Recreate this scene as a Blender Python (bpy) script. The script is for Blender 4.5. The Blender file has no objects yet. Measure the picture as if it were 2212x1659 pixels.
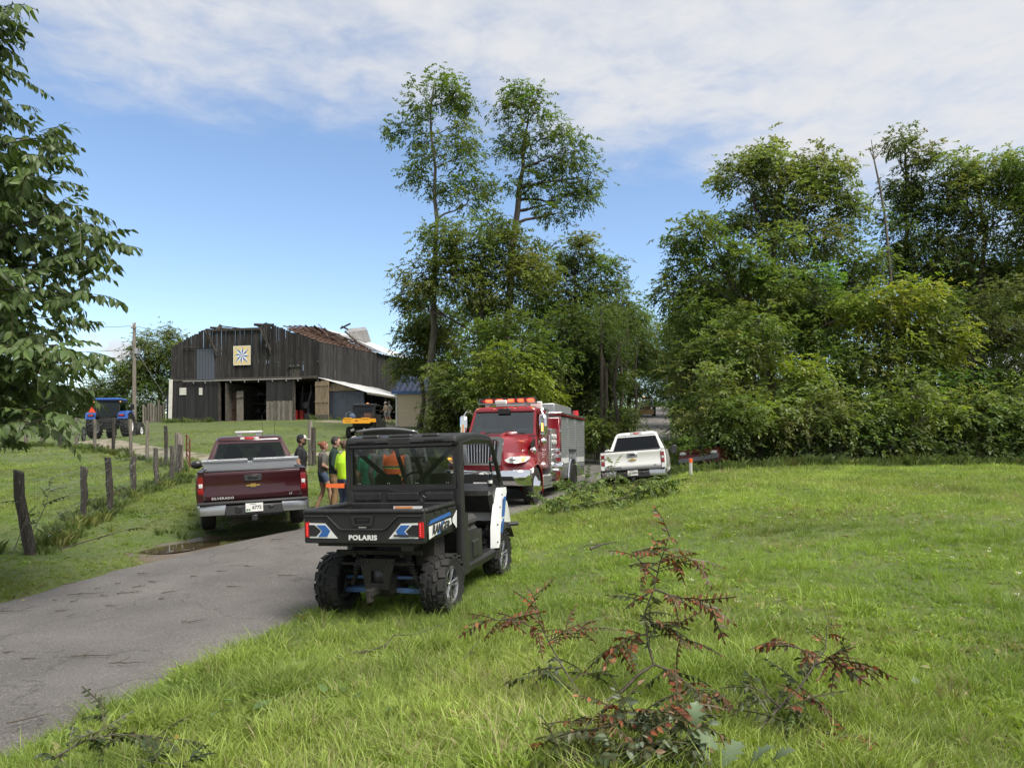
import bpy, bmesh, math, random
import numpy as np
from mathutils import Vector, Matrix, Euler
random.seed(7); RNG = np.random.default_rng(7)
R = math.radians; PI = math.pi
SC = bpy.context.scene; COL = SC.collection

# ------------------------------------------------------------------ camera
CZ = 1.9                                    # eye height above the low road edge
FW = 1534.0 / 2212.0                        # focal length over picture width
HOR, CX = 960.0, 1106.0                     # eye level and centre in a 2212-wide view
cam = bpy.data.cameras.new('camera'); cob = bpy.data.objects.new('camera', cam); COL.objects.link(cob)
cob.location = (0, 0, CZ); cob.rotation_euler = (R(90), 0, 0)
cam.sensor_width = 36; cam.lens = 36 * FW
cam.shift_y = (HOR - 829.5) / 2212.0
cam.clip_end = 3000; cam.clip_start = 0.05
SC.camera = cob

# ------------------------------------------------------------------ sky, sun, exposure
SUN_EL, SUN_AZ = 57, 135                    # azimuth clockwise from +Y (where the camera looks)
w = bpy.data.worlds.new('World'); SC.world = w; w.use_nodes = True
nt = w.node_tree; nt.nodes.clear()
def N(t, **k):
    n = nt.nodes.new(t)
    for a, b in k.items(): setattr(n, a, b)
    return n
def L(a, b): nt.links.new(a, b)
def mth(op, a, b=None, c=None, clamp=False):
    n = N('ShaderNodeMath', operation=op); n.use_clamp = clamp
    for i, v in enumerate((a, b, c)):
        if v is None: continue
        if isinstance(v, (int, float)): n.inputs[i].default_value = v
        else: L(v, n.inputs[i])
    return n.outputs[0]
def smooth(v, lo, hi):
    n = N('ShaderNodeMapRange', interpolation_type='SMOOTHSTEP'); L(v, n.inputs[0])
    n.inputs[1].default_value = lo; n.inputs[2].default_value = hi
    return n.outputs[0]
out = N('ShaderNodeOutputWorld'); bg = N('ShaderNodeBackground'); L(bg.outputs[0], out.inputs[0])
sky = N('ShaderNodeTexSky', sky_type='NISHITA'); sky.sun_disc = False
sky.sun_elevation = R(SUN_EL); sky.sun_rotation = R(SUN_AZ)
sky.air_density = 1.0; sky.dust_density = 0.35; sky.ozone_density = 2.2
tc = N('ShaderNodeTexCoord'); sp = N('ShaderNodeSeparateXYZ'); L(tc.outputs['Generated'], sp.inputs[0])
zc = mth('MAXIMUM', sp.outputs[2], 0.03)
u = mth('DIVIDE', sp.outputs[0], zc); v = mth('DIVIDE', sp.outputs[1], zc)
cb = N('ShaderNodeCombineXYZ'); L(u, cb.inputs[0]); L(v, cb.inputs[1])
def noise(scale, det, rough, vec=None, dist=0.0):
    n = N('ShaderNodeTexNoise'); n.inputs['Scale'].default_value = scale; n.inputs['Detail'].default_value = det
    n.inputs['Roughness'].default_value = rough; n.inputs['Distortion'].default_value = dist
    L(vec or cb.outputs[0], n.inputs['Vector']); return n.outputs[0]
n1 = noise(1.3, 5, .55); n2 = noise(6.0, 8, .62, dist=.5); n3 = noise(2.6, 6, .6)
edge = mth('ADD', mth('MULTIPLY', u, .42), 2.42)              # the rim of the cloud sheet overhead
m = mth('SUBTRACT', edge, v)
m = mth('ADD', m, mth('MULTIPLY', mth('SUBTRACT', n1, .5), 1.6))
m = mth('ADD', m, mth('MULTIPLY', mth('SUBTRACT', n2, .5), .55))
mask = smooth(m, -.25, .7)
thin = mth('ADD', mth('MULTIPLY', smooth(mth('ADD', mth('MULTIPLY', n3, .6), mth('MULTIPLY', n2, .4)), .32, .60), .36), .62)
mask = mth('MULTIPLY', mask, thin)
# low cumulus puffs near the horizon
n4 = noise(9.0, 7, .6, tc.outputs['Generated'])
puff = mth('MULTIPLY', smooth(n4, .56, .62), mth('MULTIPLY', smooth(sp.outputs[2], .05, .085), smooth(sp.outputs[2], .155, .11)))
mask = mth('MAXIMUM', mask, mth('MULTIPLY', puff, .95))
mx = N('ShaderNodeMix', data_type='RGBA'); L(mask, mx.inputs['Factor'])
L(sky.outputs[0], mx.inputs[6])
mx.inputs[7].default_value = (3.75, 3.8, 3.92, 1)
L(mx.outputs[2], bg.inputs[0]); bg.inputs[1].default_value = 0.106

sl = bpy.data.lights.new('sun', 'SUN'); sl.energy = 3.0; sl.angle = R(24); sl.color = (1, .94, .85)
so = bpy.data.objects.new('sun', sl); COL.objects.link(so)
sd = Vector((math.sin(R(SUN_AZ)) * math.cos(R(SUN_EL)), math.cos(R(SUN_AZ)) * math.cos(R(SUN_EL)), math.sin(R(SUN_EL))))
so.rotation_euler = sd.to_track_quat('Z', 'Y').to_euler(); so.location = sd * 50
SC.view_settings.view_transform = 'Standard'; SC.view_settings.look = 'None'
SC.view_settings.exposure = 1.0; SC.view_settings.gamma = 1
SC.cycles.max_bounces = 5; SC.cycles.transparent_max_bounces = 12; SC.cycles.use_denoising = True

def D(px, py, Y):
    "the point at depth Y that stands at (px, py) of a 2212-wide view"
    return Vector(((px - CX) / 1534 * Y, Y, CZ + (HOR - py) / 1534 * Y))

# ------------------------------------------------------------------ mesh helpers
class MB:
    def __init__(s): s.v = []; s.f = []; s.m = []; s.mi = 0
    def add(s, vs, fs):
        o = len(s.v); s.v += [tuple(p) for p in vs]
        for f in fs: s.f.append(tuple(i + o for i in f)); s.m.append(s.mi)
        return s
    def box(s, c, sz, rot=None, bev=0.0, taper=(1, 1)):
        hx, hy, hz = sz[0] / 2, sz[1] / 2, sz[2] / 2
        M = Euler(rot).to_matrix() if rot else None
        c = Vector(c); b = min(bev, hx * .9, hy * .9, hz * .9); vs = []
        def put(x, y, z):
            t = (z + hz) / (2 * hz)
            p = Vector((x * (1 + (taper[0] - 1) * t), y * (1 + (taper[1] - 1) * t), z))
            vs.append(c + (M @ p if M else p))
        if b <= 0:
            for z in (-hz, hz):
                for x, y in ((-hx, -hy), (hx, -hy), (hx, hy), (-hx, hy)): put(x, y, z)
            return s.add(vs, [(3, 2, 1, 0), (4, 5, 6, 7), (0, 1, 5, 4), (1, 2, 6, 5), (2, 3, 7, 6), (3, 0, 4, 7)])
        ring = [(-hx, -hy + b), (-hx + b, -hy), (hx - b, -hy), (hx, -hy + b), (hx, hy - b), (hx - b, hy), (-hx + b, hy), (-hx, hy - b)]
        for z, k in ((-hz, 1), (-hz + b, 0), (hz - b, 0), (hz, 1)):
            for x, y in ring:
                if k:
                    x = max(-hx + b, min(hx - b, x)); y = max(-hy + b, min(hy - b, y))
                put(x, y, z)
        fs = [tuple(range(7, -1, -1)), tuple(range(24, 32))]
        for l in range(3):
            for i in range(8): fs.append((l * 8 + i, l * 8 + (i + 1) % 8, l * 8 + 8 + (i + 1) % 8, l * 8 + 8 + i))
        return s.add(vs, fs)
    def prism(s, poly, ax, a, b):
        n = len(poly); vs = []
        for t in (a, b):
            for p, q in poly: vs.append({'x': (t, p, q), 'y': (p, t, q), 'z': (p, q, t)}[ax])
        fs = [tuple(range(n - 1, -1, -1)), tuple(range(n, 2 * n))]
        for i in range(n): fs.append((i, (i + 1) % n, n + (i + 1) % n, n + i))
        return s.add(vs, fs)
    def loft(s, rings, cap=True, closed=True):
        n = len(rings[0]); vs = [p for r in rings for p in r]; fs = []
        for k in range(len(rings) - 1):
            for i in range(n if closed else n - 1):
                j = (i + 1) % n; fs.append((k * n + i, k * n + j, (k + 1) * n + j, (k + 1) * n + i))
        if cap and closed:
            fs.append(tuple(range(n - 1, -1, -1))); fs.append(tuple((len(rings) - 1) * n + i for i in range(n)))
        return s.add(vs, fs)
    def tube(s, pts, r, n=8, cap=True):
        pts = [Vector(p) for p in pts]; k = len(pts)
        rs = r if isinstance(r, (list, tuple)) else [r] * k
        rings = []; up = Vector((0, 0, 1)); ref = None
        for i in range(k):
            t = (pts[min(i + 1, k - 1)] - pts[max(i - 1, 0)])
            t = t.normalized() if t.length > 1e-9 else up
            if ref is None:
                ref = t.cross(up if abs(t.z) < .9 else Vector((1, 0, 0))).normalized()
            ref = (ref - t * ref.dot(t)); ref = ref.normalized() if ref.length > 1e-6 else t.orthogonal().normalized()
            o = t.cross(ref)
            rings.append([pts[i] + (ref * math.cos(2 * PI * j / n) + o * math.sin(2 * PI * j / n)) * rs[i] for j in range(n)])
        return s.loft(rings, cap)
    def lathe(s, prof, c, ax='x', n=24, cap=False):
        c = Vector(c); rings = []
        for r, h in prof:
            ring = []
            for j in range(n):
                a = 2 * PI * j / n; p, q = r * math.cos(a), r * math.sin(a)
                ring.append(c + Vector({'x': (h, p, q), 'y': (p, h, q), 'z': (p, q, h)}[ax]))
            rings.append(ring)
        return s.loft(rings, cap)
    def ball(s, c, r, n=12, rot=None):
        rx, ry, rz = r if isinstance(r, (tuple, list)) else (r, r, r)
        c = Vector(c); M = Euler(rot).to_matrix() if rot else Matrix.Identity(3); h = max(4, n // 2); vs = []; fs = []
        for i in range(1, h):
            a = PI * i / h
            for j in range(n):
                b = 2 * PI * j / n
                vs.append(c + M @ Vector((rx * math.sin(a) * math.cos(b), ry * math.sin(a) * math.sin(b), rz * math.cos(a))))
        t, o = len(vs), len(vs) + 1
        vs += [c + M @ Vector((0, 0, rz)), c + M @ Vector((0, 0, -rz))]
        for i in range(h - 2):
            for j in range(n):
                k = (j + 1) % n; fs.append((i * n + j, (i + 1) * n + j, (i + 1) * n + k, i * n + k))
        for j in range(n):
            k = (j + 1) % n; fs.append((t, j, k)); fs.append((o, (h - 2) * n + k, (h - 2) * n + j))
        return s.add(vs, fs)
    def quad(s, *p): return s.add(p, [tuple(range(len(p)))])
    def frame(s, outer, inner, d):
        "a flat frame between two polygons of equal count, with thickness vector d"
        d = Vector(d); n = len(outer); O = [Vector(p) for p in outer]; I = [Vector(p) for p in inner]
        vs = O + I + [p + d for p in O] + [p + d for p in I]; fs = []
        for i in range(n):
            j = (i + 1) % n
            fs += [(i, j, n + j, n + i), (2 * n + i, 3 * n + i, 3 * n + j, 2 * n + j), (i, 2 * n + i, 2 * n + j, j), (n + i, n + j, 3 * n + j, 3 * n + i)]
        return s.add(vs, fs)
    def slab(s, poly, d):
        d = Vector(d); n = len(poly); P = [Vector(p) for p in poly]
        vs = P + [p + d for p in P]
        fs = [tuple(range(n - 1, -1, -1)), tuple(range(n, 2 * n))] + [(i, (i + 1) % n, n + (i + 1) % n, n + i) for i in range(n)]
        return s.add(vs, fs)
    def mesh(s, name, mats, smooth=None):
        me = bpy.data.meshes.new(name); me.from_pydata(s.v, [], s.f)
        for mt in (mats if isinstance(mats, (list, tuple)) else [mats]): me.materials.append(M_(mt))
        if any(s.m): me.polygons.foreach_set('material_index', s.m)
        bm = bmesh.new(); bm.from_mesh(me); bmesh.ops.recalc_face_normals(bm, faces=bm.faces); bm.to_mesh(me); bm.free()
        if smooth:
            me.polygons.foreach_set('use_smooth', [True] * len(me.polygons)); me.set_sharp_from_angle(angle=R(smooth))
        me.update(); return me
    def build(s, name, mats, parent=None, loc=None, rot=None, smooth=35):
        return link(name, s.mesh(name, mats, smooth), parent, loc, rot)

def link(name, me, parent=None, loc=None, rot=None, scale=None):
    o = bpy.data.objects.new(name, me); COL.objects.link(o); o.parent = parent
    if loc is not None: o.location = loc
    if rot is not None: o.rotation_euler = rot
    if scale is not None: o.scale = scale
    return o
def tag(o, label, cat, group=None):
    o['label'] = label; o['category'] = cat
    if group: o['group'] = group
    return o
def thing(name, label, cat, loc=(0, 0, 0), rot=(0, 0, 0), group=None):
    o = link(name, None, None, loc, rot); o.empty_display_size = .2
    return tag(o, label, cat, group)
def kind(o, k): o['kind'] = k; return o
def text(name, body, size, mat, parent, loc, rot, depth=.002, bold=0.0, sx=1.0, shear=0.0, spacing=1.0):
    c = bpy.data.curves.new(name, 'FONT'); c.body = body; c.size = size; c.extrude = depth; c.offset = bold * size
    c.align_x = 'CENTER'; c.align_y = 'CENTER'; c.shear = shear; c.resolution_u = 3; c.space_character = spacing
    o = bpy.data.objects.new(name, c); me = bpy.data.meshes.new_from_object(o)
    bpy.data.objects.remove(o); bpy.data.curves.remove(c)
    me.materials.clear(); me.materials.append(M_(mat)); me.name = name
    return link(name, me, parent, loc, rot, (sx, 1, 1))

# ------------------------------------------------------------------ materials
MATS = {}
def M_(m): return MATS[m] if isinstance(m, str) else m
def rgb(h):
    "sRGB hex to linear"
    h = h.lstrip('#'); c = [int(h[i:i + 2], 16) / 255 for i in (0, 2, 4)]
    return tuple(x / 12.92 if x <= .04045 else ((x + .055) / 1.055) ** 2.4 for x in c)
def mat(name, col, rough=.6, metal=0.0, col2=None, scale=4.0, lo=.35, hi=.65, bump=0.0, bscale=30.0, coat=0.0, rnd=0.0, space='Object',
        stretch=(1, 1, 1), spec=.5, emit=None, estr=0.0, det=6, rough2=None, dirt=None, dscale=3.0, dlo=.5, dhi=.7):
    m = bpy.data.materials.new(name); m.use_nodes = True; t = m.node_tree; n = t.nodes; l = t.links
    b = n['Principled BSDF']; MATS[name] = m
    b.inputs['Roughness'].default_value = rough; b.inputs['Metallic'].default_value = metal
    b.inputs['Specular IOR Level'].default_value = spec
    if coat: b.inputs['Coat Weight'].default_value = coat; b.inputs['Coat Roughness'].default_value = .04
    if emit: b.inputs['Emission Color'].default_value = (*emit, 1); b.inputs['Emission Strength'].default_value = estr
    if space == 'World':
        g = n.new('ShaderNodeNewGeometry').outputs['Position']
    else: g = n.new('ShaderNodeTexCoord').outputs['Object']
    mp = n.new('ShaderNodeMapping'); l.new(g, mp.inputs[0]); mp.inputs['Scale'].default_value = stretch
    def nz(s, d=det):
        x = n.new('ShaderNodeTexNoise'); x.inputs['Scale'].default_value = s; x.inputs['Detail'].default_value = d
        x.inputs['Roughness'].default_value = .6; l.new(mp.outputs[0], x.inputs['Vector']); return x.outputs[0]
    def mr(v, a, z, p=0.0, q=1.0):
        x = n.new('ShaderNodeMapRange'); l.new(v, x.inputs[0])
        for i, k in enumerate((a, z, p, q)): x.inputs[i + 1].default_value = k
        return x.outputs[0]
    def mixc(f, a, z):
        x = n.new('ShaderNodeMix'); x.data_type = 'RGBA'; l.new(f, x.inputs[0])
        for i, k in ((6, a), (7, z)):
            if isinstance(k, tuple): x.inputs[i].default_value = (*k, 1)
            else: l.new(k, x.inputs[i])
        return x.outputs[2]
    c = None
    if col2 is not None:
        f = mr(nz(scale), lo, hi); c = mixc(f, tuple(col), tuple(col2))
        if rough2 is not None: l.new(mr(f, 0, 1, rough, rough2), b.inputs['Roughness'])
    if dirt is not None:
        f = mr(nz(dscale, 8), dlo, dhi); c = mixc(f, c if c is not None else tuple(col), tuple(dirt))
    if rnd:
        oi = n.new('ShaderNodeObjectInfo'); h = n.new('ShaderNodeHueSaturation')
        if c is not None: l.new(c, h.inputs['Color'])
        else: h.inputs['Color'].default_value = (*col, 1)
        l.new(mr(oi.outputs['Random'], 0, 1, 1 - rnd, 1 + rnd), h.inputs['Value']); c = h.outputs[0]
    if c is not None: l.new(c, b.inputs['Base Color'])
    else: b.inputs['Base Color'].default_value = (*col, 1)
    if bump:
        bp = n.new('ShaderNodeBump'); bp.inputs['Strength'].default_value = bump; bp.inputs['Distance'].default_value = .02
        l.new(nz(bscale, 4), bp.inputs['Height']); l.new(bp.outputs[0], b.inputs['Normal'])
    return m
def glass(name, tint=(.75, .8, .8), alpha=.5, rough=.03, refl=.035):
    "thin window glass: tinted see-through with a sharp sheen"
    m = bpy.data.materials.new(name); m.use_nodes = True; t = m.node_tree; n = t.nodes; l = t.links; n.clear(); MATS[name] = m
    o = n.new('ShaderNodeOutputMaterial'); tr = n.new('ShaderNodeBsdfTransparent'); tr.inputs[0].default_value = (*[c * alpha for c in tint], 1)
    gl = n.new('ShaderNodeBsdfGlossy'); gl.inputs['Roughness'].default_value = rough; gl.inputs[0].default_value = (.9, .95, 1, 1)
    lw = n.new('ShaderNodeLayerWeight'); pw_ = n.new('ShaderNodeMath'); pw_.operation = 'POWER'; l.new(lw.outputs['Facing'], pw_.inputs[0]); pw_.inputs[1].default_value = 4.0
    fr = n.new('ShaderNodeMath'); fr.operation = 'MULTIPLY_ADD'; l.new(pw_.outputs[0], fr.inputs[0]); fr.inputs[1].default_value = .85; fr.inputs[2].default_value = refl
    mx = n.new('ShaderNodeMixShader'); l.new(fr.outputs[0], mx.inputs[0]); l.new(tr.outputs[0], mx.inputs[1]); l.new(gl.outputs[0], mx.inputs[2])
    l.new(mx.outputs[0], o.inputs[0]); return m
def leafmat(name, attr='col', atype='GEOMETRY', trans=.35, rough=.45, rnd=0):
    m = bpy.data.materials.new(name); m.use_nodes = True; t = m.node_tree; n = t.nodes; l = t.links; MATS[name] = m
    b = n['Principled BSDF']; o = n['Material Output']
    b.inputs['Roughness'].default_value = rough; b.inputs['Specular IOR Level'].default_value = .35
    a = n.new('ShaderNodeAttribute'); a.attribute_name = attr; a.attribute_type = atype
    c = a.outputs['Color']
    if rnd:
        oi = n.new('ShaderNodeObjectInfo'); h = n.new('ShaderNodeHueSaturation'); l.new(c, h.inputs['Color'])
        r = n.new('ShaderNodeMapRange'); l.new(oi.outputs['Random'], r.inputs[0]); r.inputs[3].default_value = 1 - rnd; r.inputs[4].default_value = 1 + rnd
        l.new(r.outputs[0], h.inputs['Value']); c = h.outputs[0]
    l.new(c, b.inputs['Base Color'])
    tl = n.new('ShaderNodeBsdfTranslucent')
    g = n.new('ShaderNodeMix'); g.data_type = 'RGBA'; g.blend_type = 'MULTIPLY'; g.inputs[0].default_value = 1
    l.new(c, g.inputs[6]); g.inputs[7].default_value = (1.25, 1.3, .5, 1); l.new(g.outputs[2], tl.inputs[0])
    mx = n.new('ShaderNodeMixShader'); mx.inputs[0].default_value = trans
    l.new(b.outputs[0], mx.inputs[1]); l.new(tl.outputs[0], mx.inputs[2]); l.new(mx.outputs[0], o.inputs[0])
    return m

mat('asphalt', (.095, .087, .080), .82, col2=(.13, .121, .112), scale=.55, bump=.9, bscale=70, space='World', dirt=(.26, .245, .23), dscale=48, dlo=.54, dhi=.74)
def _grain():
    t = MATS['asphalt'].node_tree; n = t.nodes; l = t.links; b = n['Principled BSDF']; src = b.inputs['Base Color'].links[0].from_socket; g = n.new('ShaderNodeNewGeometry').outputs['Position']
    def nz(sc, lo, hi, a, z, det=2):
        x = n.new('ShaderNodeTexNoise'); x.inputs['Scale'].default_value = sc; x.inputs['Detail'].default_value = det; l.new(g, x.inputs['Vector']); r = n.new('ShaderNodeMapRange'); l.new(x.outputs[0], r.inputs[0])
        for i, v in enumerate((lo, hi, a, z)): r.inputs[i + 1].default_value = v
        return r.outputs[0]
    vo = n.new('ShaderNodeTexVoronoi'); vo.feature = 'DISTANCE_TO_EDGE'; vo.inputs['Scale'].default_value = .55; vo.inputs['Randomness'].default_value = 1
    dn = n.new('ShaderNodeTexNoise'); dn.inputs['Scale'].default_value = 2.2; dn.inputs['Detail'].default_value = 5; l.new(g, dn.inputs['Vector']); va = n.new('ShaderNodeVectorMath'); va.operation = 'ADD'; l.new(g, va.inputs[0]); l.new(dn.outputs['Color'], va.inputs[1]); l.new(va.outputs[0], vo.inputs['Vector'])
    cr = n.new('ShaderNodeMapRange'); l.new(vo.outputs['Distance'], cr.inputs[0]); cr.inputs[1].default_value = 0; cr.inputs[2].default_value = .012; cr.inputs[3].default_value = .62; cr.inputs[4].default_value = 1
    f = nz(120, .3, .7, .55, 1.45)
    for o in (nz(.9, .35, .65, .86, 1.12, 6), cr.outputs[0]):
        m = n.new('ShaderNodeMath'); m.operation = 'MULTIPLY'; l.new(f, m.inputs[0]); l.new(o, m.inputs[1]); f = m.outputs[0]
    mx = n.new('ShaderNodeVectorMath'); mx.operation = 'SCALE'; l.new(src, mx.inputs[0]); l.new(f, mx.inputs['Scale']); l.new(mx.outputs[0], b.inputs['Base Color'])
_grain()
mat('ground', (.055, .085, .020), .95, col2=(.09, .11, .03), scale=.7, bump=.6, bscale=14, space='World', dirt=(.085, .075, .038), dscale=1.6, dlo=.60, dhi=.75)
mat('gravel', (.27, .235, .185), .95, col2=(.19, .165, .12), scale=6, bump=.6, bscale=25, space='World', dirt=(.09, .095, .04), dscale=.9, dlo=.48, dhi=.62)
mat('mud', (.13, .10, .065), .5, col2=(.075, .058, .036), scale=2.5, bump=.4, bscale=20, space='World')
mat('water', (.055, .040, .022), .02, spec=.6)
mat('bark', (.085, .07, .055), .95, col2=(.04, .034, .028), scale=6, stretch=(1, 1, .25), bump=.8, bscale=18)
mat('bark_pale', (.16, .145, .12), .95, col2=(.085, .075, .06), scale=7, stretch=(1, 1, .25), bump=.8, bscale=18)
leafmat('leaf', trans=.45)
leafmat('leaf_big', trans=.3, rnd=.18)
leafmat('blade', 'gcol', 'INSTANCER', trans=.35, rough=.5)
# ------------------------------------------------------------------ terrain
CP = np.array([
 (-3.2,4.4,-1.95),(-6.4,8.9,-1.95),(-2.3,8.3,-1.92),(-5.8,12.1,-1.88),(-4.5,15,-1.68),(.5,18.2,-1.62),(2.4,23.5,-1.46),(-1,19.2,-1.62),(-2,23.5,-1.45),
 (0,0,-1.65),(0,3.5,-1.65),(2,3.5,-1.6),(-1.5,3,-1.75),(-4,0,-2.0),(-7,0,-2.1),
 (-1.95,8.15,-1.91),(-.7,7.8,-1.85),(-.1,9.8,-1.82),(-1.35,10.15,-1.88),
 (2,8,-1.52),(1,12,-1.62),(8,20,-1.0),(10,25,-.85),(18,25,-.83),(18,15,-.9),(8,10,-1.15),(12,3,-1.0),(6,3,-1.4),
 (12,31,-1.0),(20,32,-1.0),(30,30,-.9),(7,29,-1.15),(4,12,-1.32),
 (2.9,23,-1.5),(4.8,22.7,-1.34),(4.2,26.5,-1.45),(5.9,26.2,-1.25),(4.3,19,-1.05),(3,18,-1.25),(2,18,-1.48),(5.5,21.5,-1.06),(4,15,-1.17),(6.04,24,-1.04),
 (-7.9,11.8,-1.8),(-9.4,15.7,-1.69),(-9.7,17.5,-1.58),(-11,21.5,-1.4),(-13.1,28,-1.15),(-7.9,28,-.82),(-5.6,28,-.85),(-15,20,-1.5),(-20,25,-1.2),
 (-14,12,-1.9),(-22,37,-.2),(-28,43,-.1),(-35,40,-.3),(-30,25,-1.2),(-24,42,.35),(-8.5,40,.38),(-13,36,-.1),(-16,60,2.1),(-30.5,63.5,1.98),
 (-12,58.5,2.0),(-20,55,1.5),(-30,55,1.0),(-24,49,.8),(-10,50,1.3),(-5.8,50,1.3),(-16,75,2.9),(-28,78,2.6),(-40,70,2.0),(-50,50,.7),(-60,75,2.3),(-80,100,4.0),(-45,100,3.6),
 (-6,14.9,-1.76),(-4.35,14.3,-1.65),(-7.2,18,-1.62),(-5.5,18.3,-1.57),(-4.9,18.5,-1.58),
 (3.3,35,-1.15),(7.7,50,-.55),(13.8,70,.6),(16.2,80,1.8),(19.7,98,4.1),(24,115,6),(30,140,6.2),
 (0,35,-1.0),(3,50,-.3),(8,70,.8),(10,98,4.2),(9,35,-1.1),(14,50,-.5),(20,70,.8),(28,98,4.2),
 (-150,150,6),(0,200,9),(150,150,6),(100,50,1),(60,20,0),(60,-30,-1),(-60,-30,-3),(0,-30,-1.8),(-60,20,-2),(-100,60,1.8),
 (0,400,12),(-300,400,14),(300,400,12),(300,0,3),(-300,0,-1),(20,-30,-1)], float)
def _phi(d2): return .5 * d2 * np.log(d2 + 1e-9)
def _fit():
    P = CP[:, :2] / 10; n = len(P); d2 = ((P[:, None] - P[None]) ** 2).sum(-1)
    A = np.zeros((n + 3, n + 3)); A[:n, :n] = _phi(d2) + np.eye(n) * .02
    Q = np.c_[np.ones(n), P]; A[:n, n:] = Q; A[n:, :n] = Q.T
    return np.linalg.solve(A, np.r_[CP[:, 2], 0, 0, 0]), P
_W, _P = _fit()
def gzs(x, y):
    x = np.asarray(x, float) / 10; y = np.asarray(y, float) / 10; s = x.shape; x = x.ravel(); y = y.ravel(); o = np.empty(len(x))
    for i in range(0, len(x), 20000):
        a, b = x[i:i + 20000], y[i:i + 20000]
        d2 = (a[:, None] - _P[None, :, 0]) ** 2 + (b[:, None] - _P[None, :, 1]) ** 2
        o[i:i + 20000] = _phi(d2) @ _W[:-3] + _W[-3] + _W[-2] * a + _W[-1] * b
    o = o.reshape(s); w = np.exp(-(pud_d(x * 10, y * 10) / .58) ** 2).reshape(s)
    return o * (1 - w) + (-1.945) * w + CZ
PUD = [(-6.1, 12.65), (-5.85, 13.3), (-5.4, 14.0), (-5.0, 14.6)]
def pud_d(x, y):
    d = np.full(np.shape(x), 1e9)
    for (a, b), (c, e) in zip(PUD[:-1], PUD[1:]):
        vx, vy = c - a, e - b; t = np.clip(((x - a) * vx + (y - b) * vy) / (vx * vx + vy * vy), 0, 1)
        d = np.minimum(d, np.hypot(x - a - t * vx, y - b - t * vy))
    return d
def gz(x, y): return float(gzs([x], [y])[0])
def G(x, y, dz=0.0): return Vector((x, y, gz(x, y) + dz))

RR = np.array([(-8,-14),(-6,-7),(-4.3,0),(-3.2,4.4),(-2.35,8.3),(-1.0,13),(.6,18.2),(2.3,23.5),(5.3,35),(9.7,50),(15.8,70),(21.6,98),(26,115),(34,140)], float)
RL = np.array([(-13.5,-14),(-10.8,-7),(-8.6,0),(-7.4,4.4),(-6.5,8.6),(-5.85,12),(-4.55,15),(-3.5,18.2),(-2.0,23.5),(1.2,35),(5.6,50),(11.8,70),(17.8,98),(22,115),(30,140)], float)
def _sm(P, ys):
    x = np.interp(ys, P[:, 1], P[:, 0])
    k = np.array([1, 2, 3, 4, 3, 2, 1.]); k /= k.sum()
    return np.convolve(np.pad(x, 3, mode='edge'), k, 'valid')
_ys = np.concatenate([np.arange(-14, 30, .35), np.arange(30, 141, 1.5)])
_xr, _xl = _sm(RR, _ys), _sm(RL, _ys)
def road_r(y): return np.interp(y, _ys, _xr)
def road_l(y): return np.interp(y, _ys, _xl)
def road_d(x, y):
    "signed distance outside the road (negative on it)"
    y = np.clip(y, -14, 140); return np.maximum(x - road_r(y), road_l(y) - x) * .955
LANE = [(-26, 43), (-21, 38), (-16.5, 34), (-12, 31.5), (-9.5, 30.5), (-8.2, 26), (-7.2, 21), (-5.7, 17.5)]
LANE2 = [(-12, 31.5), (-8, 33.5), (-5, 36.5), (-6, 44), (-10, 52), (-16, 58)]
def lane_d(x, y):
    d = np.full(np.shape(x), 1e9)
    for PL, hw in ((LANE, .75), (LANE2, .6)):
        for (a, b), (c, e) in zip(PL[:-1], PL[1:]):
            vx, vy = c - a, e - b; t = np.clip(((x - a) * vx + (y - b) * vy) / (vx * vx + vy * vy), 0, 1)
            d = np.minimum(d, np.hypot(x - a - t * vx, y - b - t * vy) - hw)
    return d
def grid_obj(name, X, Y, Z, mt):
    ny, nx = X.shape; me = bpy.data.meshes.new(name)
    vs = np.stack([X, Y, Z], -1).reshape(-1, 3); i = np.arange((ny - 1) * nx).reshape(ny - 1, nx)[:, :-1].ravel()
    fs = np.stack([i, i + 1, i + nx + 1, i + nx], 1)
    me.vertices.add(len(vs)); me.vertices.foreach_set('co', vs.ravel()); me.loops.add(fs.size); me.polygons.add(len(fs))
    me.loops.foreach_set('vertex_index', fs.ravel()); me.polygons.foreach_set('loop_start', np.arange(0, fs.size, 4)); me.polygons.foreach_set('loop_total', np.full(len(fs), 4))
    me.polygons.foreach_set('use_smooth', np.ones(len(fs), bool)); me.update(); me.validate(); me.materials.append(M_(mt))
    return kind(link(name, me), 'structure')
gx = np.concatenate([np.linspace(-400, -60, 30)[:-1], np.arange(-60, -14, 1.2), np.arange(-14, 14, .28), np.arange(14, 45, .9), np.linspace(45, 400, 30)])
gy = np.concatenate([np.linspace(-60, -14, 14)[:-1], np.arange(-14, 30, .28), np.arange(30, 90, 1.2), np.linspace(90, 500, 40)])
GX, GY = np.meshgrid(gx, gy)
def land(x, y):
    z = gzs(x, y); d = road_d(x, y)
    z = z + .035 * np.sin(x * 1.7 + np.cos(y * .9) * 2) * np.sin(y * 1.3 + x * .4) * np.clip(d, 0, 1)
    return z - .07 * np.clip(1 - d / .18, 0, 1) * ((y > -14) & (y < 140)) - .05 * np.clip(-lane_d(x, y) / .3, 0, 1)
GZ = land(GX, GY)
ground = grid_obj('ground', GX, GY, GZ, 'ground')
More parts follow.
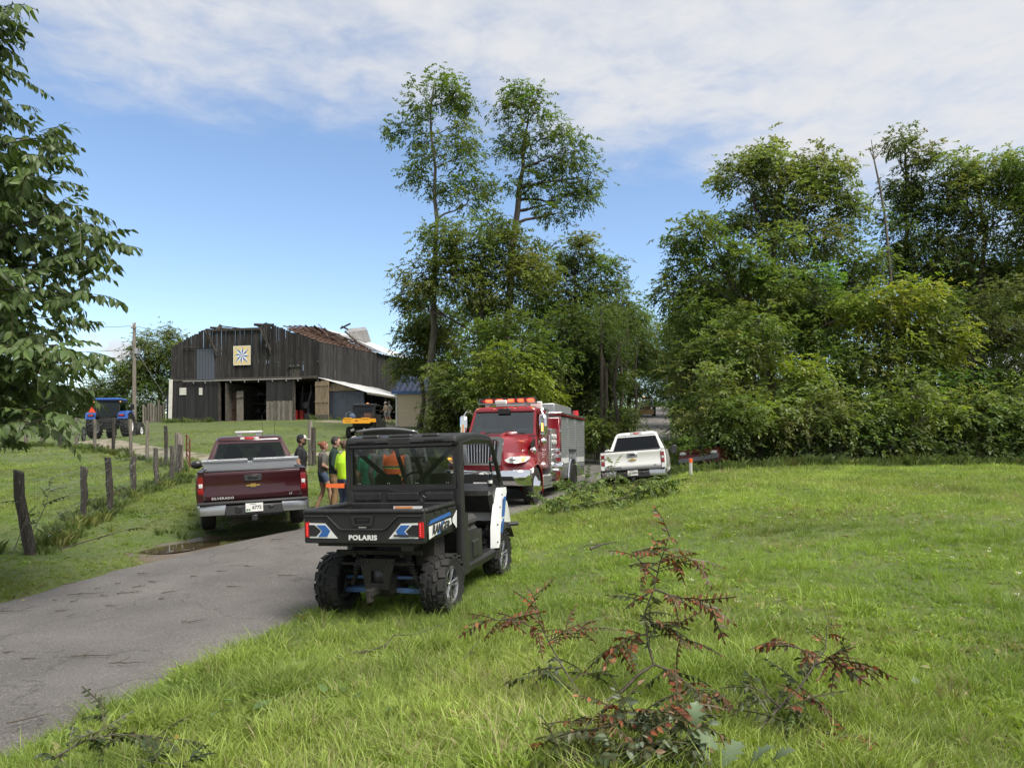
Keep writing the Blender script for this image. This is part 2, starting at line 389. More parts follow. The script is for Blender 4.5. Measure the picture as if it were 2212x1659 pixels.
# road: a slightly crowned strip with ragged edges
ts = np.linspace(0, 1, 17); RX = _xl[:, None] + (_xr - _xl)[:, None] * ts[None]; RY = np.repeat(_ys[:, None], 17, 1)
rag = np.interp(np.arange(len(_ys)), np.arange(0, len(_ys), 1), RNG.normal(0, .05, len(_ys)))
RX[:, 0] += rag; RX[:, -1] += np.roll(rag, 7)
RZ = gzs(RX, RY) + .012 + .035 * np.sin(PI * ts)[None]
RZ[:, 0] -= .06; RZ[:, -1] -= .06
road = grid_obj('road', RX, RY, RZ, 'asphalt')
def lane_strip(name, PL, hw, mt='gravel', step=.6):
    P = np.array(PL, float); s = np.r_[0, np.cumsum(np.hypot(*np.diff(P, axis=0).T))]; t = np.arange(0, s[-1], step)
    x, y = np.interp(t, s, P[:, 0]), np.interp(t, s, P[:, 1])
    k = np.ones(7) / 7; x = np.convolve(np.pad(x, 3, mode='edge'), k, 'valid'); y = np.convolve(np.pad(y, 3, mode='edge'), k, 'valid')
    tx, ty = np.gradient(x), np.gradient(y); q = np.hypot(tx, ty); nx_, ny_ = ty / q, -tx / q
    o = np.linspace(-hw, hw, 9); X = x[:, None] + nx_[:, None] * o; Y = y[:, None] + ny_[:, None] * o
    Z = gzs(X, Y) + .012; Z[:, 0] -= .06; Z[:, -1] -= .06; Z[0] -= .06; Z[-1] -= .06
    return grid_obj(name, X, Y, Z, mt)
lane_strip('farm_lane', LANE, .95); lane_strip('barn_track', LANE2, .8)
mv = lane_strip('mud_verge', [(-6.75, 11.7), (-6.1, 12.65), (-5.85, 13.3), (-5.4, 14.0), (-5.3, 15.0), (-6.0, 17.0)], .75, 'mud', .25)
# the puddle: level water lying in the hollow
pr = [(-6.5,12.2),(-6.5,12.8),(-6.25,13.5),(-5.8,14.25),(-5.35,14.8),(-4.75,14.75),(-5.0,13.85),(-5.45,13.1),(-5.75,12.5),(-6.0,12.15)]
mbp = MB(); mbp.slab([(x, y, CZ - 1.868) for x, y in pr], (0, 0, -.01)); kind(mbp.build('puddle', 'water', smooth=None), 'structure')
# ------------------------------------------------------------------ barn
mat('barn_board', (.013, .0122, .012), .9, col2=(.040, .037, .035), scale=1.2, stretch=(9, 9, .5), lo=.4, hi=.72, bump=.5, bscale=10, rnd=.55, space='World', dirt=(.15, .138, .125), dscale=1.3, dlo=.58, dhi=.78)
mat('barn_low', (.011, .0108, .012), .85, col2=(.026, .025, .026), scale=1.2, stretch=(9, 9, .5), bump=.4, bscale=10, rnd=.4, space='World')
mat('wood_raw', (.30, .235, .155), .85, col2=(.17, .125, .08), scale=2.0, stretch=(8, 8, .5), rnd=.25, space='World', bump=.3)
mat('wood_grey', (.20, .18, .15), .9, col2=(.10, .085, .07), scale=3.0, stretch=(6, 6, .5), rnd=.3, space='World', bump=.5, bscale=15)
mat('wood_rot', (.075, .065, .055), .95, col2=(.028, .024, .02), scale=3.0, stretch=(6, 6, .6), rnd=.3, space='World', bump=.8, bscale=18, dirt=(.22, .23, .19), dscale=7, dlo=.58, dhi=.68)
mat('wood_red', (.095, .052, .034), .9, col2=(.045, .028, .022), scale=2.0, rnd=.45, space='World')
mat('tin_white', (.62, .63, .63), .45, .2, col2=(.48, .48, .47), scale=1.2, space='World', dirt=(.03, .03, .03), dscale=.9, dlo=.66, dhi=.69)
mat('tin_grey', (.42, .42, .42), .4, .5, col2=(.30, .29, .28), scale=1.5, space='World', dirt=(.20, .12, .07), dscale=2.0, dlo=.55, dhi=.75)
mat('tin_dark', (.045, .055, .075), .5, .1, col2=(.03, .037, .05), scale=1.0, space='World')
mat('tin_loft', (.075, .088, .11), .5, .1)
mat('white_paint', (.72, .71, .66), .6, col2=(.6, .58, .52), scale=3, space='World')
mat('straw_earth', (.30, .22, .13), .95, col2=(.18, .13, .08), scale=3, bump=.5, space='World')
mat('dark_inside', (.02, .018, .016), .9)
mat('quilt_cream', (.70, .56, .27), .6); mat('quilt_white', (.80, .80, .76), .6); mat('quilt_blue', (.05, .14, .42), .6)
mat('siding', (.62, .52, .36), .6, rnd=.04); mat('roof_blue', (.045, .085, .20), .35, .1); mat('trim_blue', (.06, .15, .40), .45)
mat('red_drum', (.30, .025, .02), .5); mat('steel_dark', (.05, .05, .052), .5, .6); mat('galv', (.45, .46, .47), .35, .8)
CUBE = MB().box((0, 0, 0), (1, 1, 1)).mesh('board', 'barn_board', None)
_cubes = {'barn_board': CUBE}
def board(mt, parent, c, sz, rot=(0, 0, 0), name='board'):
    if mt not in _cubes:
        me = CUBE.copy(); me.materials.clear(); me.materials.append(M_(mt)); me.name = name; _cubes[mt] = me
    return link(name, _cubes[mt], parent, c, rot, sz)
BX, BY, BW = -30.5, 63.5, 14.6; BB = 2.0 + CZ
def fu(px, py):
    k = (px - CX) / 1534; u = (BY * k - BX) / (.971 + .2385 * k); Y = BY - .2385 * u
    return u, (HOR - py) / 1534 * Y + CZ - BB
barn = thing('barn', 'storm damaged black tobacco barn with torn roof and a painted quilt square', 'barn', (BX, BY, BB), (0, 0, math.atan2(-.2385, .971)))
random.seed(5)
top = [fu(*p) for p in ((369, 750), (398, 733), (425, 720), (447, 708), (452, 713), (567, 711), (569, 699), (586, 698), (600, 706), (629, 716), (655, 727), (688, 739))]
def topz(u): return float(np.interp(u, [p[0] for p in top], [p[1] for p in top]))
zt = fu(520, 822)[1]                                  # the door track line, top of the lower storey
fw = MB()
for z in (.25, zt + .12, 4.9, 6.2):
    if z < zt: continue
    fw.box((BW / 2, .16, z), (BW - .1, .1, .14))
for uu in (.1, 3.7, 9.9, BW - .1): fw.box((uu, .18, min(topz(uu), 8) / 2), (.2, .2, min(topz(uu), 8)))
front = fw.build('front_wall', 'wood_rot', barn, smooth=None)
loft = [fu(425, 754), fu(463, 820)]
u = 0.0
while u < BW - .05:
    wd = random.uniform(.2, .27); c = u + wd / 2
    if not (loft[0][0] < c < loft[1][0] and False):
        zz = topz(c) + random.uniform(-.08, .05); b0 = zt + random.uniform(-.06, .04)
        board('barn_board', front, (c, .07 + random.uniform(-.012, .012), (zz + b0) / 2), (wd - random.uniform(.008, .03), .035, zz - b0), (0, random.gauss(0, .004), 0))
    u += wd
# lower storey: left boards, sliding door, right post
def low_boards(par, p0, p1, mt, z0=0.0, z1=None, y=.05):
    a, b = fu(p0, 850)[0], fu(p1, 850)[0]; z1 = zt if z1 is None else z1
    while a < b - .04:
        wd = min(random.uniform(.2, .3), b - a); board(mt, par, (a + wd / 2, y + random.uniform(-.01, .01), (z0 + z1) / 2 + random.uniform(-.03, .03)), (wd - .015, .035, z1 - z0)); a += wd
lw = MB(); lw.box((2.2, .18, 1.7), (4.4, .08, .12)); 
for p in (471, 576, 632, 684): MB().box((fu(p, 850)[0], .2, zt / 2), (.2, .2, zt)).build('door_post', 'wood_rot', barn, smooth=None)
low = lw.build('lower_wall', 'wood_rot', barn, smooth=None)
low_boards(low, 370, 470, 'barn_low', .0)
du, dv = fu(576, 850)[0], fu(632, 850)[0]
dm = MB()
for z in (.5, 1.7, 2.9): dm.box(((du + dv) / 2, .02, z), (dv - du, .04, .14))
sd_ = dm.build('sliding_door', 'wood_rot', barn, smooth=None)
a = du
while a < dv - .05:
    wd = min(.22, dv - a); board('barn_low', sd_, (a + wd / 2, -.03, (zt + 1.7) / 2), (wd - .012, .03, zt - 1.7)); board('wood_grey', sd_, (a + wd / 2, -.034 + random.uniform(-.005, .005), .87 + random.uniform(-.02, .02)), (wd - .012, .03, 1.74 - random.uniform(0, .08))); a += wd
m = MB(); m.tube([(fu(397, 823)[0], -.1, zt + .02), (fu(653, 821)[0], -.1, zt + .02)], .05, 6)
for p in (420, 445, 500, 530, 560, 590, 620, 645): m.box((fu(p, 822)[0], -.1, zt - .08), (.08, .05, .2))
m.build('door_track', 'tin_grey', barn)
m = MB(); m.tube([(fu(396, 751)[0], -.06, fu(396, 751)[1]), (fu(462, 751)[0], -.06, fu(462, 751)[1])], .045, 6); m.build('loft_track', 'wood_rot', barn)
ld_ = MB(); ld_.box(((loft[0][0] + loft[1][0]) / 2, .015, (loft[0][1] + loft[1][1]) / 2), (loft[1][0] - loft[0][0], .03, loft[0][1] - loft[1][1]))
ldo = ld_.build('loft_door', 'tin_loft', barn, smooth=None); ldo['label'] = 'blue grey metal loft door'
for i in range(6):
    board('tin_loft', ldo, (loft[0][0] + (i + .5) * (loft[1][0] - loft[0][0]) / 6, -.012, (loft[0][1] + loft[1][1]) / 2), ((loft[1][0] - loft[0][0]) / 6 - .05, .022, loft[0][1] - loft[1][1] - .02), name='panel')
# diagonal braces, beam and broken bits along the torn gable
br = MB()
for a, b in (((449, 715), (468, 762)), ((569, 712), (585, 757))):
    (u0, z0), (u1, z1) = fu(*a), fu(*b); br.tube([(u0, -.5, z0), (u1, -.02, z1)], .11, 4); br.tube([(u0 + .3, -.45, z0), (u1, -.02, z1 - .3)], .07, 4)
(u0, z0), (u1, z1) = fu(452, 714), fu(568, 710); br.box(((u0 + u1) / 2, -.04, (z0 + z1) / 2), (u1 - u0, .1, .2), (0, -math.atan2(z1 - z0, u1 - u0), 0))
br.build('gable_brace', 'wood_rot', barn, smooth=None)
bk = MB(); 
for a, b, w_ in (((447, 706), (480, 707), .2), ((462, 716), (464, 700), .35), ((500, 710), (540, 708), .08), ((538, 709), (570, 703), .12), ((545, 700), (584, 702), .25), ((470, 703), (520, 709), .1), ((548, 701), (560, 708), .15)):
    (u0, z0), (u1, z1) = fu(*a), fu(*b); bk.tube([(u0, .2 + random.random() * .5, z0), (u1, .3 + random.random() * .8, z1)], w_ * .5, 4)
bk.build('broken_timber', 'wood_rot', barn, smooth=None)
vb = fu(577, 760); 
for k in range(5): board('barn_board', front, (vb[0] - .35 + k * .17, -.12, fu(577, 700)[1] - .55 - .18 * abs(k - 2)), (.16, .04, 1.3), (0, .02 * (k - 2), 0))
qd = MB(); (u0, z0), (u1, z1) = fu(541.5, 787.6), fu(505, 748.6); qc, qz, qs = (u0 + u1) / 2, (z0 + z1) / 2, abs(u0 - u1) / 2
# quilt square hung on the gable
ql = thing('barn_quilt', 'square cream board painted with a blue and white eight pointed star on the barn', 'sign', barn.matrix_basis @ Vector((qc, -.03, qz)), barn.rotation_euler)
m = MB(); m.box((0, 0, 0), (qs * 2, .05, qs * 2)); m.build('panel', 'quilt_cream', ql, smooth=None)
m = MB(); m.frame([(-qs, -.03, -qs), (qs, -.03, -qs), (qs, -.03, qs), (-qs, -.03, qs)], [(-qs * .95, -.03, -qs * .95), (qs * .95, -.03, -qs * .95), (qs * .95, -.03, qs * .95), (-qs * .95, -.03, qs * .95)], (0, .03, 0)); m.build('border', 'quilt_white', ql, smooth=None)
mw, mbl = MB(), MB(); y_ = -.031
def tri(mb, a, b, c): mb.slab([(p[0] * qs, y_, p[1] * qs) for p in (a, b, c)], (0, .004, 0))
for k in range(8):
    a = k * PI / 4; L_ = .92 if k % 2 == 0 else 1.12; t = (math.sin(a) * L_, math.cos(a) * L_); h = .46
    l, r_ = (math.sin(a - PI / 8) * h, math.cos(a - PI / 8) * h), (math.sin(a + PI / 8) * h, math.cos(a + PI / 8) * h)
    tri(mw, (0, 0), l, t); tri(mbl, (0, 0), t, r_)
mw.build('star_half', 'quilt_white', ql, smooth=None); mbl.build('star_half', 'quilt_blue', ql, smooth=None)
# small hatch, windows boarded white
m = MB(); (a, b), (c, d) = fu(626, 792), fu(646, 818); m.box(((a + c) / 2, .04, (b + d) / 2), (c - a, .06, b - d)); m.box(((a + c) / 2, -.02, b), (c - a + .3, .1, .1)); m.build('hatch', 'wood_rot', barn, smooth=None)
for p0, p1 in ((388, 402), (430, 437)):
    (a, b), (c, d) = fu(p0, 838), fu(p1, 853); wnd = MB().box(((a + c) / 2, .02, (b + d) / 2), (c - a + .06, .03, b - d + .05)).build('window', 'wood_grey', barn, smooth=None)
    for k in range(4): board('white_paint', wnd, ((a + c) / 2, -.005, d + (k + .5) * (b - d) / 4), (c - a, .03, (b - d) / 4 - .02), name='slat')
m = MB(); m.box((.05, -.12, 1.9), (.28, .14, 3.8), (0, .03, 0)); m.build('corner_post', 'white_paint', barn, smooth=None)
# side wall, rear wall, floor and inside
DEP = 22.0
ez = fu(688, 738)[1]
sw = MB(); sw.box((BW - .1, DEP / 2, 5.0), (.1, DEP, .15)); sw.box((BW - .1, DEP / 2, 3.4), (.1, DEP, .15)); side = sw.build('side_wall', 'wood_rot', barn, smooth=None)
v = 0.0
while v < DEP:
    wd = random.uniform(.22, .3); zz = ez + .9 * v / DEP + random.uniform(-.04, .05); board('barn_board', side, (BW + .02, v + wd / 2, (zz + .1) / 2), (.035, wd - .015, zz - .1)); v += wd
m = MB(); m.box((.05, DEP / 2, 3.4), (.06, DEP, 6.8)); m.box((BW / 2, DEP - .05, 3.4), (BW, .06, 6.8)); m.build('back_walls', 'barn_board', barn, smooth=None)
m = MB(); m.box((BW / 2, 7.5, zt + .15), (BW - .3, 15, .2)); m.box((5.6, 6, 1.7), (.1, 12, 3.4)); m.build('loft_floor', 'wood_rot', barn, smooth=None)
m = MB(); m.box((BW / 2, DEP / 2 + .2, .0), (BW - .2, DEP, .1)); m.build('floor', 'straw_earth', barn, smooth=None)
# doors and gear in the openings
m = MB(); (a, b), (c, d) = fu(482, 845), fu(505, 903); m.box(((a + c) / 2, .9, 1.25), (c - a, .06, 2.5)); m.build('inner_door', 'wood_red', barn, smooth=None)
m = MB(); m.box((fu(514, 880)[0], .3, 1.35), (.65, .06, 2.7), (R(-7), R(-5), 0)); m.box((fu(514, 880)[0], .27, 2.2), (.7, .05, .12), (R(-7), R(-5), 0)); m.build('leaning_door', 'wood_grey', barn, smooth=None)
m = MB()
for z in (.9, 1.7, 2.5): m.box((8.3, 3.0, z), (3.4, .5, .06))
for x in (6.7, 8.3, 9.9): m.box((x, 3.2, 1.5), (.1, .1, 3.0))
for k in range(26): m.box((random.uniform(6.8, 9.8), random.uniform(2.7, 3.2), random.choice((1.05, 1.85, 2.65, .2))), (random.uniform(.15, .5), .3, random.uniform(.15, .5)))
m.build('shelf_rack', 'steel_dark', barn, smooth=None)
m = MB()
for k in range(8): m.box((6.0 + random.uniform(-.3, .2), .8 + k * .1, random.uniform(.6, 2.6)), (.5, .06, .25), (0, random.gauss(0, .3), 0))
kind(m.build('stacked_planks', 'wood_red', barn, smooth=None), 'stuff')
od = MB()
for z in (.35, 1.6, 3.0): od.box((.75, .04, z), (1.5, .04, .16))
od.tube([(.1, .05, .35), (1.4, .05, 3.1)], .06, 4)
ou = fu(681, 870)[0]; odo = od.build('swung_door', 'wood_raw', barn, (ou, -.1, 0), (0, 0, R(-14)), smooth=None); odo['label'] = 'pale unpainted plank door swung open'
for k in range(7): board('wood_raw', odo, (.11 + k * .215, .075, 1.75 + random.uniform(-.05, .05)), (.2, .03, 3.15))
board('wood_grey', odo, (.75, .0, .25), (1.55, .05, .5))
for nm, x, y in (('', 11.6, 1.2), ('', 12.1, 1.6)):
    m = MB(); m.lathe([(0, 0), (.28, 0), (.29, .05), (.28, .45), (.29, .5), (.28, .9), (0, .9)], (0, 0, 0), 'z', 14)
    o = m.build('drum', 'red_drum', None, barn.matrix_basis @ Vector((x, y, .08)))
    tag(o, 'dull red oil drum inside the barn doorway, ' + ('left one' if x < 12 else 'right one'), 'drum', 'drums in the barn')
m = MB()
for x in (11.2, 11.9, 12.7, 13.4): m.tube([(x, 1.8, 0), (x + .1, 1.9, 3.2)], .07, 6)
m.tube([(12.9, 1.2, .1), (13.0, 1.2, 1.7), (13.2, 1.3, 2.6)], .13, 7); m.box((13.0, 1.2, .35), (.6, .5, .7)); m.lathe([(.0, -.1), (.3, -.1), (.3, .1), (0, .1)], (12.8, 1.1, 1.4), 'y', 12)
m.build('machinery', 'steel_dark', barn)
# torn roof: rafters and purlins at the front, tin sheets behind
rz = 9.55; sl = (rz - ez) / (BW / 2)
def roofp(u, v, dz=0.0): return Vector((u, v, ez + .9 * v / DEP + (BW / 2 - abs(u - BW / 2)) * sl + dz))
rf = MB()
for k in range(14): rf.tube([roofp(BW + .1, .3 + k * .8), roofp(max(8.2, 11.8 - .3 * k) + random.uniform(-.5, .8), .3 + k * .8)], .07, 4)
for k in range(8): rf.tube([roofp(8.6 + k * .8, max(0, 7 - 2.2 * k), .1), roofp(8.6 + k * .8, 12, .1)], .055, 4)
rf.build('rafter', 'wood_red', barn, smooth=None)
for k in range(44):
    vv = random.uniform(3.5, 12.5); uu = random.uniform(max(8.0, 11.6 - .35 * (vv - 3.5)), 14.3); p = roofp(uu, vv, random.uniform(.1, .38)); L_ = random.uniform(1.2, 3.6)
    board('wood_red', barn, p, (L_, random.uniform(.08, .2), .05), (random.gauss(0, .15), math.atan(sl) * .9 + random.gauss(0, .16), random.gauss(.25, .5)), 'broken_slat')
for a, b in (((700, 709), (718, 726)), ((735, 710), (757, 699)), ((745, 716), (772, 740)), ((738, 705), (752, 712))):
    p0, p1 = [barn.matrix_basis.inverted() @ D(q[0], q[1], 71) for q in (a, b)]; m = MB(); m.tube([p0, p1], .09, 4); m.build('broken_rafter', 'wood_rot', barn, smooth=None)
for k in range(7):
    v0 = 11.5 + k * 1.5; m = MB(); u1 = BW / 2 + (random.uniform(.6, 2.6) if k < 2 else 0)
    rows = []
    for i in range(7):
        t = i / 6; uu = u1 + (BW + .35 - u1) * t; rows.append([roofp(uu, v0 + 1.48 * j / 8, .14 + .02 * (j % 2) + (.12 * math.sin(3 * t + k) if k < 2 else 0)) for j in range(9)])
    m.loft(rows, False, False); m.build('roof_sheet', 'tin_white' if k > 1 else 'tin_grey', barn, smooth=None)
m = MB(); pts = [[barn.matrix_basis.inverted() @ D(x, y, 78 + dy) for x, y in row] for row, dy in (([(742, 716), (758, 709), (776, 708), (789, 706)], 0), ([(752, 718), (766, 716), (780, 714), (793, 713)], -1.2), ([(756, 738), (773, 740), (788, 742), (802, 738)], -.6))]
m.loft(pts, False, False); o = m.build('roof_sheet', 'tin_grey', barn, smooth=None); o['label'] = 'bent grey tin sheet curled up off the roof'
for k in range(8):
    m = MB(); rows = [[roofp(BW / 2 * t - .3 * (t == 0), 11.5 + k * 1.3 + 1.28 * j / 6, .12 + .02 * (j % 2)) for j in range(7)] for t in (0, .5, 1)]; m.loft(rows, False, False); m.build('roof_sheet', 'tin_grey', barn, smooth=None)
# lean-to on the right
lt = thing('lean_to', 'open sided lean-to with a white tin roof against the right of the barn', 'shed', barn.matrix_basis @ Vector((BW, 0, 0)), barn.rotation_euler)
LW, LD_ = 4.25, 12.0; h0, h1 = 3.62, 2.36
for k in range(12):
    rows = [[(.06 + (LW + .3 - .06) * i / 3, -.25 + k * 1.0 + j / 8, h0 - (h0 - h1) * i / 3 * 1.04 + .025 * (j % 2) + .02 * math.sin(k * 2 + i)) for j in range(9)] for i in range(4)]
    m = MB(); m.loft(rows, False, False); m.build('roof_sheet', 'tin_white', lt, smooth=None)
m = MB(); m.box((LW + .27, 5.8, h1 - .12), (.05, 12.0, .16)); m.build('fascia', 'wood_grey', lt, smooth=None)
fr_ = MB(); fr_.box((2.2, .12, 1.2), (3.4, .06, .12)); fr_.box((3.95, .1, 1.2), (.3, .2, 2.4)); frw = fr_.build('front_wall', 'tin_dark', lt, smooth=None)
for k in range(18): board('tin_dark', frw, (.62 + k * .185, .04 + .012 * (k % 2), 1.22), (.175, .03, 2.4), name='panel')
for k in range(4): board('wood_raw', frw, (2.0 - k * .16, .03, 2.55 + k * .16), (3.2 - k * .75, .03, .15))
for y in (4, 8, 11.8): m = MB(); m.box((LW, y, h1 / 2), (.18, .18, h1)); m.build('post', 'wood_rot', lt, smooth=None)
m = MB(); m.box((1.9, 11.9, 1.5), (4, .05, 3)); m.build('back_wall', 'tin_dark', lt, smooth=None)
m = MB()
for z in (.55, .95, 1.35): m.tube([(LW - .02, .4, z), (LW - .02, 8, z)], .03, 6)
m.build('pipe_rail', 'steel_dark', lt)
# small shed behind the left of the barn, picket fence
ls = thing('tin_shed', 'little dark shed with rusty tin roof peeking out left of the barn', 'shed', barn.matrix_basis @ Vector((-1.7, 1.2, 0)), barn.rotation_euler)
m = MB(); m.box((1, 1.5, 1.25), (1.5, 3, 2.5)); m.build('wall', 'tin_dark', ls, smooth=None)
rows = [[(-.25 + 2 * i, -.2 + j * .4, 2.45 + 1.3 * i + .03 * (j % 2)) for j in range(9)] for i in (0, 1)]; m = MB(); m.loft(rows, False, False); m.build('roof', 'tin_grey', ls, smooth=None)
pf = thing('picket_fence', 'short run of rough grey pickets left of the barn', 'fence', barn.matrix_basis @ Vector((-3.4, .6, -.05)), barn.rotation_euler)
for k in range(9): m = MB(); h = random.uniform(1.5, 2.1); m.tube([(k * .27, 0, -.3), (k * .27 + random.gauss(0, .04), 0, h)], [.1, .09], 6); m.build('picket', 'wood_grey', pf)
m = MB(); m.box((1.1, .08, 1.1), (2.6, .06, .1)); m.build('rail', 'wood_grey', pf, smooth=None)
# ------------------------------------------------------------------ tan shed with blue roof
sp0 = D(857, 925, 49); sh = thing('garden_shed', 'cream sided shed with a blue metal roof beside the lean-to', 'shed', (sp0.x, sp0.y, gz(sp0.x + 1, sp0.y) - .1), (0, 0, R(-8)))
SW, SH, SD_ = 4.0, 2.55, 4.2
m = MB(); m.box((SW / 2, SD_ / 2, SH / 2 - .4), (SW - .04, SD_ - .04, SH + .8)); wl = m.build('wall', 'siding', sh, smooth=None)
for k in range(-3, 16): board('siding', wl, (SW / 2, -.005, .08 + k * .158), (SW - .1, .03, .15), (R(6), 0, 0)); board('siding', wl, (-.005, SD_ / 2, .08 + k * .158), (.03, SD_ - .1, .15), (0, R(-6), 0))
m = MB()
for x in (0, SW): m.box((x, -.02, SH / 2), (.12, .08, SH))
m.build('corner_trim', 'white_paint', sh, smooth=None)
rp = [(-.25, SH - .05), (SD_ / 2, SH + 1.25), (SD_ + .25, SH - .05)]
m = MB(); m.loft([[(x, y, z) for y, z in rp] + [(x, y, z - .06) for y, z in reversed(rp)] for x in (-.3, SW + .3)]); ro = m.build('roof', 'roof_blue', sh, smooth=None)
for k in range(12):
    x = -.28 + k * .415; m = MB(); m.loft([[(x + a, -.25 + (SD_ / 2 + .25) * t, SH - .05 + 1.3 * t + b) for a, b in ((0, 0), (.015, .05), (.045, .05), (.06, 0))] for t in (0, 1)]); m.build('roof_rib', 'roof_blue', ro, smooth=None)
m = MB(); m.box((SW / 2, -.26, SH - .14), (SW + .6, .04, .2)); m.build('fascia', 'trim_blue', sh, smooth=None)
m = MB(); m.prism([(-.02, SH), (SD_ / 2, SH + 1.1), (SD_ + .02, SH)], 'x', -.01, .02); m.build('gable', 'siding', sh, smooth=None)

# ------------------------------------------------------------------ fences and gates
mat('wire', (.25, .25, .25), .5, .7); mat('rust', (.16, .05, .03), .8, col2=(.09, .03, .02), scale=6); mat('pipe_pale', (.5, .5, .47), .5, .3)
def post(m, x, y, h, r, lean=(0, 0), slant=0.0):
    b = G(x, y, -.25); t = G(x, y, h) + Vector((lean[0], lean[1], 0)); n = 5; pts = [b.lerp(t, i / n) + Vector((random.gauss(0, .012), random.gauss(0, .012), 0)) for i in range(n + 1)]
    o = Vector((x, y, gz(x, y))); k = len(m.v); m.tube([p - o for p in pts], [r * random.uniform(.88, 1.12) for _ in pts], 9)
    if slant:
        for i in range(k + 45, k + 54): q = m.v[i]; m.v[i] = (q[0], q[1], q[2] + q[0] * -slant)
    return o, t
def wires(m, T_, zs, o):
    for a, b in zip(T_[:-1], T_[1:]):
        for z in zs:
            p = [(a[0].lerp(b[0], t) + Vector((0, 0, z * (a[1] * (1 - t) + b[1] * t) - .05 * math.sin(PI * t) * random.uniform(.3, 1.2))) - o) for t in (0, .25, .5, .75, 1)]
            m.tube(p, .0035, 3, False)
        L_ = (b[0] - a[0]).length; n = int(L_ / .16)
        for i in range(1, n):
            t = i / n; q = a[0].lerp(b[0], t) - o; h = a[1] * (1 - t) + b[1] * t; m.tube([q + Vector((0, 0, .05)), q + Vector((random.gauss(0, .01), 0, zs[-1] * h))], .0022, 3, False)
random.seed(9)
def fence(name, label, pts, mts, zs):
    o0 = G(pts[0][0], pts[0][1]); root = thing(name, label, 'fence', o0); T_ = []
    for i, (x, y, h, r, ln, sl_) in enumerate(pts):
        m = MB(); o, t = post(m, x, y, h, r, ln, sl_); p = m.build('post', mts[i % len(mts)], root, o - o0); T_.append((o, h))
    m = MB(); wires(m, T_, zs, o0); m.build('wire_mesh', 'wire', root, smooth=None); return root
fence('wire_fence', 'near wire fence of rotting wooden posts beside the road verge',
  [(-7.85,11.6,1.28,.085,(-.22,0),.5),(-9.35,15.5,1.2,.07,(.02,0),.6),(-9.62,17.0,1.3,.08,(-.03,0),.1),(-10.6,19.9,1.15,.075,(0,0),.2),(-11.1,22.2,1.25,.07,(-.04,0),.1),(-11.75,24.6,1.2,.075,(-.05,0),.2),(-12.4,26.4,1.2,.1,(.03,0),.1)], ['wood_rot'], (.15,.38,.6,.8,.97))
fence('wire_fence', 'far wire fence of thin grey posts crossing the pasture in front of the tractor',
  [(-13.6,28.9,1.55,.11,(0,0),.1),(-14.7,30.2,1.7,.08,(-.03,0),.2),(-16.2,31.6,1.8,.075,(-.05,0),.1),(-17.6,32.8,1.75,.08,(-.04,0),.1),(-19.2,34.2,1.75,.08,(0,0),.1),(-20.9,35.6,1.6,.08,(0,0),.1),(-22.7,37,1.6,.08,(0,0),.1),(-24.5,38.5,1.4,.08,(0,0),.1),(-26.6,40.2,1.6,.09,(0,0),.1),(-28.6,41.8,1.6,.09,(.03,0),.1),(-29.8,42.6,1.65,.11,(0,0),.1),(-31.2,43.4,1.65,.1,(0,0),.1),(-34,45,1.6,.1,(0,0),.1),(-38,47,1.6,.1,(0,0),.1)], ['wood_grey', 'wood_rot', 'wood_grey'], (.15,.4,.65,.85,.97))
def lone_post(label, x, y, h, r, mt='wood_grey', grp=None, sl_=.1):
    m = MB(); o, t = post(m, x, y, h, r, (random.gauss(0, .03), 0), sl_); return tag(m.build('fence_post', mt, None, o), label, 'post', grp)
lone_post('thick grey gate post left of the maroon pickup', -13.05, 28.0, 1.5, .115)
lone_post('tall grey gate post, left one of the pair right of the maroon pickup', -8.0, 28.1, 1.75, .085)
lone_post('shorter split gate post, right one of the pair right of the maroon pickup', -7.72, 27.7, 1.5, .085, 'wood_rot', None, .2)
lone_post('pale round post below the yellow utility vehicle', -5.75, 28.4, 1.4, .1)
gt = thing('pipe_gate', 'rusty red pipe gate swung open beside the thick gate post', 'gate', G(-12.75, 28.1)); m = MB()
for z in (.25, .5, .75, 1.0, 1.3): m.tube([(0, 0, z), (-1.5, 3.0, z + .25)], .022, 6)
m.tube([(0, 0, .2), (0, 0, 1.32)], .03, 6); m.tube([(-1.5, 3.0, .5), (-1.5, 3.0, 1.57)], .03, 6); m.build('gate_frame', 'rust', gt)
cg = thing('corral_fence', 'pale pipe corral fence beyond the pasture at the left', 'fence', G(-66, 52))
for k in range(7):
    a = Vector((k * 4.2, k * 1.0, gz(-66 + k * 4.2, 52 + k) - gz(-66, 52))); m = MB(); m.tube([a + Vector((0, 0, -.2)), a + Vector((0, 0, 1.6))], .06, 6); m.build('post', 'pipe_pale', cg)
    if k < 6:
        b = Vector(((k + 1) * 4.2, (k + 1) * 1.0, gz(-66 + (k + 1) * 4.2, 53 + k) - gz(-66, 52)))
        for z in (.5, .85, 1.2, 1.5): m = MB(); m.tube([a + Vector((0, 0, z)), b + Vector((0, 0, z))], .035, 6); m.build('rail', 'pipe_pale', cg)
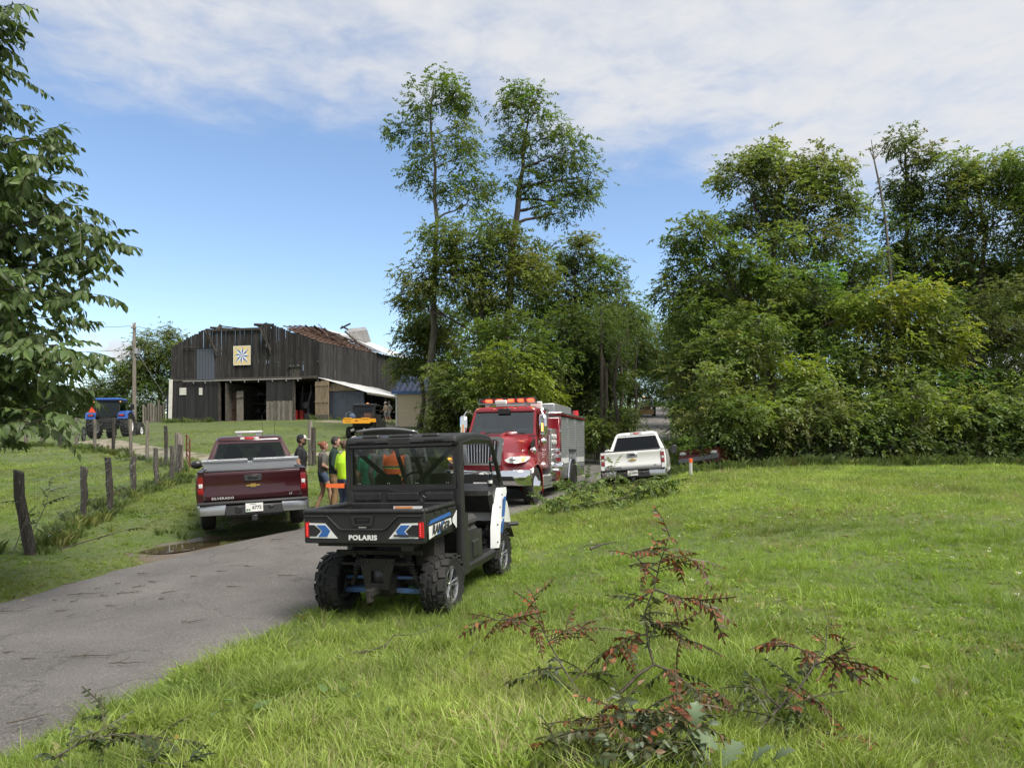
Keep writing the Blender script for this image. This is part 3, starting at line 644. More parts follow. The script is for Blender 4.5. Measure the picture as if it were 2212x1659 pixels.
# ------------------------------------------------------------------ utility pole and wires
up = D(290, 905, 66); ut = thing('utility_pole', 'weathered wooden utility pole left of the barn', 'pole', G(up.x, up.y, -.2)); h = (905 - 690) / 1534 * 66
m = MB(); m.tube([(0, 0, 0), (0, 0, h + .3)], [.2, .13], 10); m.build('pole', 'wood_grey', ut); m = MB(); m.box((0, -.1, h - .2), (.5, .1, .1)); m.build('crossarm', 'wood_grey', ut, smooth=None)
for x in (-.2, 0, .2): m = MB(); m.lathe([(.0, .2), (.05, .18), (.06, .06), (.03, 0)], (x, -.1, h - .14 + (.25 if x == 0 else 0)), 'z', 8); m.build('insulator', 'white_paint', ut)
m = MB(); m.lathe([(0, 0), (.16, 0), (.16, .5), (0, .5)], (.22, -.05, h * .72), 'z', 10); m.build('transformer', 'galv', ut)
def cable(label, a, b, sag, r=.02):
    a, b = Vector(a), Vector(b); m = MB(); m.tube([a.lerp(b, t / 14) - a - Vector((0, 0, sag * math.sin(PI * t / 14))) for t in range(15)], r, 4); return tag(m.build('power_line', 'steel_dark', None, a), label, 'cable')
tp_ = Vector((up.x, up.y, ut.location.z + h)); cable('upper power line running left from the utility pole', tp_, (-95, 70, tp_.z + 1), 1.0); cable('lower power line running left from the utility pole', tp_ - Vector((0, 0, 2.2)), (-95, 70, tp_.z - 1.2), 1.0)
cable('power line running from the pole behind the barn', tp_, (-8, 110, tp_.z + 1), 1.5); cable('slanting guy wire of the utility pole', tp_ - Vector((0, 0, 2)), G(up.x + 4.2, up.y, .1), 0.0)
# ------------------------------------------------------------------ marker post on the bank
mp_ = G(6.04, 24.0, -.05); mk = thing('marker_post', 'short grey round post with an orange band on the grass ridge', 'post', mp_)
m = MB(); m.tube([(0, 0, 0), (0, 0, .62)], .058, 12); m.build('post', 'pipe_pale', mk); mat('orange_paint', (.75, .12, .03), .5)
m = MB(); m.lathe([(.061, .52), (.061, .60), (.064, .60), (.064, .66), (.0, .67)], (0, 0, 0), 'z', 12); m.build('band', 'orange_paint', mk)
# ------------------------------------------------------------------ vegetation
def unit(a): return a / (np.linalg.norm(a, axis=-1, keepdims=True) + 1e-9)
def leaf_mesh(name, P, Dr, Nr, Lg, Wd, C, mt='leaf', fold=.18):
    "one mesh of folded diamond leaves: base P, direction Dr, normal Nr, length, width, colour"
    n = len(P); S = unit(np.cross(Dr, Nr)); Nn = np.cross(S, Dr)
    mid = P + Dr * (Lg * .45)[:, None]
    V = np.stack([P, mid + S * (Wd * .5)[:, None] + Nn * (Wd * fold)[:, None], P + Dr * Lg[:, None], mid - S * (Wd * .5)[:, None] + Nn * (Wd * fold)[:, None]], 1).reshape(-1, 3)
    i = np.arange(n) * 4; F = np.stack([i, i + 1, i + 2, i, i + 2, i + 3], 1).reshape(-1)
    me = bpy.data.meshes.new(name); me.vertices.add(4 * n); me.vertices.foreach_set('co', V.astype(np.float32).ravel())
    me.loops.add(6 * n); me.polygons.add(2 * n); me.loops.foreach_set('vertex_index', F.astype(np.int32))
    me.polygons.foreach_set('loop_start', np.arange(0, 6 * n, 3, dtype=np.int32)); me.polygons.foreach_set('loop_total', np.full(2 * n, 3, np.int32))
    me.update(); at = me.attributes.new('col', 'FLOAT_COLOR', 'POINT')
    at.data.foreach_set('color', np.repeat(np.c_[C, np.ones(n)], 4, 0).astype(np.float32).ravel())
    me.materials.append(M_(mt)); return me
def fronds(P, Dr, col, nl=7, fl=.34, ll=.16, lw=.065, droop=.5, rng=RNG):
    "compound leaves at P heading Dr -> leaflet arrays"
    n = len(P); Dr = unit(Dr); up = np.array([0, 0, 1.]); S = unit(np.cross(Dr, up)); k = np.arange(nl)
    t = ((k // 2 + 1) / (nl // 2 + 1)); t[-1] = 1; side = np.where(k % 2 == 0, 1., -1.); side[-1] = 0
    LP = P[:, None] + Dr[:, None] * (t * fl)[None, :, None]; LP[..., 2] -= (t ** 2 * fl * droop)[None]
    LD = Dr[:, None] * (.45 + .55 * (side == 0))[None, :, None] + S[:, None] * side[None, :, None] * .85 + rng.normal(0, .25, (n, nl, 3)); LD[..., 2] -= droop * .7
    LN = np.broadcast_to(up, (n, nl, 3)) + rng.normal(0, .35, (n, nl, 3)); sc = rng.uniform(.7, 1.25, (n, 1))
    C = np.repeat(col[:, None], nl, 1) * rng.uniform(.75, 1.25, (n, nl, 1))
    return LP.reshape(-1, 3), unit(LD.reshape(-1, 3)), unit(LN.reshape(-1, 3)), (sc * ll * rng.uniform(.8, 1.2, (n, nl))).ravel(), (sc * lw * rng.uniform(.8, 1.2, (n, nl))).ravel(), C.reshape(-1, 3)
def wob(a, b, n, j):
    a, b = Vector(a), Vector(b); L_ = (b - a).length; o = []
    for i in range(n + 1):
        t = i / n; p = a.lerp(b, t)
        if 0 < i < n: p += Vector((random.gauss(0, j), random.gauss(0, j), random.gauss(0, j * .6))) * L_
        o.append(p)
    return o
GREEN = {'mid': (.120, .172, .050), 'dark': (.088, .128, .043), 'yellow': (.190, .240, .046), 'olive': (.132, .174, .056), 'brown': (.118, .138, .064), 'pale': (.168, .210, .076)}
NT = [0]
def tree(name, label, px, Y, lobes, r=.2, tint='mid', dens=1.0, top=None, bark='bark', group='trees along the road and wood edge', dz=1.0, leaf=1.0, gap=.55, zbase=None, trunkpx=None):
    "lobes: (px, py, rx, ry[, tint]) in a 2212-wide view at depth Y"
    rng = np.random.default_rng(100 + NT[0]); random.seed(100 + NT[0]); NT[0] += 1
    s = Y / 1534; bx = (px - CX) * s; b = Vector((bx, Y, gz(bx, Y) - .1))
    root = thing(name, label, 'tree', b, group=group)
    A = []; wood = MB(); tops = [D(l[0], l[1], Y) for l in lobes]
    tp = max(tops, key=lambda p: p.z); tp = D(*top, Y) if top else tp.copy()
    path = [b] + ([D(q[0], q[1], Y) for q in trunkpx] if trunkpx else []) + [tp]
    pts = [path[0]]
    for a, c in zip(path[:-1], path[1:]): pts += wob(a, c, 4, .018)[1:]
    m = len(pts); rad = [max(.02, r * (1 - .85 * i / (m - 1)) * (1.25 if i == 0 else 1)) for i in range(m)]
    wood.tube([p - b for p in pts], rad, 9)
    for li, l in enumerate(lobes):
        c = D(l[0], l[1], Y); c.y += random.gauss(0, .25) * l[2] * s * dz; rx, rz = l[2] * s, l[3] * s; ry = rx * .9 * dz
        tn = GREEN[l[4] if len(l) > 4 else tint]; vol = (rx * rz) * 4
        nc = max(6, int(6.5 * (rx * rz) ** .85)); q = unit(rng.normal(0, 1, (nc, 3))) * rng.uniform(gap, 1.02, (nc, 1)) ** .8
        cc = np.array(c) + q * (rx, ry, rz)
        # limb from the trunk to the lobe, twigs to the clumps
        tz = c.z - b.z - random.uniform(.6, 1.6) * max(rx, rz) * .7
        at = min(range(m), key=lambda i: abs(pts[i].z - b.z - tz)); at = max(1, min(at, m - 2))
        lp = wob(pts[at], c, 4, .05); rl = rad[at] * .55
        wood.tube([p - b for p in lp], [max(.012, rl * (1 - .75 * i / 4)) for i in range(5)], 6)
        for e in cc[:24]:
            a = lp[random.choice((2, 3, 4))]; wood.tube([p - b for p in wob(a, Vector(e), 2, .06)], [.022 * r / .2 + .008, .014, .006], 4, False)
        nf = int(dens * 74 * vol ** .92 / leaf ** 1.6) + 40
        wt = rng.uniform(.4, 1.6, nc); ci = rng.choice(nc, nf, p=wt / wt.sum()); cs = .30 * (rx * rz) ** .25 + .14
        P = cc[ci] + rng.normal(0, 1, (nf, 3)) * (cs, cs, cs * .62)
        Dr = unit(P - np.array(c)) + rng.normal(0, .6, (nf, 3)); Dr[:, 2] -= .15
        ctint = rng.uniform(.72, 1.3, (nc, 1)) * np.clip(rng.normal(1, .07, (nc, 3)), .8, 1.2)
        A.append(fronds(P, Dr, np.array(tn) * ctint[ci], fl=.36 * leaf, ll=.21 * leaf, lw=.10 * leaf, rng=rng))
    ar = [np.concatenate(x) for x in zip(*A)]; ar[0] = ar[0] - np.array(b)
    wood.build('trunk', bark, root, smooth=60)
    link('crown', leaf_mesh('crown', *ar), root)
    return root

T = tree
# tall pair of trees over the fire engine
T('locust_tree', 'tall slender tree with bare pale trunk, left of the two tallest', 938, 44,
  [(942,190,42,34),(905,235,28,26),(900,285,48,32),(985,215,24,30),(1005,265,26,40),(940,330,48,42),(1010,335,40,30),(1025,395,36,40),(925,388,42,24),(975,400,36,36),(1010,440,22,22),(990,210,30,22)],
  .26, 'mid', .42, top=(940,170), bark='bark_pale', trunkpx=[(936,640),(938,420)], gap=.3)
T('locust_tree', 'tall tree with a dark leaning trunk and rounded crown, right of the two tallest', 1085, 46,
  [(1128,212,40,24),(1100,245,26,30),(1165,232,36,28),(1140,285,52,34),(1215,290,42,36),(1100,310,26,28),(1170,345,46,28),(1240,335,42,36),(1272,385,24,36),(1215,390,46,34),(1150,395,40,26),(1250,420,34,22),(1190,440,44,16),(1110,395,20,22),(1205,462,20,14)],
  .3, 'mid', .42, top=(1142,240), trunkpx=[(1105,540),(1120,430),(1130,340)], gap=.3)
# the mass below them
T('ash_tree', 'broad dusty green tree below the tall pair, behind the fire engine cab', 1000, 42,
  [(1060,485,46,44),(1020,540,58,48),(1095,545,60,48),(960,520,46,40),(915,590,46,38),(985,610,70,52),(1070,620,72,56),(890,640,26,30),(1130,600,50,46)], .3, 'olive', .95, gap=.4)
T('ash_tree', 'yellowish leafy tree rising left of the fire engine, its low boughs against the barn', 905, 47,
  [(930,690,56,52),(905,745,44,46),(950,780,56,48),(890,790,26,24,'pale'),(866,806,16,9,'pale'),(900,690,30,34,'pale')], .18, 'olive', .95)
T('willow_tree', 'drooping grey green tree hanging over the tan shed', 945, 40,
  [(958,850,24,46,'brown'),(968,900,30,44),(948,930,12,30),(985,880,44,46),(962,800,28,46),(1010,820,50,46),(970,950,26,30)], .15, 'olive', 1.1, bark='bark_pale')
T('maple_tree', 'bushy bright green tree directly behind the red light bar', 1110, 38,
  [(1060,740,66,50),(1130,730,62,50),(1180,780,46,44,'mid'),(1100,810,76,48,'yellow'),(1150,860,56,44,'yellow'),(1040,850,56,46),(1090,905,60,36)], .2, 'mid', .9)
T('ash_tree', 'large rounded tree with thin pale top, right of the tall pair', 1230, 50,
  [(1180,570,54,44),(1240,545,44,36,'pale'),(1290,590,50,44),(1225,630,66,52),(1320,640,42,40,'pale'),(1160,650,54,46),(1290,690,64,52),(1365,680,36,34)], .28, 'mid', .95, gap=.4)
T('ash_tree', 'dark shaded tree standing over the back of the fire engine', 1260, 44,
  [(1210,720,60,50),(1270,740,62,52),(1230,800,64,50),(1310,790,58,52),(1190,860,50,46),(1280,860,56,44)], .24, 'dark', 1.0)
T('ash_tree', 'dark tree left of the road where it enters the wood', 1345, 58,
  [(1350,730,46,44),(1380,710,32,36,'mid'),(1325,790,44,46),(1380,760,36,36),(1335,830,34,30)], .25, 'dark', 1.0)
T('ash_tree', 'far tree closing the view above the road', 1472, 92,
  [(1430,740,40,44,'olive'),(1400,760,34,46),(1460,770,40,50),(1425,800,44,34),(1465,720,30,40,'mid'),(1468,840,16,30)], .3, 'mid', .8)
# right-hand wood
T('hickory_tree', 'big broad crowned tree, the tallest on the left of the right-hand wood', 1640, 37,
  [(1650,345,54,36),(1600,390,52,38),(1690,385,58,42),(1770,360,62,36),(1820,400,42,40),(1740,440,66,46),(1640,450,62,42),(1580,470,36,28),(1840,460,30,40),(1790,510,60,38),(1690,530,66,38)], .34, 'pale', .95, top=(1690,360), gap=.35)
T('hickory_tree', 'tree reaching left with spreading boughs beside the road gap', 1600, 35,
  [(1510,500,44,32),(1480,520,32,30),(1545,540,46,32),(1480,585,36,22),(1455,630,32,26),(1600,580,62,40),(1530,630,52,36),(1660,620,66,40),(1500,680,44,36),(1570,690,60,40)], .26, 'mid', .9, top=(1620,540), gap=.4)
T('elm_tree', 'dark thin topped tree behind the bare snag on the right', 1975, 42,
  [(1942,300,22,18,'brown'),(1965,335,26,22,'brown'),(1985,390,40,36,'brown'),(1945,400,28,34),(2010,450,52,48),(1960,500,46,50),(2040,540,62,52,'brown'),(1920,560,40,46),(2010,610,66,48)], .28, 'dark', .9, top=(1955,320), gap=.35)
T('hickory_tree', 'light green crowned tree near the right edge', 2110, 41,
  [(2065,350,52,32),(2130,365,54,36),(2170,410,46,44),(2090,420,60,44),(2150,480,66,50),(2190,560,52,56),(2120,580,60,54)], .28, 'pale', .95, top=(2100,350), gap=.4)
T('hickory_tree', 'tree cut off by the right edge of the view', 2270, 39,
  [(2225,345,28,34,'mid'),(2260,400,50,50),(2240,480,50,56),(2260,600,66,66),(2230,700,60,66)], .28, 'mid', .95)
T('maple_tree', 'yellow green young tree standing forward in the right-hand wood', 1940, 32,
  [(1880,640,52,34,'yellow'),(1945,635,50,34,'yellow'),(1990,690,56,40),(1900,700,62,42,'yellow'),(2030,750,48,38,'yellow'),(1960,770,66,42),(1850,770,62,40),(1900,830,64,40),(1990,840,62,40)], .17, 'mid', .9)
T('maple_tree', 'leafy young tree with yellow tinged boughs near the grey marker post', 1620, 31,
  [(1640,690,52,38),(1560,750,54,38),(1640,770,58,40,'olive'),(1720,800,56,30,'yellow'),(1600,830,62,32,'yellow'),(1540,810,40,34),(1690,850,62,34),(1500,790,34,34)], .16, 'olive', .95)
T('maple_tree', 'mid green tree filling the middle of the right-hand wood', 1780, 34,
  [(1760,620,60,44),(1790,700,66,46),(1730,720,56,42),(1820,660,44,40),(1790,790,60,40)], .2, 'mid', .95)
T('elm_tree', 'dark grey green tree behind the thicket at the far right', 2110, 36,
  [(2080,680,62,50),(2150,680,58,52,'brown'),(2110,770,70,52),(2190,780,60,56),(2060,820,56,46),(2140,860,70,50)], .24, 'dark', .95)
T('hickory_tree', 'leafy tree filling the gap below the big broad crown', 1700, 40, [(1620,600,60,42),(1700,590,62,44,'pale'),(1790,600,58,44),(1850,560,44,44),(1740,660,66,44),(1650,680,60,44),(1840,640,50,44)], .24, 'olive', .8, gap=.4)
T('hickory_tree', 'leafy tree filling the gap left of the light green crown', 2060, 45, [(2000,560,60,50),(2080,590,62,52,'pale'),(2160,620,62,54),(2030,660,60,52),(2200,680,56,56)], .24, 'olive', .8, gap=.4)
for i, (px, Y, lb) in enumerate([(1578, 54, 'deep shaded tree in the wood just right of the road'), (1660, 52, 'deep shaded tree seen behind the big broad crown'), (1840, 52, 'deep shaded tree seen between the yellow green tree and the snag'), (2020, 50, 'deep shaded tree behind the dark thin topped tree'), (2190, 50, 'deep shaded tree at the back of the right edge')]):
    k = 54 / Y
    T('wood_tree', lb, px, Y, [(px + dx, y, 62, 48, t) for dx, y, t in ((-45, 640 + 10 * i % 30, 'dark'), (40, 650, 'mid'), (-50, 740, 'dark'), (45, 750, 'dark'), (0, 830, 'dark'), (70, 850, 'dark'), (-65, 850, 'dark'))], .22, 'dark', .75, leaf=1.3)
# thicket of shrubs along the right-hand wood
for i, (px, py, Y, tn) in enumerate([(1545,905,29,'mid'),(1610,925,28.5,'dark'),(1700,915,29,'dark'),(1790,930,28.5,'mid'),(1880,920,29,'dark'),(1975,925,28.5,'mid'),(2070,915,29,'dark'),(2165,905,29,'mid'),(2255,900,29,'dark')]):
    side = ['right beside the grey marker post', 'first right of the red car hood', 'third along the wood edge from the road', 'middle of the wood edge, left of the scrubby grass', 'middle of the wood edge, below the yellow green tree', 'right of the yellow green tree', 'third from the right edge', 'next to last at the right', 'last at the right edge'][i]
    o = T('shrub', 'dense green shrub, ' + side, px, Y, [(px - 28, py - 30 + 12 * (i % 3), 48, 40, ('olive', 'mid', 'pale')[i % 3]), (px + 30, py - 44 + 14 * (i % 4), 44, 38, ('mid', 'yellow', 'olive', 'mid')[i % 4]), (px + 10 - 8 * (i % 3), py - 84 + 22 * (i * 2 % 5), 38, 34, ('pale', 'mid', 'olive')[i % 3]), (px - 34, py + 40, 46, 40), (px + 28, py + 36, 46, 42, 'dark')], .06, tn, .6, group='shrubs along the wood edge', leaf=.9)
    o['category'] = 'shrub'
for i, (px, py, Y, tn) in enumerate([(1285, 945, 37, 'mid'), (1335, 915, 47, 'dark'), (1492, 905, 52, 'dark'), (1488, 860, 66, 'mid')]):
    o = T('shrub', 'roadside bush, ' + ['low and leafy just behind the fire engine', 'dark, left of the road beyond the white pickup', 'dark, right of the road beyond the white pickup', 'pale, farther up on the right of the road'][i], px, Y,
      [(px - 16, py, 26, 24), (px + 18, py - 6, 26, 26), (px, py - 24, 26, 22)], .05, tn, 1.0, group='bushes beside the road')
    o['category'] = 'shrub'
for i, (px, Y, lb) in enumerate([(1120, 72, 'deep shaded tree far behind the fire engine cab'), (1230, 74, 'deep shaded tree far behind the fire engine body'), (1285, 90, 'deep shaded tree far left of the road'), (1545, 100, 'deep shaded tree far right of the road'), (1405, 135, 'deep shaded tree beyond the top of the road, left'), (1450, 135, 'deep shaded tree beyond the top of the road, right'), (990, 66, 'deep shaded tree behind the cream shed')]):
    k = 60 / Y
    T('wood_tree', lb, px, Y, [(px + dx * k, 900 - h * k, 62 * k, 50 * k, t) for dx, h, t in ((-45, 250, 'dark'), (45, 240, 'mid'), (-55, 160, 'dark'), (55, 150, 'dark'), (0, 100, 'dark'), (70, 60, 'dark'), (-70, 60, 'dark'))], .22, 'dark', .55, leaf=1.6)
for px, Y, lb in ((1515, 66, 'tree added to shade the far lane, nearest of the three right of the road'), (1500, 78, 'tree added to shade the far lane, middle of the three right of the road'), (1490, 92, 'tree added to shade the far lane, farthest of the three right of the road')):  # added trees whose crowns throw shade on the far road
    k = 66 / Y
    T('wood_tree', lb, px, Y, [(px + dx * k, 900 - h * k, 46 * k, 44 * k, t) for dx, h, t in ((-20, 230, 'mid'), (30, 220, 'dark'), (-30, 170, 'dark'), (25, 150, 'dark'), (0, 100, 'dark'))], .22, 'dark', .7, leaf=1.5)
# trees behind the barn and the pasture
T('oak_tree', 'rounded tree left of the barn, behind the utility pole', 345, 78, [(340,740,44,34,'pale'),(310,770,36,34),(375,755,34,40),(350,800,50,40,'dark'),(300,820,40,36),(395,820,30,50),(330,860,50,40,'dark')], .3, 'olive', 1.0, gap=.4)
T('oak_tree', 'low dark tree behind the blue tractor', 255, 80, [(250,820,36,30),(285,810,30,28),(235,850,34,34,'dark'),(275,860,44,34),(225,885,34,22),(290,890,34,22)], .25, 'dark', 1.0)
T('oak_tree', 'far tree at the edge of the pasture', 170, 100, [(170,860,44,26),(130,870,40,24),(210,865,36,26,'dark'),(150,890,40,20,'dark'),(195,892,36,20,'dark')], .25, 'olive', .9)
T('oak_tree', 'far tree at the left end of the pasture', 50, 100, [(40,860,44,28),(85,866,40,24),(0,860,50,30,'dark'),(30,892,40,20,'dark'),(90,892,40,20,'dark')], .25, 'olive', .9)
T('oak_tree', 'far tree beyond the left edge of the view', -90, 100, [(-90,860,60,34),(-140,866,50,30)], .25, 'olive', .9)
# thin trunks along the left of the road in the wood
for i, (px, Y, h) in enumerate([(1292, 40, 8), (1310, 42, 9), (1322, 44, 9), (1338, 47, 9), (1352, 49, 8.5), (1366, 55, 9), (1301, 47, 9), (1331, 40, 7)]):
    x = (px - CX) / 1534 * Y; o = thing('tree_trunk', 'thin bare lower trunk of a roadside tree left of the road', 'tree', G(x, Y, -.1), group='thin trunks left of the road')
    m = MB(); p = wob((0, 0, 0), (random.gauss(0, .4), random.gauss(0, .4), h), 5, .015); m.tube(p, [.15, .12, .11, .1, .08, .05], 8)
    m.tube(wob(p[3], p[3] + Vector((random.gauss(0, 1), random.gauss(0, 1), 1.8)), 3, .05), [.05, .035, .02, .008], 5)
    m.build('trunk', 'bark', o, smooth=60)
    P = np.array(p[5])[None] + RNG.normal(0, .9, (160, 3)); a = fronds(P, RNG.normal(0, 1, (160, 3)), np.array([GREEN['dark']] * 160)); link('crown', leaf_mesh('crown', *a), o)
# bare snag
sn = thing('dead_tree', 'bare grey dead trunk with forked tip rising from the right-hand wood', 'tree', G((1915 - CX) / 1534 * 40, 40, -.1))
q = sn.location; m = MB(); pp = [Vector((0, 0, 0))] + [D(x, y, 40) - q for x, y in ((1922, 760), (1924, 600), (1912, 470), (1900, 400), (1888, 345), (1882, 302))]
m.tube(pp, [.13, .11, .09, .07, .055, .04, .015], 8); m.tube([pp[5], D(1896, 335, 40) - q, D(1910, 318, 40) - q], [.05, .03, .01], 6); m.tube([pp[5], D(1876, 318, 40) - q], [.04, .01], 6)
m.build('trunk', 'bark_pale', sn, smooth=60)

# ------------------------------------------------------------------ near tree at the left: compound leaves as parts
def frond_mesh(name, nl, fl, ll, lw, droop, cols, seed, stem=True, curl=0.0, hang=0.0):
    rng = np.random.default_rng(seed); A = [[], [], [], [], [], []]; k = nl // 2
    def rach(t): return np.array([0, t * fl, -droop * fl * t * t])
    for i in range(nl):
        t = .16 + .84 * (i // 2) / k if i < nl - 1 else 1.0; sd = 1 if i % 2 == 0 else -1
        d = np.array([sd * .8, .55, -.35 - droop * .5]) if i < nl - 1 else np.array([0, 1, -droop * 1.5])
        d = d * (1 - .35 * hang) + np.array([0, 0, -.75 * hang]) + rng.normal(0, .14 + .1 * hang, 3); n_ = np.array([-.25 * sd, 0, 1]) + rng.normal(0, .25 + curl, 3); sz = (math.sin(PI * (.22 + .66 * t)) * .5 + .5) * rng.uniform(.85, 1.15)
        c = np.array(cols[rng.integers(len(cols))]) * rng.uniform(.8, 1.2)
        for a, v in zip(A, (rach(t), d, n_, ll * sz, lw * sz, c)): a.append(v)
    A = [np.array(a) for a in A]; A[1] = unit(A[1]); A[2] = unit(A[2])
    return leaf_shape(name, A, [tuple(rach(t)) for t in np.linspace(0, 1, 5)] if stem else None)
def leaf_shape(name, A, rach, sr=.0035):
    "pointed oval leaflets of two folded halves plus a thin stalk"
    me0 = MB(); cols = []
    for P, d, n_, L_, W, c in zip(*A):
        s = np.cross(d, n_); s /= np.linalg.norm(s) + 1e-9; nn = np.cross(s, d)
        mids = [P + d * L_ * t - nn * L_ * .22 * t * t for t in (0, .3, .65, 1)]
        l = [mids[1] + s * W * .48 + nn * W * .12, mids[2] + s * W * .36 + nn * W * .1]; r_ = [mids[1] - s * W * .48 + nn * W * .12, mids[2] - s * W * .36 + nn * W * .1]
        me0.add([*mids, *l, *r_], [(0, 1, 4), (1, 2, 5, 4), (2, 3, 5), (0, 6, 1), (1, 6, 7, 2), (2, 7, 3)]); cols += [c] * 8
    if rach:
        k = len(me0.v); me0.tube(rach, sr, 3, False); cols += [(.09, .085, .04)] * (len(me0.v) - k)
    me = bpy.data.meshes.new(name); me.from_pydata(me0.v, [], me0.f); at = me.attributes.new('col', 'FLOAT_COLOR', 'POINT')
    at.data.foreach_set('color', np.c_[np.array(cols), np.ones(len(cols))].astype(np.float32).ravel()); me.materials.append(M_('leaf_big')); me.update(); return me
def aim(d, roll=0.0):
    "rotation that turns local +Y to d, keeping Z up"
    d = Vector(d).normalized(); x = d.cross(Vector((0, 0, 1))); x = x.normalized() if x.length > 1e-3 else Vector((1, 0, 0)); z = x.cross(d)
    return (Matrix((x, d, z)).transposed() @ Matrix.Rotation(roll, 3, 'Y')).to_euler()
random.seed(21); wal = [frond_mesh('leaf', 11, .42, .155, .074, .12 + .10 * i, [(.080, .125, .036), (.105, .158, .044), (.064, .104, .033)], 40 + i, True, .2, .55) for i in range(5)]
nb = D(-330, 1180, 9.4); wt = thing('walnut_tree', 'near dark green tree with long drooping leaves along the left edge', 'tree', G(nb.x, nb.y, -.1)); wo = wt.location
wood = MB(); tr = [Vector((0, 0, 0)), D(-330, 800, 9.4) - wo, D(-300, 400, 9.2) - wo, D(-280, 0, 9.2) - wo, D(-280, -350, 9.2) - wo]
wood.tube(tr, [.26, .21, .17, .12, .05], 10); spots = []
tips = [(45,20),(10,60),(-20,-30),(60,85),(20,130),(75,165),(60,215),(165,300),(150,340),(100,300),(40,330),(210,445),(160,400),(130,450),(215,480),(280,520),(265,560),(225,600),(235,640),(150,560),(100,620),(190,700),(150,690),(60,690),(215,775),(175,800),(110,760),(185,860),(140,900),(80,880),(35,945),(20,820),(60,500),(0,420),(30,580),(110,510),(20,250),(-60,300),(-60,500),(-60,650),(-60,800),(-40,40),(-90,150),(-20,720),(140,830),(70,800),(200,840),(160,745),(20,640),(120,400),(180,520),(90,440)]
for i, (px, py) in enumerate(tips):
    Yd = 9.2 + random.uniform(-1.5, 1.3); e = D(px - 34, py, Yd) - wo; a = max(tr, key=lambda p: -abs(p.z - (e.z - .6))); a = Vector((a.x, a.y, max(1.5, e.z - random.uniform(.2, 1.1))))
    k = a.lerp(Vector((tr[1].x, tr[1].y, a.z)), .5); p = wob(k, e, 5, .03); p[2].z += .1; p[3].z += .14; p[4].z += .1
    wood.tube(p, [.045, .036, .027, .018, .011, .005], 5, False); n = len(p)
    L_ = (e - k).length; cnt = max(9, int(L_ * 8.5))
    for j in range(cnt):
        t = 1 - (j / cnt) * .62; f = t * (n - 1); ii = min(int(f), n - 2); pos = p[ii].lerp(p[ii + 1], f - ii)
        if j == 0: pos = e
        d = (p[ii + 1] - p[ii]).normalized(); sd = 1 if j % 2 else -1
        if j: d = d * random.uniform(.25, .9) + Vector((random.gauss(0, .5), random.gauss(0, .5), random.gauss(.1, .32))) + d.cross(Vector((0, 0, 1))) * sd * random.uniform(.5, 1.1)
        sp_ = pos + Vector((random.gauss(0, .05), random.gauss(0, .05), random.gauss(0, .05))); spots.append((sp_, d, random.uniform(.75, 1.2)))
wood.build('trunk', 'bark', wt, smooth=60)
def in_view(p):
    q = p + wo; return CX + 1534 * q.x / q.y > -30
vis = [s for s in spots if in_view(s[0])]; vis.sort(key=lambda s: (s[0] + wo).y); parts_ = set(id(s) for s in vis[:300])
V = []; F = []; C = []; off = 0
for s in spots:
    me = random.choice(wal); ro = aim(s[1], random.gauss(0, .3))
    if id(s) in parts_: link('leaf', me, wt, s[0], ro, (s[2],) * 3); continue
    Mx = np.array(Matrix.LocRotScale(s[0], ro, (s[2],) * 3)); co = np.empty(len(me.vertices) * 3); me.vertices.foreach_get('co', co); co = co.reshape(-1, 3) @ Mx[:3, :3].T + Mx[:3, 3]
    cl = np.empty(len(co) * 4, np.float32); me.attributes['col'].data.foreach_get('color', cl)
    V.append(co); C.append(cl.reshape(-1, 4)); F += [tuple(i + off for i in pg.vertices) for pg in me.polygons]; off += len(co)
me = bpy.data.meshes.new('crown'); me.from_pydata(np.concatenate(V), [], F); at = me.attributes.new('col', 'FLOAT_COLOR', 'POINT'); at.data.foreach_set('color', np.concatenate(C).ravel()); me.materials.append(M_('leaf_big'))
kind(link('crown', me, wt), 'stuff')
# ------------------------------------------------------------------ grass and weeds (uncountable: one object each)
def clump(name, nb, hmin, hmax, wd, spread, lean, seed, broad=False):
    rng = random.Random(seed); m = MB()
    for i in range(nb):
        a = rng.uniform(0, 2 * PI); r = spread * math.sqrt(rng.random()); x, y = r * math.cos(a), r * math.sin(a)
        b = a + rng.gauss(0, 1.0); h = rng.uniform(hmin, hmax); le = lean * h * rng.uniform(.3, 1.3); dx, dy = math.cos(b), math.sin(b); w_ = wd * rng.uniform(.7, 1.3)
        t = rng.uniform(0, PI); sx, sy = math.cos(t) * w_ / 2, math.sin(t) * w_ / 2
        if broad:
            p0 = Vector((x, y, 0)); p1 = Vector((x + dx * le * .6, y + dy * le * .6, h * .7)); p2 = Vector((x + dx * le * 1.5, y + dy * le * 1.5, h)); s = Vector((-dy, dx, 0)) * w_
            m.add([p0, p1 - s, p2, p1 + s], [(0, 1, 2), (0, 2, 3)])
        else:
            zs = (0, .55, 1); ls = (0, .35, 1.0); P = [Vector((x + dx * le * l, y + dy * le * l, h * z * (1 - .18 * lean * l))) for z, l in zip(zs, ls)]; s = Vector((sx, sy, 0))
            m.add([P[0] - s, P[0] + s, P[1] + s * .75, P[1] - s * .75, P[2]], [(0, 1, 2, 3), (3, 2, 4)])
    me = m.mesh(name, 'blade', None); return bpy.data.objects.new(name, me)
gc = bpy.data.collections.new('grass_kinds'); kinds = []
for i in range(5): kinds.append(clump(f'a{i}', 16, .07, .20, .0065, .075, .75, i))
for i in range(3): kinds.append(clump(f'b{i}', 20, .08, .18, .014, .22, .7, 20 + i))
for i in range(2): kinds.append(clump(f'c{i}', 10, .04, .10, .022, .08, .8, 40 + i, True))
for i in range(2): kinds.append(clump(f'd{i}', 18, .25, .62, .012, .14, .55, 50 + i))
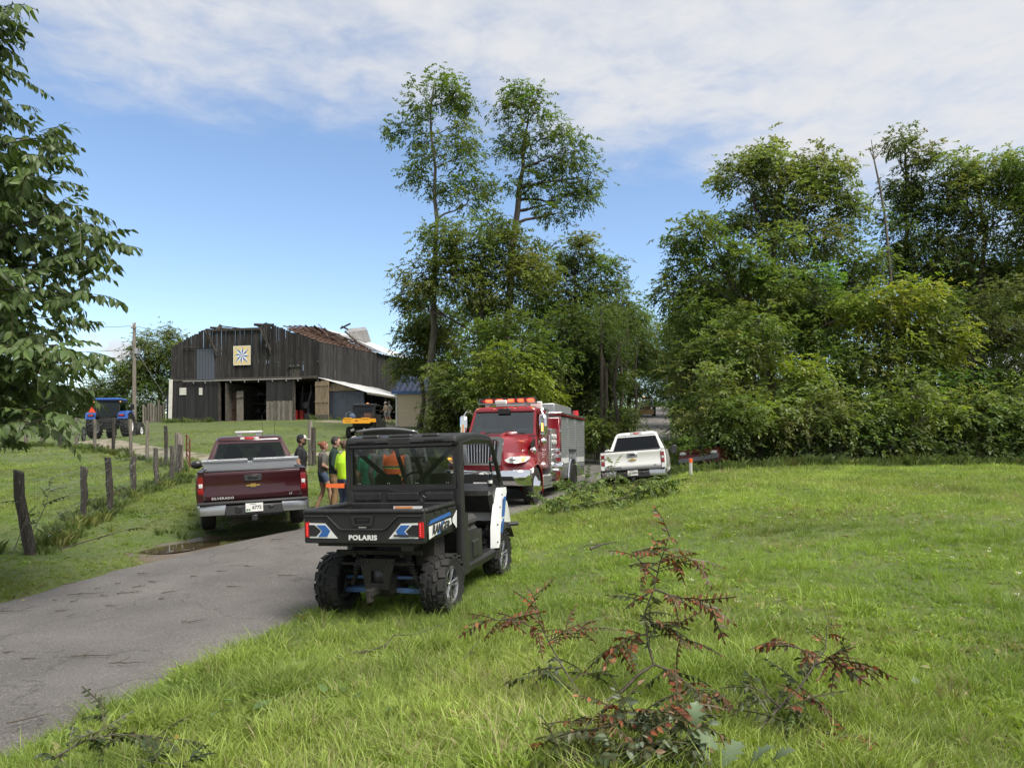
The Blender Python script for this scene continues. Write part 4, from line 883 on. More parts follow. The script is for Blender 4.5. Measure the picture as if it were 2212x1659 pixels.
for i in range(2): kinds.append(clump(f'e{i}', 20, .15, .55, .045, .2, .5, 60 + i, True))
kinds.append(clump('f0', 14, .10, .30, .006, .10, 1.25, 70))
for k in kinds: gc.objects.link(k)
def scatter(name, P, S, idx, col, label=None):
    n = len(P); me = bpy.data.meshes.new(name); me.vertices.add(n); me.vertices.foreach_set('co', P.astype(np.float32).ravel())
    def at(nm, ty, key, d): me.attributes.new(nm, ty, 'POINT').data.foreach_set(key, d)
    at('gs', 'FLOAT', 'value', S.astype(np.float32)); at('gi', 'INT', 'value', idx.astype(np.int32))
    at('gr', 'FLOAT_VECTOR', 'vector', np.c_[RNG.normal(0, .12, n), RNG.normal(0, .12, n), RNG.uniform(0, 6.28, n)].astype(np.float32).ravel())
    at('gcol', 'FLOAT_COLOR', 'color', np.c_[col, np.ones(n)].astype(np.float32).ravel())
    o = link(name, me); t = bpy.data.node_groups.new(name, 'GeometryNodeTree')
    t.interface.new_socket('Geometry', in_out='INPUT', socket_type='NodeSocketGeometry'); t.interface.new_socket('Geometry', in_out='OUTPUT', socket_type='NodeSocketGeometry')
    gi, go = t.nodes.new('NodeGroupInput'), t.nodes.new('NodeGroupOutput')
    ip = t.nodes.new('GeometryNodeInstanceOnPoints'); ci = t.nodes.new('GeometryNodeCollectionInfo'); ci.inputs['Collection'].default_value = gc; ci.inputs['Separate Children'].default_value = True; ci.inputs['Reset Children'].default_value = True
    ip.inputs['Pick Instance'].default_value = True
    def na(nm, ty):
        x = t.nodes.new('GeometryNodeInputNamedAttribute'); x.data_type = ty; x.inputs[0].default_value = nm; return x.outputs[0]
    mp = t.nodes.new('GeometryNodeMeshToPoints'); t.links.new(gi.outputs[0], mp.inputs[0]); t.links.new(mp.outputs[0], ip.inputs['Points']); t.links.new(ci.outputs[0], ip.inputs['Instance'])
    er = t.nodes.new('FunctionNodeEulerToRotation'); t.links.new(na('gr', 'FLOAT_VECTOR'), er.inputs[0])
    t.links.new(na('gi', 'INT'), ip.inputs['Instance Index']); t.links.new(er.outputs[0], ip.inputs['Rotation']); t.links.new(na('gs', 'FLOAT'), ip.inputs['Scale'])
    t.links.new(ip.outputs[0], go.inputs[0]); md = o.modifiers.new('scatter', 'NODES'); md.node_group = t
    kind(o, 'stuff')
    if label: o['label'] = label[0]; o['category'] = label[1]
    return o
def vn(x, y, f, seed):
    "cheap smooth value noise"
    r = np.random.default_rng(seed).random((64, 64)); xs, ys = x * f, y * f; i, j = np.floor(xs).astype(int), np.floor(ys).astype(int); a, b = xs - i, ys - j
    a, b = a * a * (3 - 2 * a), b * b * (3 - 2 * b); g = lambda p, q: r[p % 64, q % 64]
    return (g(i, j) * (1 - a) + g(i + 1, j) * a) * (1 - b) + (g(i, j + 1) * (1 - a) + g(i + 1, j + 1) * a) * b
PX, PI_, PS, PC = [], [], [], []
BARN = (-30.5, 63.5)
for y0, y1, dens, near in [(2.4, 6, 520, 1), (6, 10, 330, 1), (10, 15, 190, 1), (15, 22, 95, 0), (22, 32, 42, 0), (32, 48, 16, 0), (48, 72, 6, 0), (72, 110, 1.6, 0)]:
    hw = y1 * .80 + 1.5; n = int((y1 - y0) * 2 * hw * dens); x = RNG.uniform(-hw, hw, n); y = RNG.uniform(y0, y1, n)
    d = road_d(x, y); ld = lane_d(x, y); mdd = pud_d(x, y)
    keep = (np.abs(x) < y * .80 + 1.5) & (d > -.05 + .22 * (vn(x, y, 1.7, 3) - .5)) & (ld > (vn(x, y, 1.1, 5) - .55) * 1.6) & (mdd > .45 + .3 * vn(x, y, 2, 9))
    bx, by = (x - BARN[0]) * .971 - (y - BARN[1]) * .2385, (x - BARN[0]) * .2385 + (y - BARN[1]) * .971
    keep &= ~((bx > -.1) & (bx < 19) & (by > -.4) & (by < 17)); keep &= ~((x > -8.4) & (x < -5.0) & (y > 49.5) & (y < 53.8))
    keep &= ~((y > 27.5) & (x > road_r(y) + 4) & (x > 5.5)); keep &= ~((y > 30) & (x > -7) & (x < 30) & (d > 1.2) & (y < 48))
    x, y, d = x[keep], y[keep], d[keep]; n = len(x)
    big, fine, pat = vn(x, y, .22, 1), vn(x, y, 1.3, 2), vn(x, y, .6, 4); right = x > road_r(np.clip(y, -14, 140))
    idx = np.where(RNG.random(n) < (.93 if near else .15), RNG.integers(0, 5, n), RNG.integers(5, 8, n))
    idx = np.where(RNG.random(n) < .10 + .25 * (pat > .7), RNG.integers(8, 10, n), idx); idx = np.where((RNG.random(n) < .16) & right, 14, idx); tall = (RNG.random(n) < .012) & right & (y < 26); idx = np.where(tall, RNG.integers(10, 12, n), idx)
    sc = RNG.uniform(.34, .74, n) * (.5 + .75 * big) * (1 + .6 * (vn(x, y, 2.3, 12) > .78)) * (1 + (y0 > 20) * .25)
    sc = np.where(tall, .45, sc); sc = np.where(~right & (y > 5), sc * .85, sc) * np.where((y > 38) & (x < -3), .7, 1); sc = np.where((d < .5) & right & (y < 14), sc * 1.05, sc)
    a = np.array([.185, .270, .045]); b_ = np.array([.275, .350, .080]); c_ = np.array([.110, .180, .040]); e_ = np.array([.30, .28, .14])
    col = a + (b_ - a) * np.clip(big * 1.4 - .2, 0, 1)[:, None]; col = col + (c_ - col) * (np.clip(fine * 1.6 - .7, 0, 1) * .75)[:, None]
    dry = (RNG.random(n) < .06 + .30 * np.clip(vn(x, y, .8, 8) * 2.2 - 1.1, 0, 1))[:, None]; col = np.where(dry, e_ * RNG.uniform(.7, 1.1, (n, 1)), col) * RNG.uniform(.72, 1.28, (n, 1)) * (.84 + .54 * vn(x, y, .45, 21))[:, None]
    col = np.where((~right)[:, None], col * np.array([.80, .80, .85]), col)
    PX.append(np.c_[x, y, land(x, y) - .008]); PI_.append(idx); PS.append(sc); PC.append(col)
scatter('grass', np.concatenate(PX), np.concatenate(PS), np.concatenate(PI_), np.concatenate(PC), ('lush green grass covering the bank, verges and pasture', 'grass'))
# ------------------------------------------------------------------ vehicles
mat('black_plastic', (.012, .012, .013), .48, col2=(.018, .018, .018), scale=5, bump=.08, bscale=250, dirt=(.05, .046, .04), dscale=7, dlo=.55, dhi=.85)
mat('black_frame', (.014, .014, .015), .45); mat('black_satin', (.02, .02, .021), .35)
mat('muddy', (.034, .029, .023), .85, col2=(.016, .015, .014), scale=6, bump=.3)
mat('tyre', (.012, .012, .012), .82, col2=(.02, .0195, .019), scale=8, bump=.2, bscale=60); mat('tyre_muddy', (.013, .013, .0125), .8, col2=(.024, .022, .019), scale=6, lo=.5, hi=.8)
mat('alloy', (.50, .51, .52), .3, .9); mat('alloy_flat', (.5, .5, .5), .5, .2); mat('chrome', (.75, .76, .77), .08, 1.0); mat('chrome_dull', (.48, .49, .5), .25, .9); mat('gunmetal', (.06, .06, .065), .4, .7)
mat('rim_two', (.16, .165, .17), .35, .8, col2=(.42, .43, .44), scale=14, lo=.45, hi=.6); mat('arm_blue', (.045, .12, .30), .45, col2=(.06, .09, .14), scale=8); mat('decal_blue', (.028, .115, .36), .35); mat('decal_blue_pale', (.09, .22, .50), .4); mat('decal_white', (.68, .69, .67), .4, dirt=(.35, .33, .28), dscale=5, dlo=.55, dhi=.8); mat('panel_white', (.70, .71, .71), .25, coat=.4)
mat('lens_red', (.42, .012, .015), .12, coat=.6); mat('lens_dark_red', (.19, .006, .009), .12, coat=.6); mat('lens_mid_red', (.27, .008, .011), .12, coat=.6); mat('lens_clear', (.55, .55, .54), .1, coat=.5); mat('lens_amber', (.75, .28, .03), .15, coat=.5)
mat('red_glow', (.5, .05, .03), .3, emit=(1.0, .06, .02), estr=5.0); mat('amber_glow', (.6, .25, .05), .3, emit=(1.0, .35, .05), estr=4.0); mat('led_red', (.5, .02, .02), .3, emit=(1.0, .05, .06), estr=1.2)
mat('maroon', (.036, .0026, .0055), .28, .25, coat=.8); mat('white_car', (.74, .74, .72), .3, coat=.7); mat('fire_red', (.20, .008, .014), .25, coat=.8)
mat('grey_trim', (.12, .125, .13), .55); mat('dark_trim', (.028, .029, .031), .55); mat('seat', (.045, .043, .042), .85); mat('seat_grey', (.12, .12, .12), .85)
mat('diamond_plate', (.52, .53, .54), .3, .85, bump=.25, bscale=160); mat('gold', (.62, .42, .12), .3, .8); mat('plate_white', (.70, .70, .68), .5); mat('letter_dark', (.03, .03, .035), .5); mat('letter_green', (.06, .17, .07), .5); mat('letter_red', (.40, .03, .03), .5)
mat('label_orange', (.70, .26, .08), .5); mat('suv_grey', (.19, .20, .21), .3, .5, coat=.6); mat('shutter', (.33, .345, .35), .4, .6); mat('amber_yellow', (.80, .36, .02), .45); mat('ny_blue', (.02, .075, .30), .35, coat=.3)
glass('glass_clear', (.80, .86, .84), .86); glass('glass_smoke', (.75, .8, .78), .62); glass('glass_tint', (.60, .70, .70), .42); glass('glass_dark', (.5, .55, .6), .14); glass('glass_mid', (.7, .8, .78), .6); glass('glass_screen', (.7, .8, .78), .7, .02, .1)

def ring(w_, h_, r, y, z0, n=4, x0=0.0):
    "rounded rectangle in the xz plane at y"
    P = []
    for cx_, cz_, a0 in ((w_ / 2 - r, h_ - r, 0), (-w_ / 2 + r, h_ - r, 90), (-w_ / 2 + r, r, 180), (w_ / 2 - r, r, 270)):
        for i in range(n + 1): a = R(a0 + 90 * i / n); P.append((x0 + cx_ + r * math.cos(a), y, z0 + cz_ + r * math.sin(a)))
    return P
def hring(x0, x1, y0, y1, r, z, n=3):
    P = []
    for cx_, cy_, a0 in ((x1 - r, y1 - r, 0), (x0 + r, y1 - r, 90), (x0 + r, y0 + r, 180), (x1 - r, y0 + r, 270)):
        for i in range(n + 1): a = R(a0 + 90 * i / n); P.append((cx_ + r * math.cos(a), cy_ + r * math.sin(a), z))
    return P
def wheel(par, x, y, r, w_, rim='alloy', rr=.6, tread=0, spokes=5, tmat='tyre', side=1, dark='gunmetal', name='wheel'):
    "axle along x, face toward +x for side 1; children tyre and rim"
    wl_ = link(name, None, par, (x, y, r)); s = side; h = w_ / 2
    wl_.empty_display_size = .1
    m = MB(); ri = r * rr
    m.lathe([(ri, -h * .82), (r * .86, -h * .98), (r * .95, -h * .86), (r * .985, -h * .55), (r * .985, h * .55), (r * .95, h * .86), (r * .86, h * .98), (ri, h * .82), (ri * .97, h * .5), (ri * .97, -h * .5), (ri, -h * .82)], (0, 0, 0), 'x', 32)
    if tread:
        for i in range(tread):
            a = 2 * PI * i / tread
            for sd in (-1, 1):
                aa = a + (PI / tread if sd > 0 else 0)
                for q, (x0, x1, da) in enumerate(((.04, .5, .0), (.46, 1.0, .5))):
                    ang = aa - da * 2 * PI / tread * .6; c, sn_ = math.cos(ang), math.sin(ang); xm = sd * h * (x0 + x1) / 2
                    m.box((xm, c * r * .985, sn_ * r * .985), (h * (x1 - x0), 2 * PI * r / tread * .6, r * .042), (ang - PI / 2, 0, sd * .5))
                ang = aa - .55 * 2 * PI / tread; m.box((sd * h * .98, math.cos(ang) * r * .91, math.sin(ang) * r * .91), (h * .06, 2 * PI * r / tread * .45, r * .12), (ang - PI / 2, 0, 0))
    m.build('tyre', tmat, wl_, smooth=40)
    m = MB(); f = s * h * .62
    m.lathe([(ri * .99, s * h * .8), (ri * .93, s * h * .82), (ri * .90, s * h * .6), (ri * .90, -s * h * .5)], (0, 0, 0), 'x', 28); m.lathe([(0, f * .7), (ri * .16, f * .72), (ri * .2, f * .9), (ri * .17, f * 1.05), (0, f * 1.06)][::-1], (0, 0, 0), 'x', 14)
    for i in range(spokes):
        a = 2 * PI * i / spokes
        for da in (-.16, .16):
            p0 = (f * .92, math.cos(a + da * 1.6) * ri * .16, math.sin(a + da * 1.6) * ri * .16); p1 = (f * 1.05, math.cos(a + da) * ri * .91, math.sin(a + da) * ri * .91); m.tube([p0, p1], [ri * .055, ri * .07], 4)
    m.build('rim', rim, wl_, smooth=40)
    m = MB(); m.lathe([(0, f * .35), (ri * .9, f * .35)], (0, 0, 0), 'x', 20); m.build('hub_plate', dark, wl_, smooth=None); return wl_
def arrow(sx, x0, x1, z0, z1):
    "chevron outline of the tailgate graphic"
    return [(sx * x, z) for x, z in ((x0, z1), (x1, z1), (x1 - .17, z0 + .0), (x0, z0))]

def ranger():
    Yr = 7.95; X = (845 - CX) / 1534 * Yr; yaw = -15
    t = thing('utility_vehicle', 'black side-by-side utility vehicle with cargo bed and blue chevrons parked on the grass edge', 'utility vehicle', (X, Yr, CZ - 1.885), (R(.6), R(-1.6), R(yaw)))
    S = lambda m, n, mt, p=t, sm=35: m.build(n, mt, p, smooth=sm)
    for x in (-.625, .625):
        wheel(t, x, 0, .335, .275, 'rim_two', .62, 15, 5, 'tyre_muddy', 1 if x > 0 else -1, 'black_frame'); wheel(t, x * 1.03, 2.07, .325, .24, 'rim_two', .62, 15, 5, 'tyre_muddy', 1 if x > 0 else -1, 'black_frame')
    # cargo bed: floor, walls, tailgate
    y0, y1, w_, zb, zt_ = -.62, .34, .685, .875, 1.185
    m = MB(); m.box((0, (y0 + y1) / 2, zb + .045), (w_ * 2 - .06, y1 - y0 - .02, .05)); S(m, 'bed_floor', 'black_plastic', sm=None)
    for sx in (-1, 1):
        m = MB(); m.loft([[(sx * (w_ - .07), y, zt_ - .0), (sx * w_, y, zt_ - .02), (sx * (w_ - .0), y, zb + .11), (sx * (w_ - .035), y, zb + .0), (sx * (w_ - .10), y, zb + .0), (sx * (w_ - .06), y, zb + .1)] for y in (y0 + .055, y1)]); sw_ = S(m, 'bed_side', 'black_plastic')
        m = MB(); m.box((sx * (w_ - .035), (y0 + y1) / 2 + .02, zt_ + .012), (.085, y1 - y0 - .08, .045), bev=.014); S(m, 'rail_cap', 'black_plastic', sw_)
        for k in range(3): m = MB(); m.box((sx * (w_ + .004), -.32 + k * .2, zt_ - .028), (.012, .07, .03)); S(m, 'tie_slot', 'black_frame', sw_, None)
        # side graphic: white field, blue band, dark lettering
        xs = sx * (w_ + .004)
        m = MB(); m.slab([(xs, -.52, zb + .025), (xs, .16, zb + .105), (xs, .33, zb + .25), (xs, .33, zb + .06), (xs, .20, zb + .11), (xs, .14, zb + .17), (xs, -.52, zb + .155)][:2] + [(xs, .14, zb + .175), (xs, -.52, zb + .155)], (sx * .003, 0, 0)); S(m, 'side_decal', 'decal_white', sw_, None)
        m = MB(); m.slab([(xs, -.52, zb + .175), (xs, .15, zb + .205), (xs, .12, zb + .245), (xs, -.45, zb + .215)], (sx * .003, 0, 0)); S(m, 'side_stripe', 'decal_blue', sw_, None)
        m = MB(); m.slab([(xs + sx * .001, -.30, zb + .04), (xs + sx * .001, -.20, zb + .05), (xs + sx * .001, -.06, zb + .17), (xs + sx * .001, -.16, zb + .165)], (sx * .003, 0, 0)); S(m, 'side_chevron', 'decal_blue_pale', sw_, None)
        m = MB(); m.slab([(xs, .19, zb + .12), (xs, .32, zb + .04), (xs, .34, zb + .24), (xs, .2, zb + .16)], (sx * .004, 0, 0)); S(m, 'side_flash', 'panel_white', sw_, None)
        if sx > 0: text('lettering', 'RANGER', .135, 'letter_dark', sw_, (xs + .012, -.19, zb + .107), (R(90), 0, R(90)), .001, .025, .98, .25)
    m = MB(); m.box((0, y1 + .01, (zb + zt_) / 2 + .02), (w_ * 2 - .04, .05, zt_ - zb), bev=.01); bf = S(m, 'bed_front', 'black_plastic')
    m = MB(); m.box((.1, y1 - .018, zt_ - .045), (.36, .004, .05)); lb = S(m, 'warning_label', 'decal_white', bf, None)
    m = MB(); m.box((.05, y1 - .021, zt_ - .035), (.22, .003, .022)); S(m, 'label_band', 'label_orange', lb, None)
    for k in range(3): m = MB(); m.box((-.04 + k * .13, y1 - .0225, zt_ - .058), (.10, .002, .014)); S(m, 'label_text', 'letter_dark', lb, None)
    m = MB(); m.tube([(.28, y1 - .02, zt_ + .03), (.26, y1 - .02, zt_ + .08), (.29, y1 - .02, zt_ + .1), (.32, y1 - .02, zt_ + .08), (.30, y1 - .02, zt_ + .03)], .008, 6); S(m, 'tie_ring', 'gunmetal', bf)
    tg = MB(); tg.loft([ring(w_ * 2 - .0, zt_ - zb + .03, .02, y, zb - .01) for y in (y0 + .045, y0 + .012)] + [ring(w_ * 2 - .02, zt_ - zb + .01, .02, y0, zb)]); tgo = S(tg, 'tailgate', 'black_plastic')
    yf = y0 - .004
    m = MB(); m.box((0, y0 + .02, zt_ + .012), (w_ * 2, .075, .045), bev=.014); S(m, 'top_lip', 'black_plastic', tgo)
    # raised border ridge of the tailgate
    rp = [(-.66, zt_ - .035), (-.40, zt_ - .035), (-.27, zt_ - .16), (-.23, zt_ - .175), (.23, zt_ - .175), (.27, zt_ - .16), (.40, zt_ - .035), (.66, zt_ - .035)]
    for a, b in zip(rp[:-1], rp[1:]): m = MB(); m.tube([(a[0], yf - .002, a[1]), (b[0], yf - .002, b[1])], .011, 6); S(m, 'ridge', 'black_plastic', tgo)
    m = MB(); m.frame([(-.11, yf - .012, zt_ - .135), (.11, yf - .012, zt_ - .135), (.13, yf - .012, zt_ - .03), (-.13, yf - .012, zt_ - .03)], [(-.08, yf - .012, zt_ - .115), (.08, yf - .012, zt_ - .115), (.09, yf - .012, zt_ - .05), (-.09, yf - .012, zt_ - .05)], (0, .02, 0)); S(m, 'handle_frame', 'black_satin', tgo, None)
    m = MB(); m.box((0, yf - .002, zt_ - .075), (.15, .012, .03), bev=.005); S(m, 'handle', 'black_frame', tgo)
    for sx in (-1, 1):
        o = [(sx * .56, zb + .205), (sx * .42, zb + .20), (sx * .285, zb + .045), (sx * .56, zb + .055)] ; inn = None
        m = MB(); m.slab([(x, yf - .003, z) for x, z in ((sx * .615, zb + .205), (sx * .43, zb + .20), (sx * .29, zb + .045), (sx * .615, zb + .048))], (0, .004, 0)); S(m, 'chevron_white', 'decal_white', tgo, None)
        m = MB(); m.slab([(x, yf - .006, z) for x, z in ((sx * .62, zb + .185), (sx * .555, zb + .185), (sx * .48, zb + .12), (sx * .535, zb + .065), (sx * .62, zb + .065))], (0, .004, 0)); S(m, 'chevron_dark', 'black_plastic', tgo, None)
        m = MB(); m.slab([(x, yf - .006, z) for x, z in ((sx * .53, zb + .183), (sx * .43, zb + .183), (sx * .372, zb + .125), (sx * .41, zb + .06), (sx * .515, zb + .06), (sx * .465, zb + .12))], (0, .004, 0)); S(m, 'chevron_blue', 'decal_blue', tgo, None)
        m = MB(); m.loft([hring(sx * .645 - .028, sx * .645 + .032, y0 - .01, y0 + .05, .012, z) for z in (zb + .055, zb + .215)]); ll = S(m, 'tail_lamp', 'lens_red', t)
        for k in range(6): m = MB(); m.ball((sx * .645 - sx * .004, y0 - .01, zb + .08 + k * .022), .006, 6); S(m, 'lamp_dot', 'led_red', ll)
    m = MB(); m.box((.47, yf - .0115, zb + .078), (.24, .002, .02)); S(m, 'number_strip', 'letter_dark', tgo, None)
    text('lettering', 'POLARIS', .068, 'decal_white', tgo, (0, yf - .006, zb + .052), (R(90), 0, 0), .002, .045, 1.15, 0, 1.1)
    text('sticker', 'Anderson', .022, 'decal_white', tgo, (.0, yf - .006, zt_ - .148), (R(90), 0, 0), .001, .02, 1.0, .2)
    m = MB(); m.box((0, y0 + .3, zb - .03), (1.1, .5, .03)); S(m, 'bed_base', 'muddy', sm=None)
    # cab back: lower panel, window frame, glass
    yc = .42; zr = 1.39; zh = 1.865
    m = MB(); m.loft([ring(1.40, .34, .03, y, 1.07) for y in (yc, yc + .05)]); cp = S(m, 'cab_back_panel', 'black_plastic')
    for x, wd in ((-.45, .34), (.0, .40), (.45, .34)): m = MB(); m.box((x, yc - .008, 1.27), (wd, .02, .09), bev=.008); S(m, 'panel_rib', 'black_plastic', cp)
    ou = [(-.685, zr - .035), (-.2, zr - .035), (-.08, zr - .075), (.08, zr - .095), (.2, zr - .08), (.3, zr - .04), (.685, zr - .035), (.665, zh), (-.665, zh)]
    iu = [(-.645, zr - .0), (-.2, zr - .0), (-.07, zr - .04), (.08, zr - .06), (.19, zr - .045), (.29, zr - .0), (.645, zr - .0), (.63, zh - .03), (-.63, zh - .03)]
    m = MB(); m.frame([(x, yc - .01, z) for x, z in ou], [(x, yc - .01, z) for x, z in iu], (0, .035, 0)); wf = S(m, 'rear_window_frame', 'black_satin', sm=None)
    m = MB(); m.slab([(x, yc + .006, z) for x, z in iu], (0, .005, 0)); gl_ = S(m, 'rear_window', 'glass_smoke', sm=None)
    for x in (-.56, -.18, .18, .56):
        for d in (-.012, .012): m = MB(); m.ball((x + d, yc + .0, zr + .035), .007, 6); S(m, 'rivet', 'alloy', wf)
    # roof shell with moulded steps
    rs = []
    for y, w2, zz, th in ((yc - .07, 1.34, zh - .01, .08), (yc - .04, 1.40, zh - .02, .125), (yc + .12, 1.44, zh - .005, .135), (yc + .7, 1.44, zh + .005, .14), (yc + 1.25, 1.42, zh - .005, .12), (yc + 1.45, 1.36, zh - .01, .07)): rs.append(ring(w2, th, .05, y, zz))
    m = MB(); m.loft(rs); rf_ = S(m, 'roof', 'black_plastic')
    for x, wd in ((0, .30), (-.38, .22), (.38, .22)): m = MB(); m.box((x, yc + .35, zh + .112), (wd, .8, .05), bev=.02); S(m, 'roof_rib', 'black_plastic', rf_)
    for x in (-.43, .43): m = MB(); m.box((x, yc - .055, zh + .045), (.26, .03, .05), bev=.01); S(m, 'roof_step', 'black_plastic', rf_)
    m = MB(); m.box((0, yc - .055, zh + .055), (.3, .035, .085), bev=.014); S(m, 'roof_step', 'black_plastic', rf_)
    # roll cage
    for sx in (-1, 1):
        m = MB(); m.loft([hring(sx * .69 - .045, sx * .69 + .045, yc - .01, yc + .10, .02, z) for z in (.98, 1.4, 1.9)]); S(m, 'rear_pillar', 'black_plastic')
        m = MB(); m.tube([(sx * .69, yc + .06, 1.88), (sx * .70, yc + .5, 1.92), (sx * .70, 1.62, 1.90), (sx * .69, 1.80, 1.82), (sx * .70, 2.06, 1.45), (sx * .71, 2.18, 1.22)], .033, 8); S(m, 'cage_tube', 'black_frame')
        m = MB(); m.tube([(sx * .62, yc + .05, 1.83), (sx * .05, yc + .09, 1.33)], .028, 8); S(m, 'cage_brace', 'black_frame')
    m = MB(); m.tube([(.66, 1.98, 1.62), (.60, 2.0, 1.60), (.60, 2.06, 1.42), (.67, 2.10, 1.38)], .016, 6); S(m, 'grab_handle', 'black_frame')
    m = MB(); m.tube([(-.18, 1.1, 1.9), (-.12, 1.3, 1.5), (-.1, 1.4, 1.2)], .035, 6); S(m, 'centre_brace', 'black_frame')
    # seats, dash, steering wheel
    for x in (-.36, .36): m = MB(); m.box((x, .78, 1.36), (.36, .1, .32), (R(-8), 0, 0), .045); m.box((x, .7, 1.1), (.5, .12, .4), (R(-8), 0, 0), .05); S(m, 'seat_back', 'seat')
    m = MB(); m.box((0, 1.0, .92), (1.3, .5, .14), bev=.05); S(m, 'seat_cushion', 'seat')
    m = MB(); m.box((0, .98, .66), (1.28, .58, .38), bev=.04); S(m, 'seat_base', 'black_plastic')
    m = MB(); m.box((0, 2.0, 1.12), (1.34, .35, .32), (R(20), 0, 0), .05); S(m, 'dashboard', 'black_plastic')
    m = MB(); m.tube([(-.36 + .19 * math.cos(a), 1.62 + .07 * math.sin(a), 1.33 + .17 * math.sin(a)) for a in np.linspace(0, 2 * PI, 25)], .015, 6); m.tube([(-.36, 1.62, 1.33), (-.36, 1.95, 1.15)], .025, 6); S(m, 'steering_wheel', 'black_frame')
    # body tub, rocker, side panels, front cowl in white
    m = MB(); m.box((0, 1.15, .40), (1.36, 1.75, .10), bev=.02); S(m, 'floor_pan', 'black_plastic')
    for sx in (-1, 1):
        m = MB(); m.loft([[(sx * .60, y, .33), (sx * .72, y, .36), (sx * .735, y, .43), (sx * .70, y, .47), (sx * .60, y, .47)] for y in (.42, 1.0, 1.85)]); S(m, 'rocker', 'black_plastic')
        m = MB(); m.loft([hring(sx * .69 - .055, sx * .69 + .05, .40, .62, .03, z) for z in (.36, .7, 1.06)]); S(m, 'rear_quarter', 'black_plastic')
        m = MB(); m.loft([hring(sx * .665 - .03, sx * .665 + .045, .60, 1.22, .03, z) for z in (.47, .62, .8)]); pn = S(m, 'seat_side_panel', 'black_plastic')
        m = MB(); m.box((sx * .715, .92, .6), (.03, .22, .2), bev=.01); S(m, 'panel_inset', 'black_plastic', pn)
        m = MB(); m.loft([[(sx * .66, a, z), (sx * .745, a + .03, z), (sx * .765, b - .04, z), (sx * .70, b, z)] for z, a, b in ((.47, 1.72, 1.85), (.75, 1.74, 1.92), (1.0, 1.86, 2.10), (1.18, 1.98, 2.26), (1.25, 2.03, 2.24))]); wp = S(m, 'front_cowl', 'panel_white', sm=50)
        for (za, zz2, ya, yb) in ((.86, 1.13, 1.93, 2.08), (.66, .84, 1.84, 1.96)): m = MB(); m.slab([(sx * .772, ya, za), (sx * .772, yb - .04, za), (sx * .776, yb + .06, zz2), (sx * .776, ya + .1, zz2)], (sx * .004, 0, 0)); S(m, 'cowl_decal', 'decal_blue', wp, None)
        for z, y in ((.55, 1.73), (.78, 1.75), (1.0, 1.88), (1.16, 2.0)): m = MB(); m.ball((sx * .752, y + .03, z), .011, 6); S(m, 'bolt', 'black_frame', wp)
        m = MB(); m.loft([[(sx * .55, y, .62 + h), (sx * .76, y, .60 + h), (sx * .78, y, .52 + h), (sx * .55, y, .52 + h)] for y, h in ((1.86, .08), (1.95, .15), (2.1, .18), (2.35, .14), (2.5, .0))]); S(m, 'front_fender', 'black_plastic')
    m = MB(); m.loft([[(-.66, y, z0), (.66, y, z0), (.62, y, z1), (-.62, y, z1)] for y, z0, z1 in ((2.05, .8, 1.2), (2.4, .75, 1.15), (2.75, .6, 1.0), (2.85, .5, .85))]); S(m, 'hood', 'panel_white')
    m = MB(); m.box((0, 2.4, .55), (1.1, .9, .25), bev=.05); S(m, 'front_clip', 'black_plastic')
    m = MB(); m.box((.98, 2.15, .78), (.5, .07, .07)) if False else m.tube([(.72, 2.3, .72), (.86, 2.42, .72)], .03, 8); S(m, 'bumper_end', 'black_frame')
    # rear running gear
    m = MB(); m.box((0, -.05, .36), (.34, .42, .26), bev=.05); m.box((0, .2, .48), (.5, .35, .3), bev=.05); S(m, 'gearcase', 'muddy')
    m = MB(); m.frame([(-.21, -.32, .66), (.21, -.32, .66), (.13, -.34, .33), (-.13, -.34, .33)], [(-.07, -.325, .53), (.07, -.325, .53), (.075, -.335, .40), (-.075, -.335, .40)], (0, .02, 0)); S(m, 'rear_plate', 'muddy', sm=None); m = MB(); m.lathe([(0, -.30), (.07, -.29), (.1, -.25), (.1, -.1)], (0, 0, .46), 'y', 12); S(m, 'gear_cover', 'gunmetal')
    for x in (-.17, -.1, .1, .17): m = MB(); m.ball((x, -.325, .63), .014, 6); S(m, 'bolt', 'gunmetal')
    m = MB(); m.box((0, -.42, .33), (.08, .22, .08), bev=.01); m.box((0, -.5, .30), (.05, .1, .14), bev=.01); S(m, 'hitch', 'muddy')
    for sx in (-1, 1):
        m = MB(); m.tube([(sx * .12, -.3, .62), (sx * .13, -.3, .33)], .02, 6); m.tube([(sx * .28, -.3, .70), (sx * .28, .3, .72)], .03, 6); S(m, 'frame_rail', 'muddy')
        m = MB(); m.tube([(sx * .14, -.18, .30), (sx * .50, -.06, .27)], .024, 8); m.tube([(sx * .14, .16, .30), (sx * .50, .05, .27)], .02, 8); m.box((sx * .33, -.14, .285), (.36, .03, .05), (0, R(sx * 5), R(sx * 18))); S(m, 'lower_arm', 'arm_blue')
        m = MB(); m.tube([(sx * .16, -.16, .43), (sx * .50, -.05, .41)], .02, 8); S(m, 'upper_arm', 'arm_blue')
        sh_ = MB(); sh_.tube([(sx * .27, -.14, .66), (sx * .40, -.12, .34)], .026, 8); so_ = S(sh_, 'shock', 'muddy')
        hel = [Vector((sx * .27, -.14, .66)).lerp(Vector((sx * .345, -.13, .48)), k / 48) + Vector((math.cos(k * .79) * .045, math.sin(k * .79) * .045, 0)) for k in range(49)]
        m = MB(); m.tube(hel, .009, 5); S(m, 'spring', 'gunmetal', so_)
        m = MB(); m.tube([(sx * .17, 0, .36), (sx * .52, 0, .335)], [.03, .03], 8); S(m, 'axle_shaft', 'muddy')
    m = MB(); m.tube([(-.5, -.26, .72), (.5, -.26, .72)], .028, 8); m.tube([(-.42, -.3, .60), (.42, -.3, .60)], .015, 6); S(m, 'cross_tube', 'muddy')
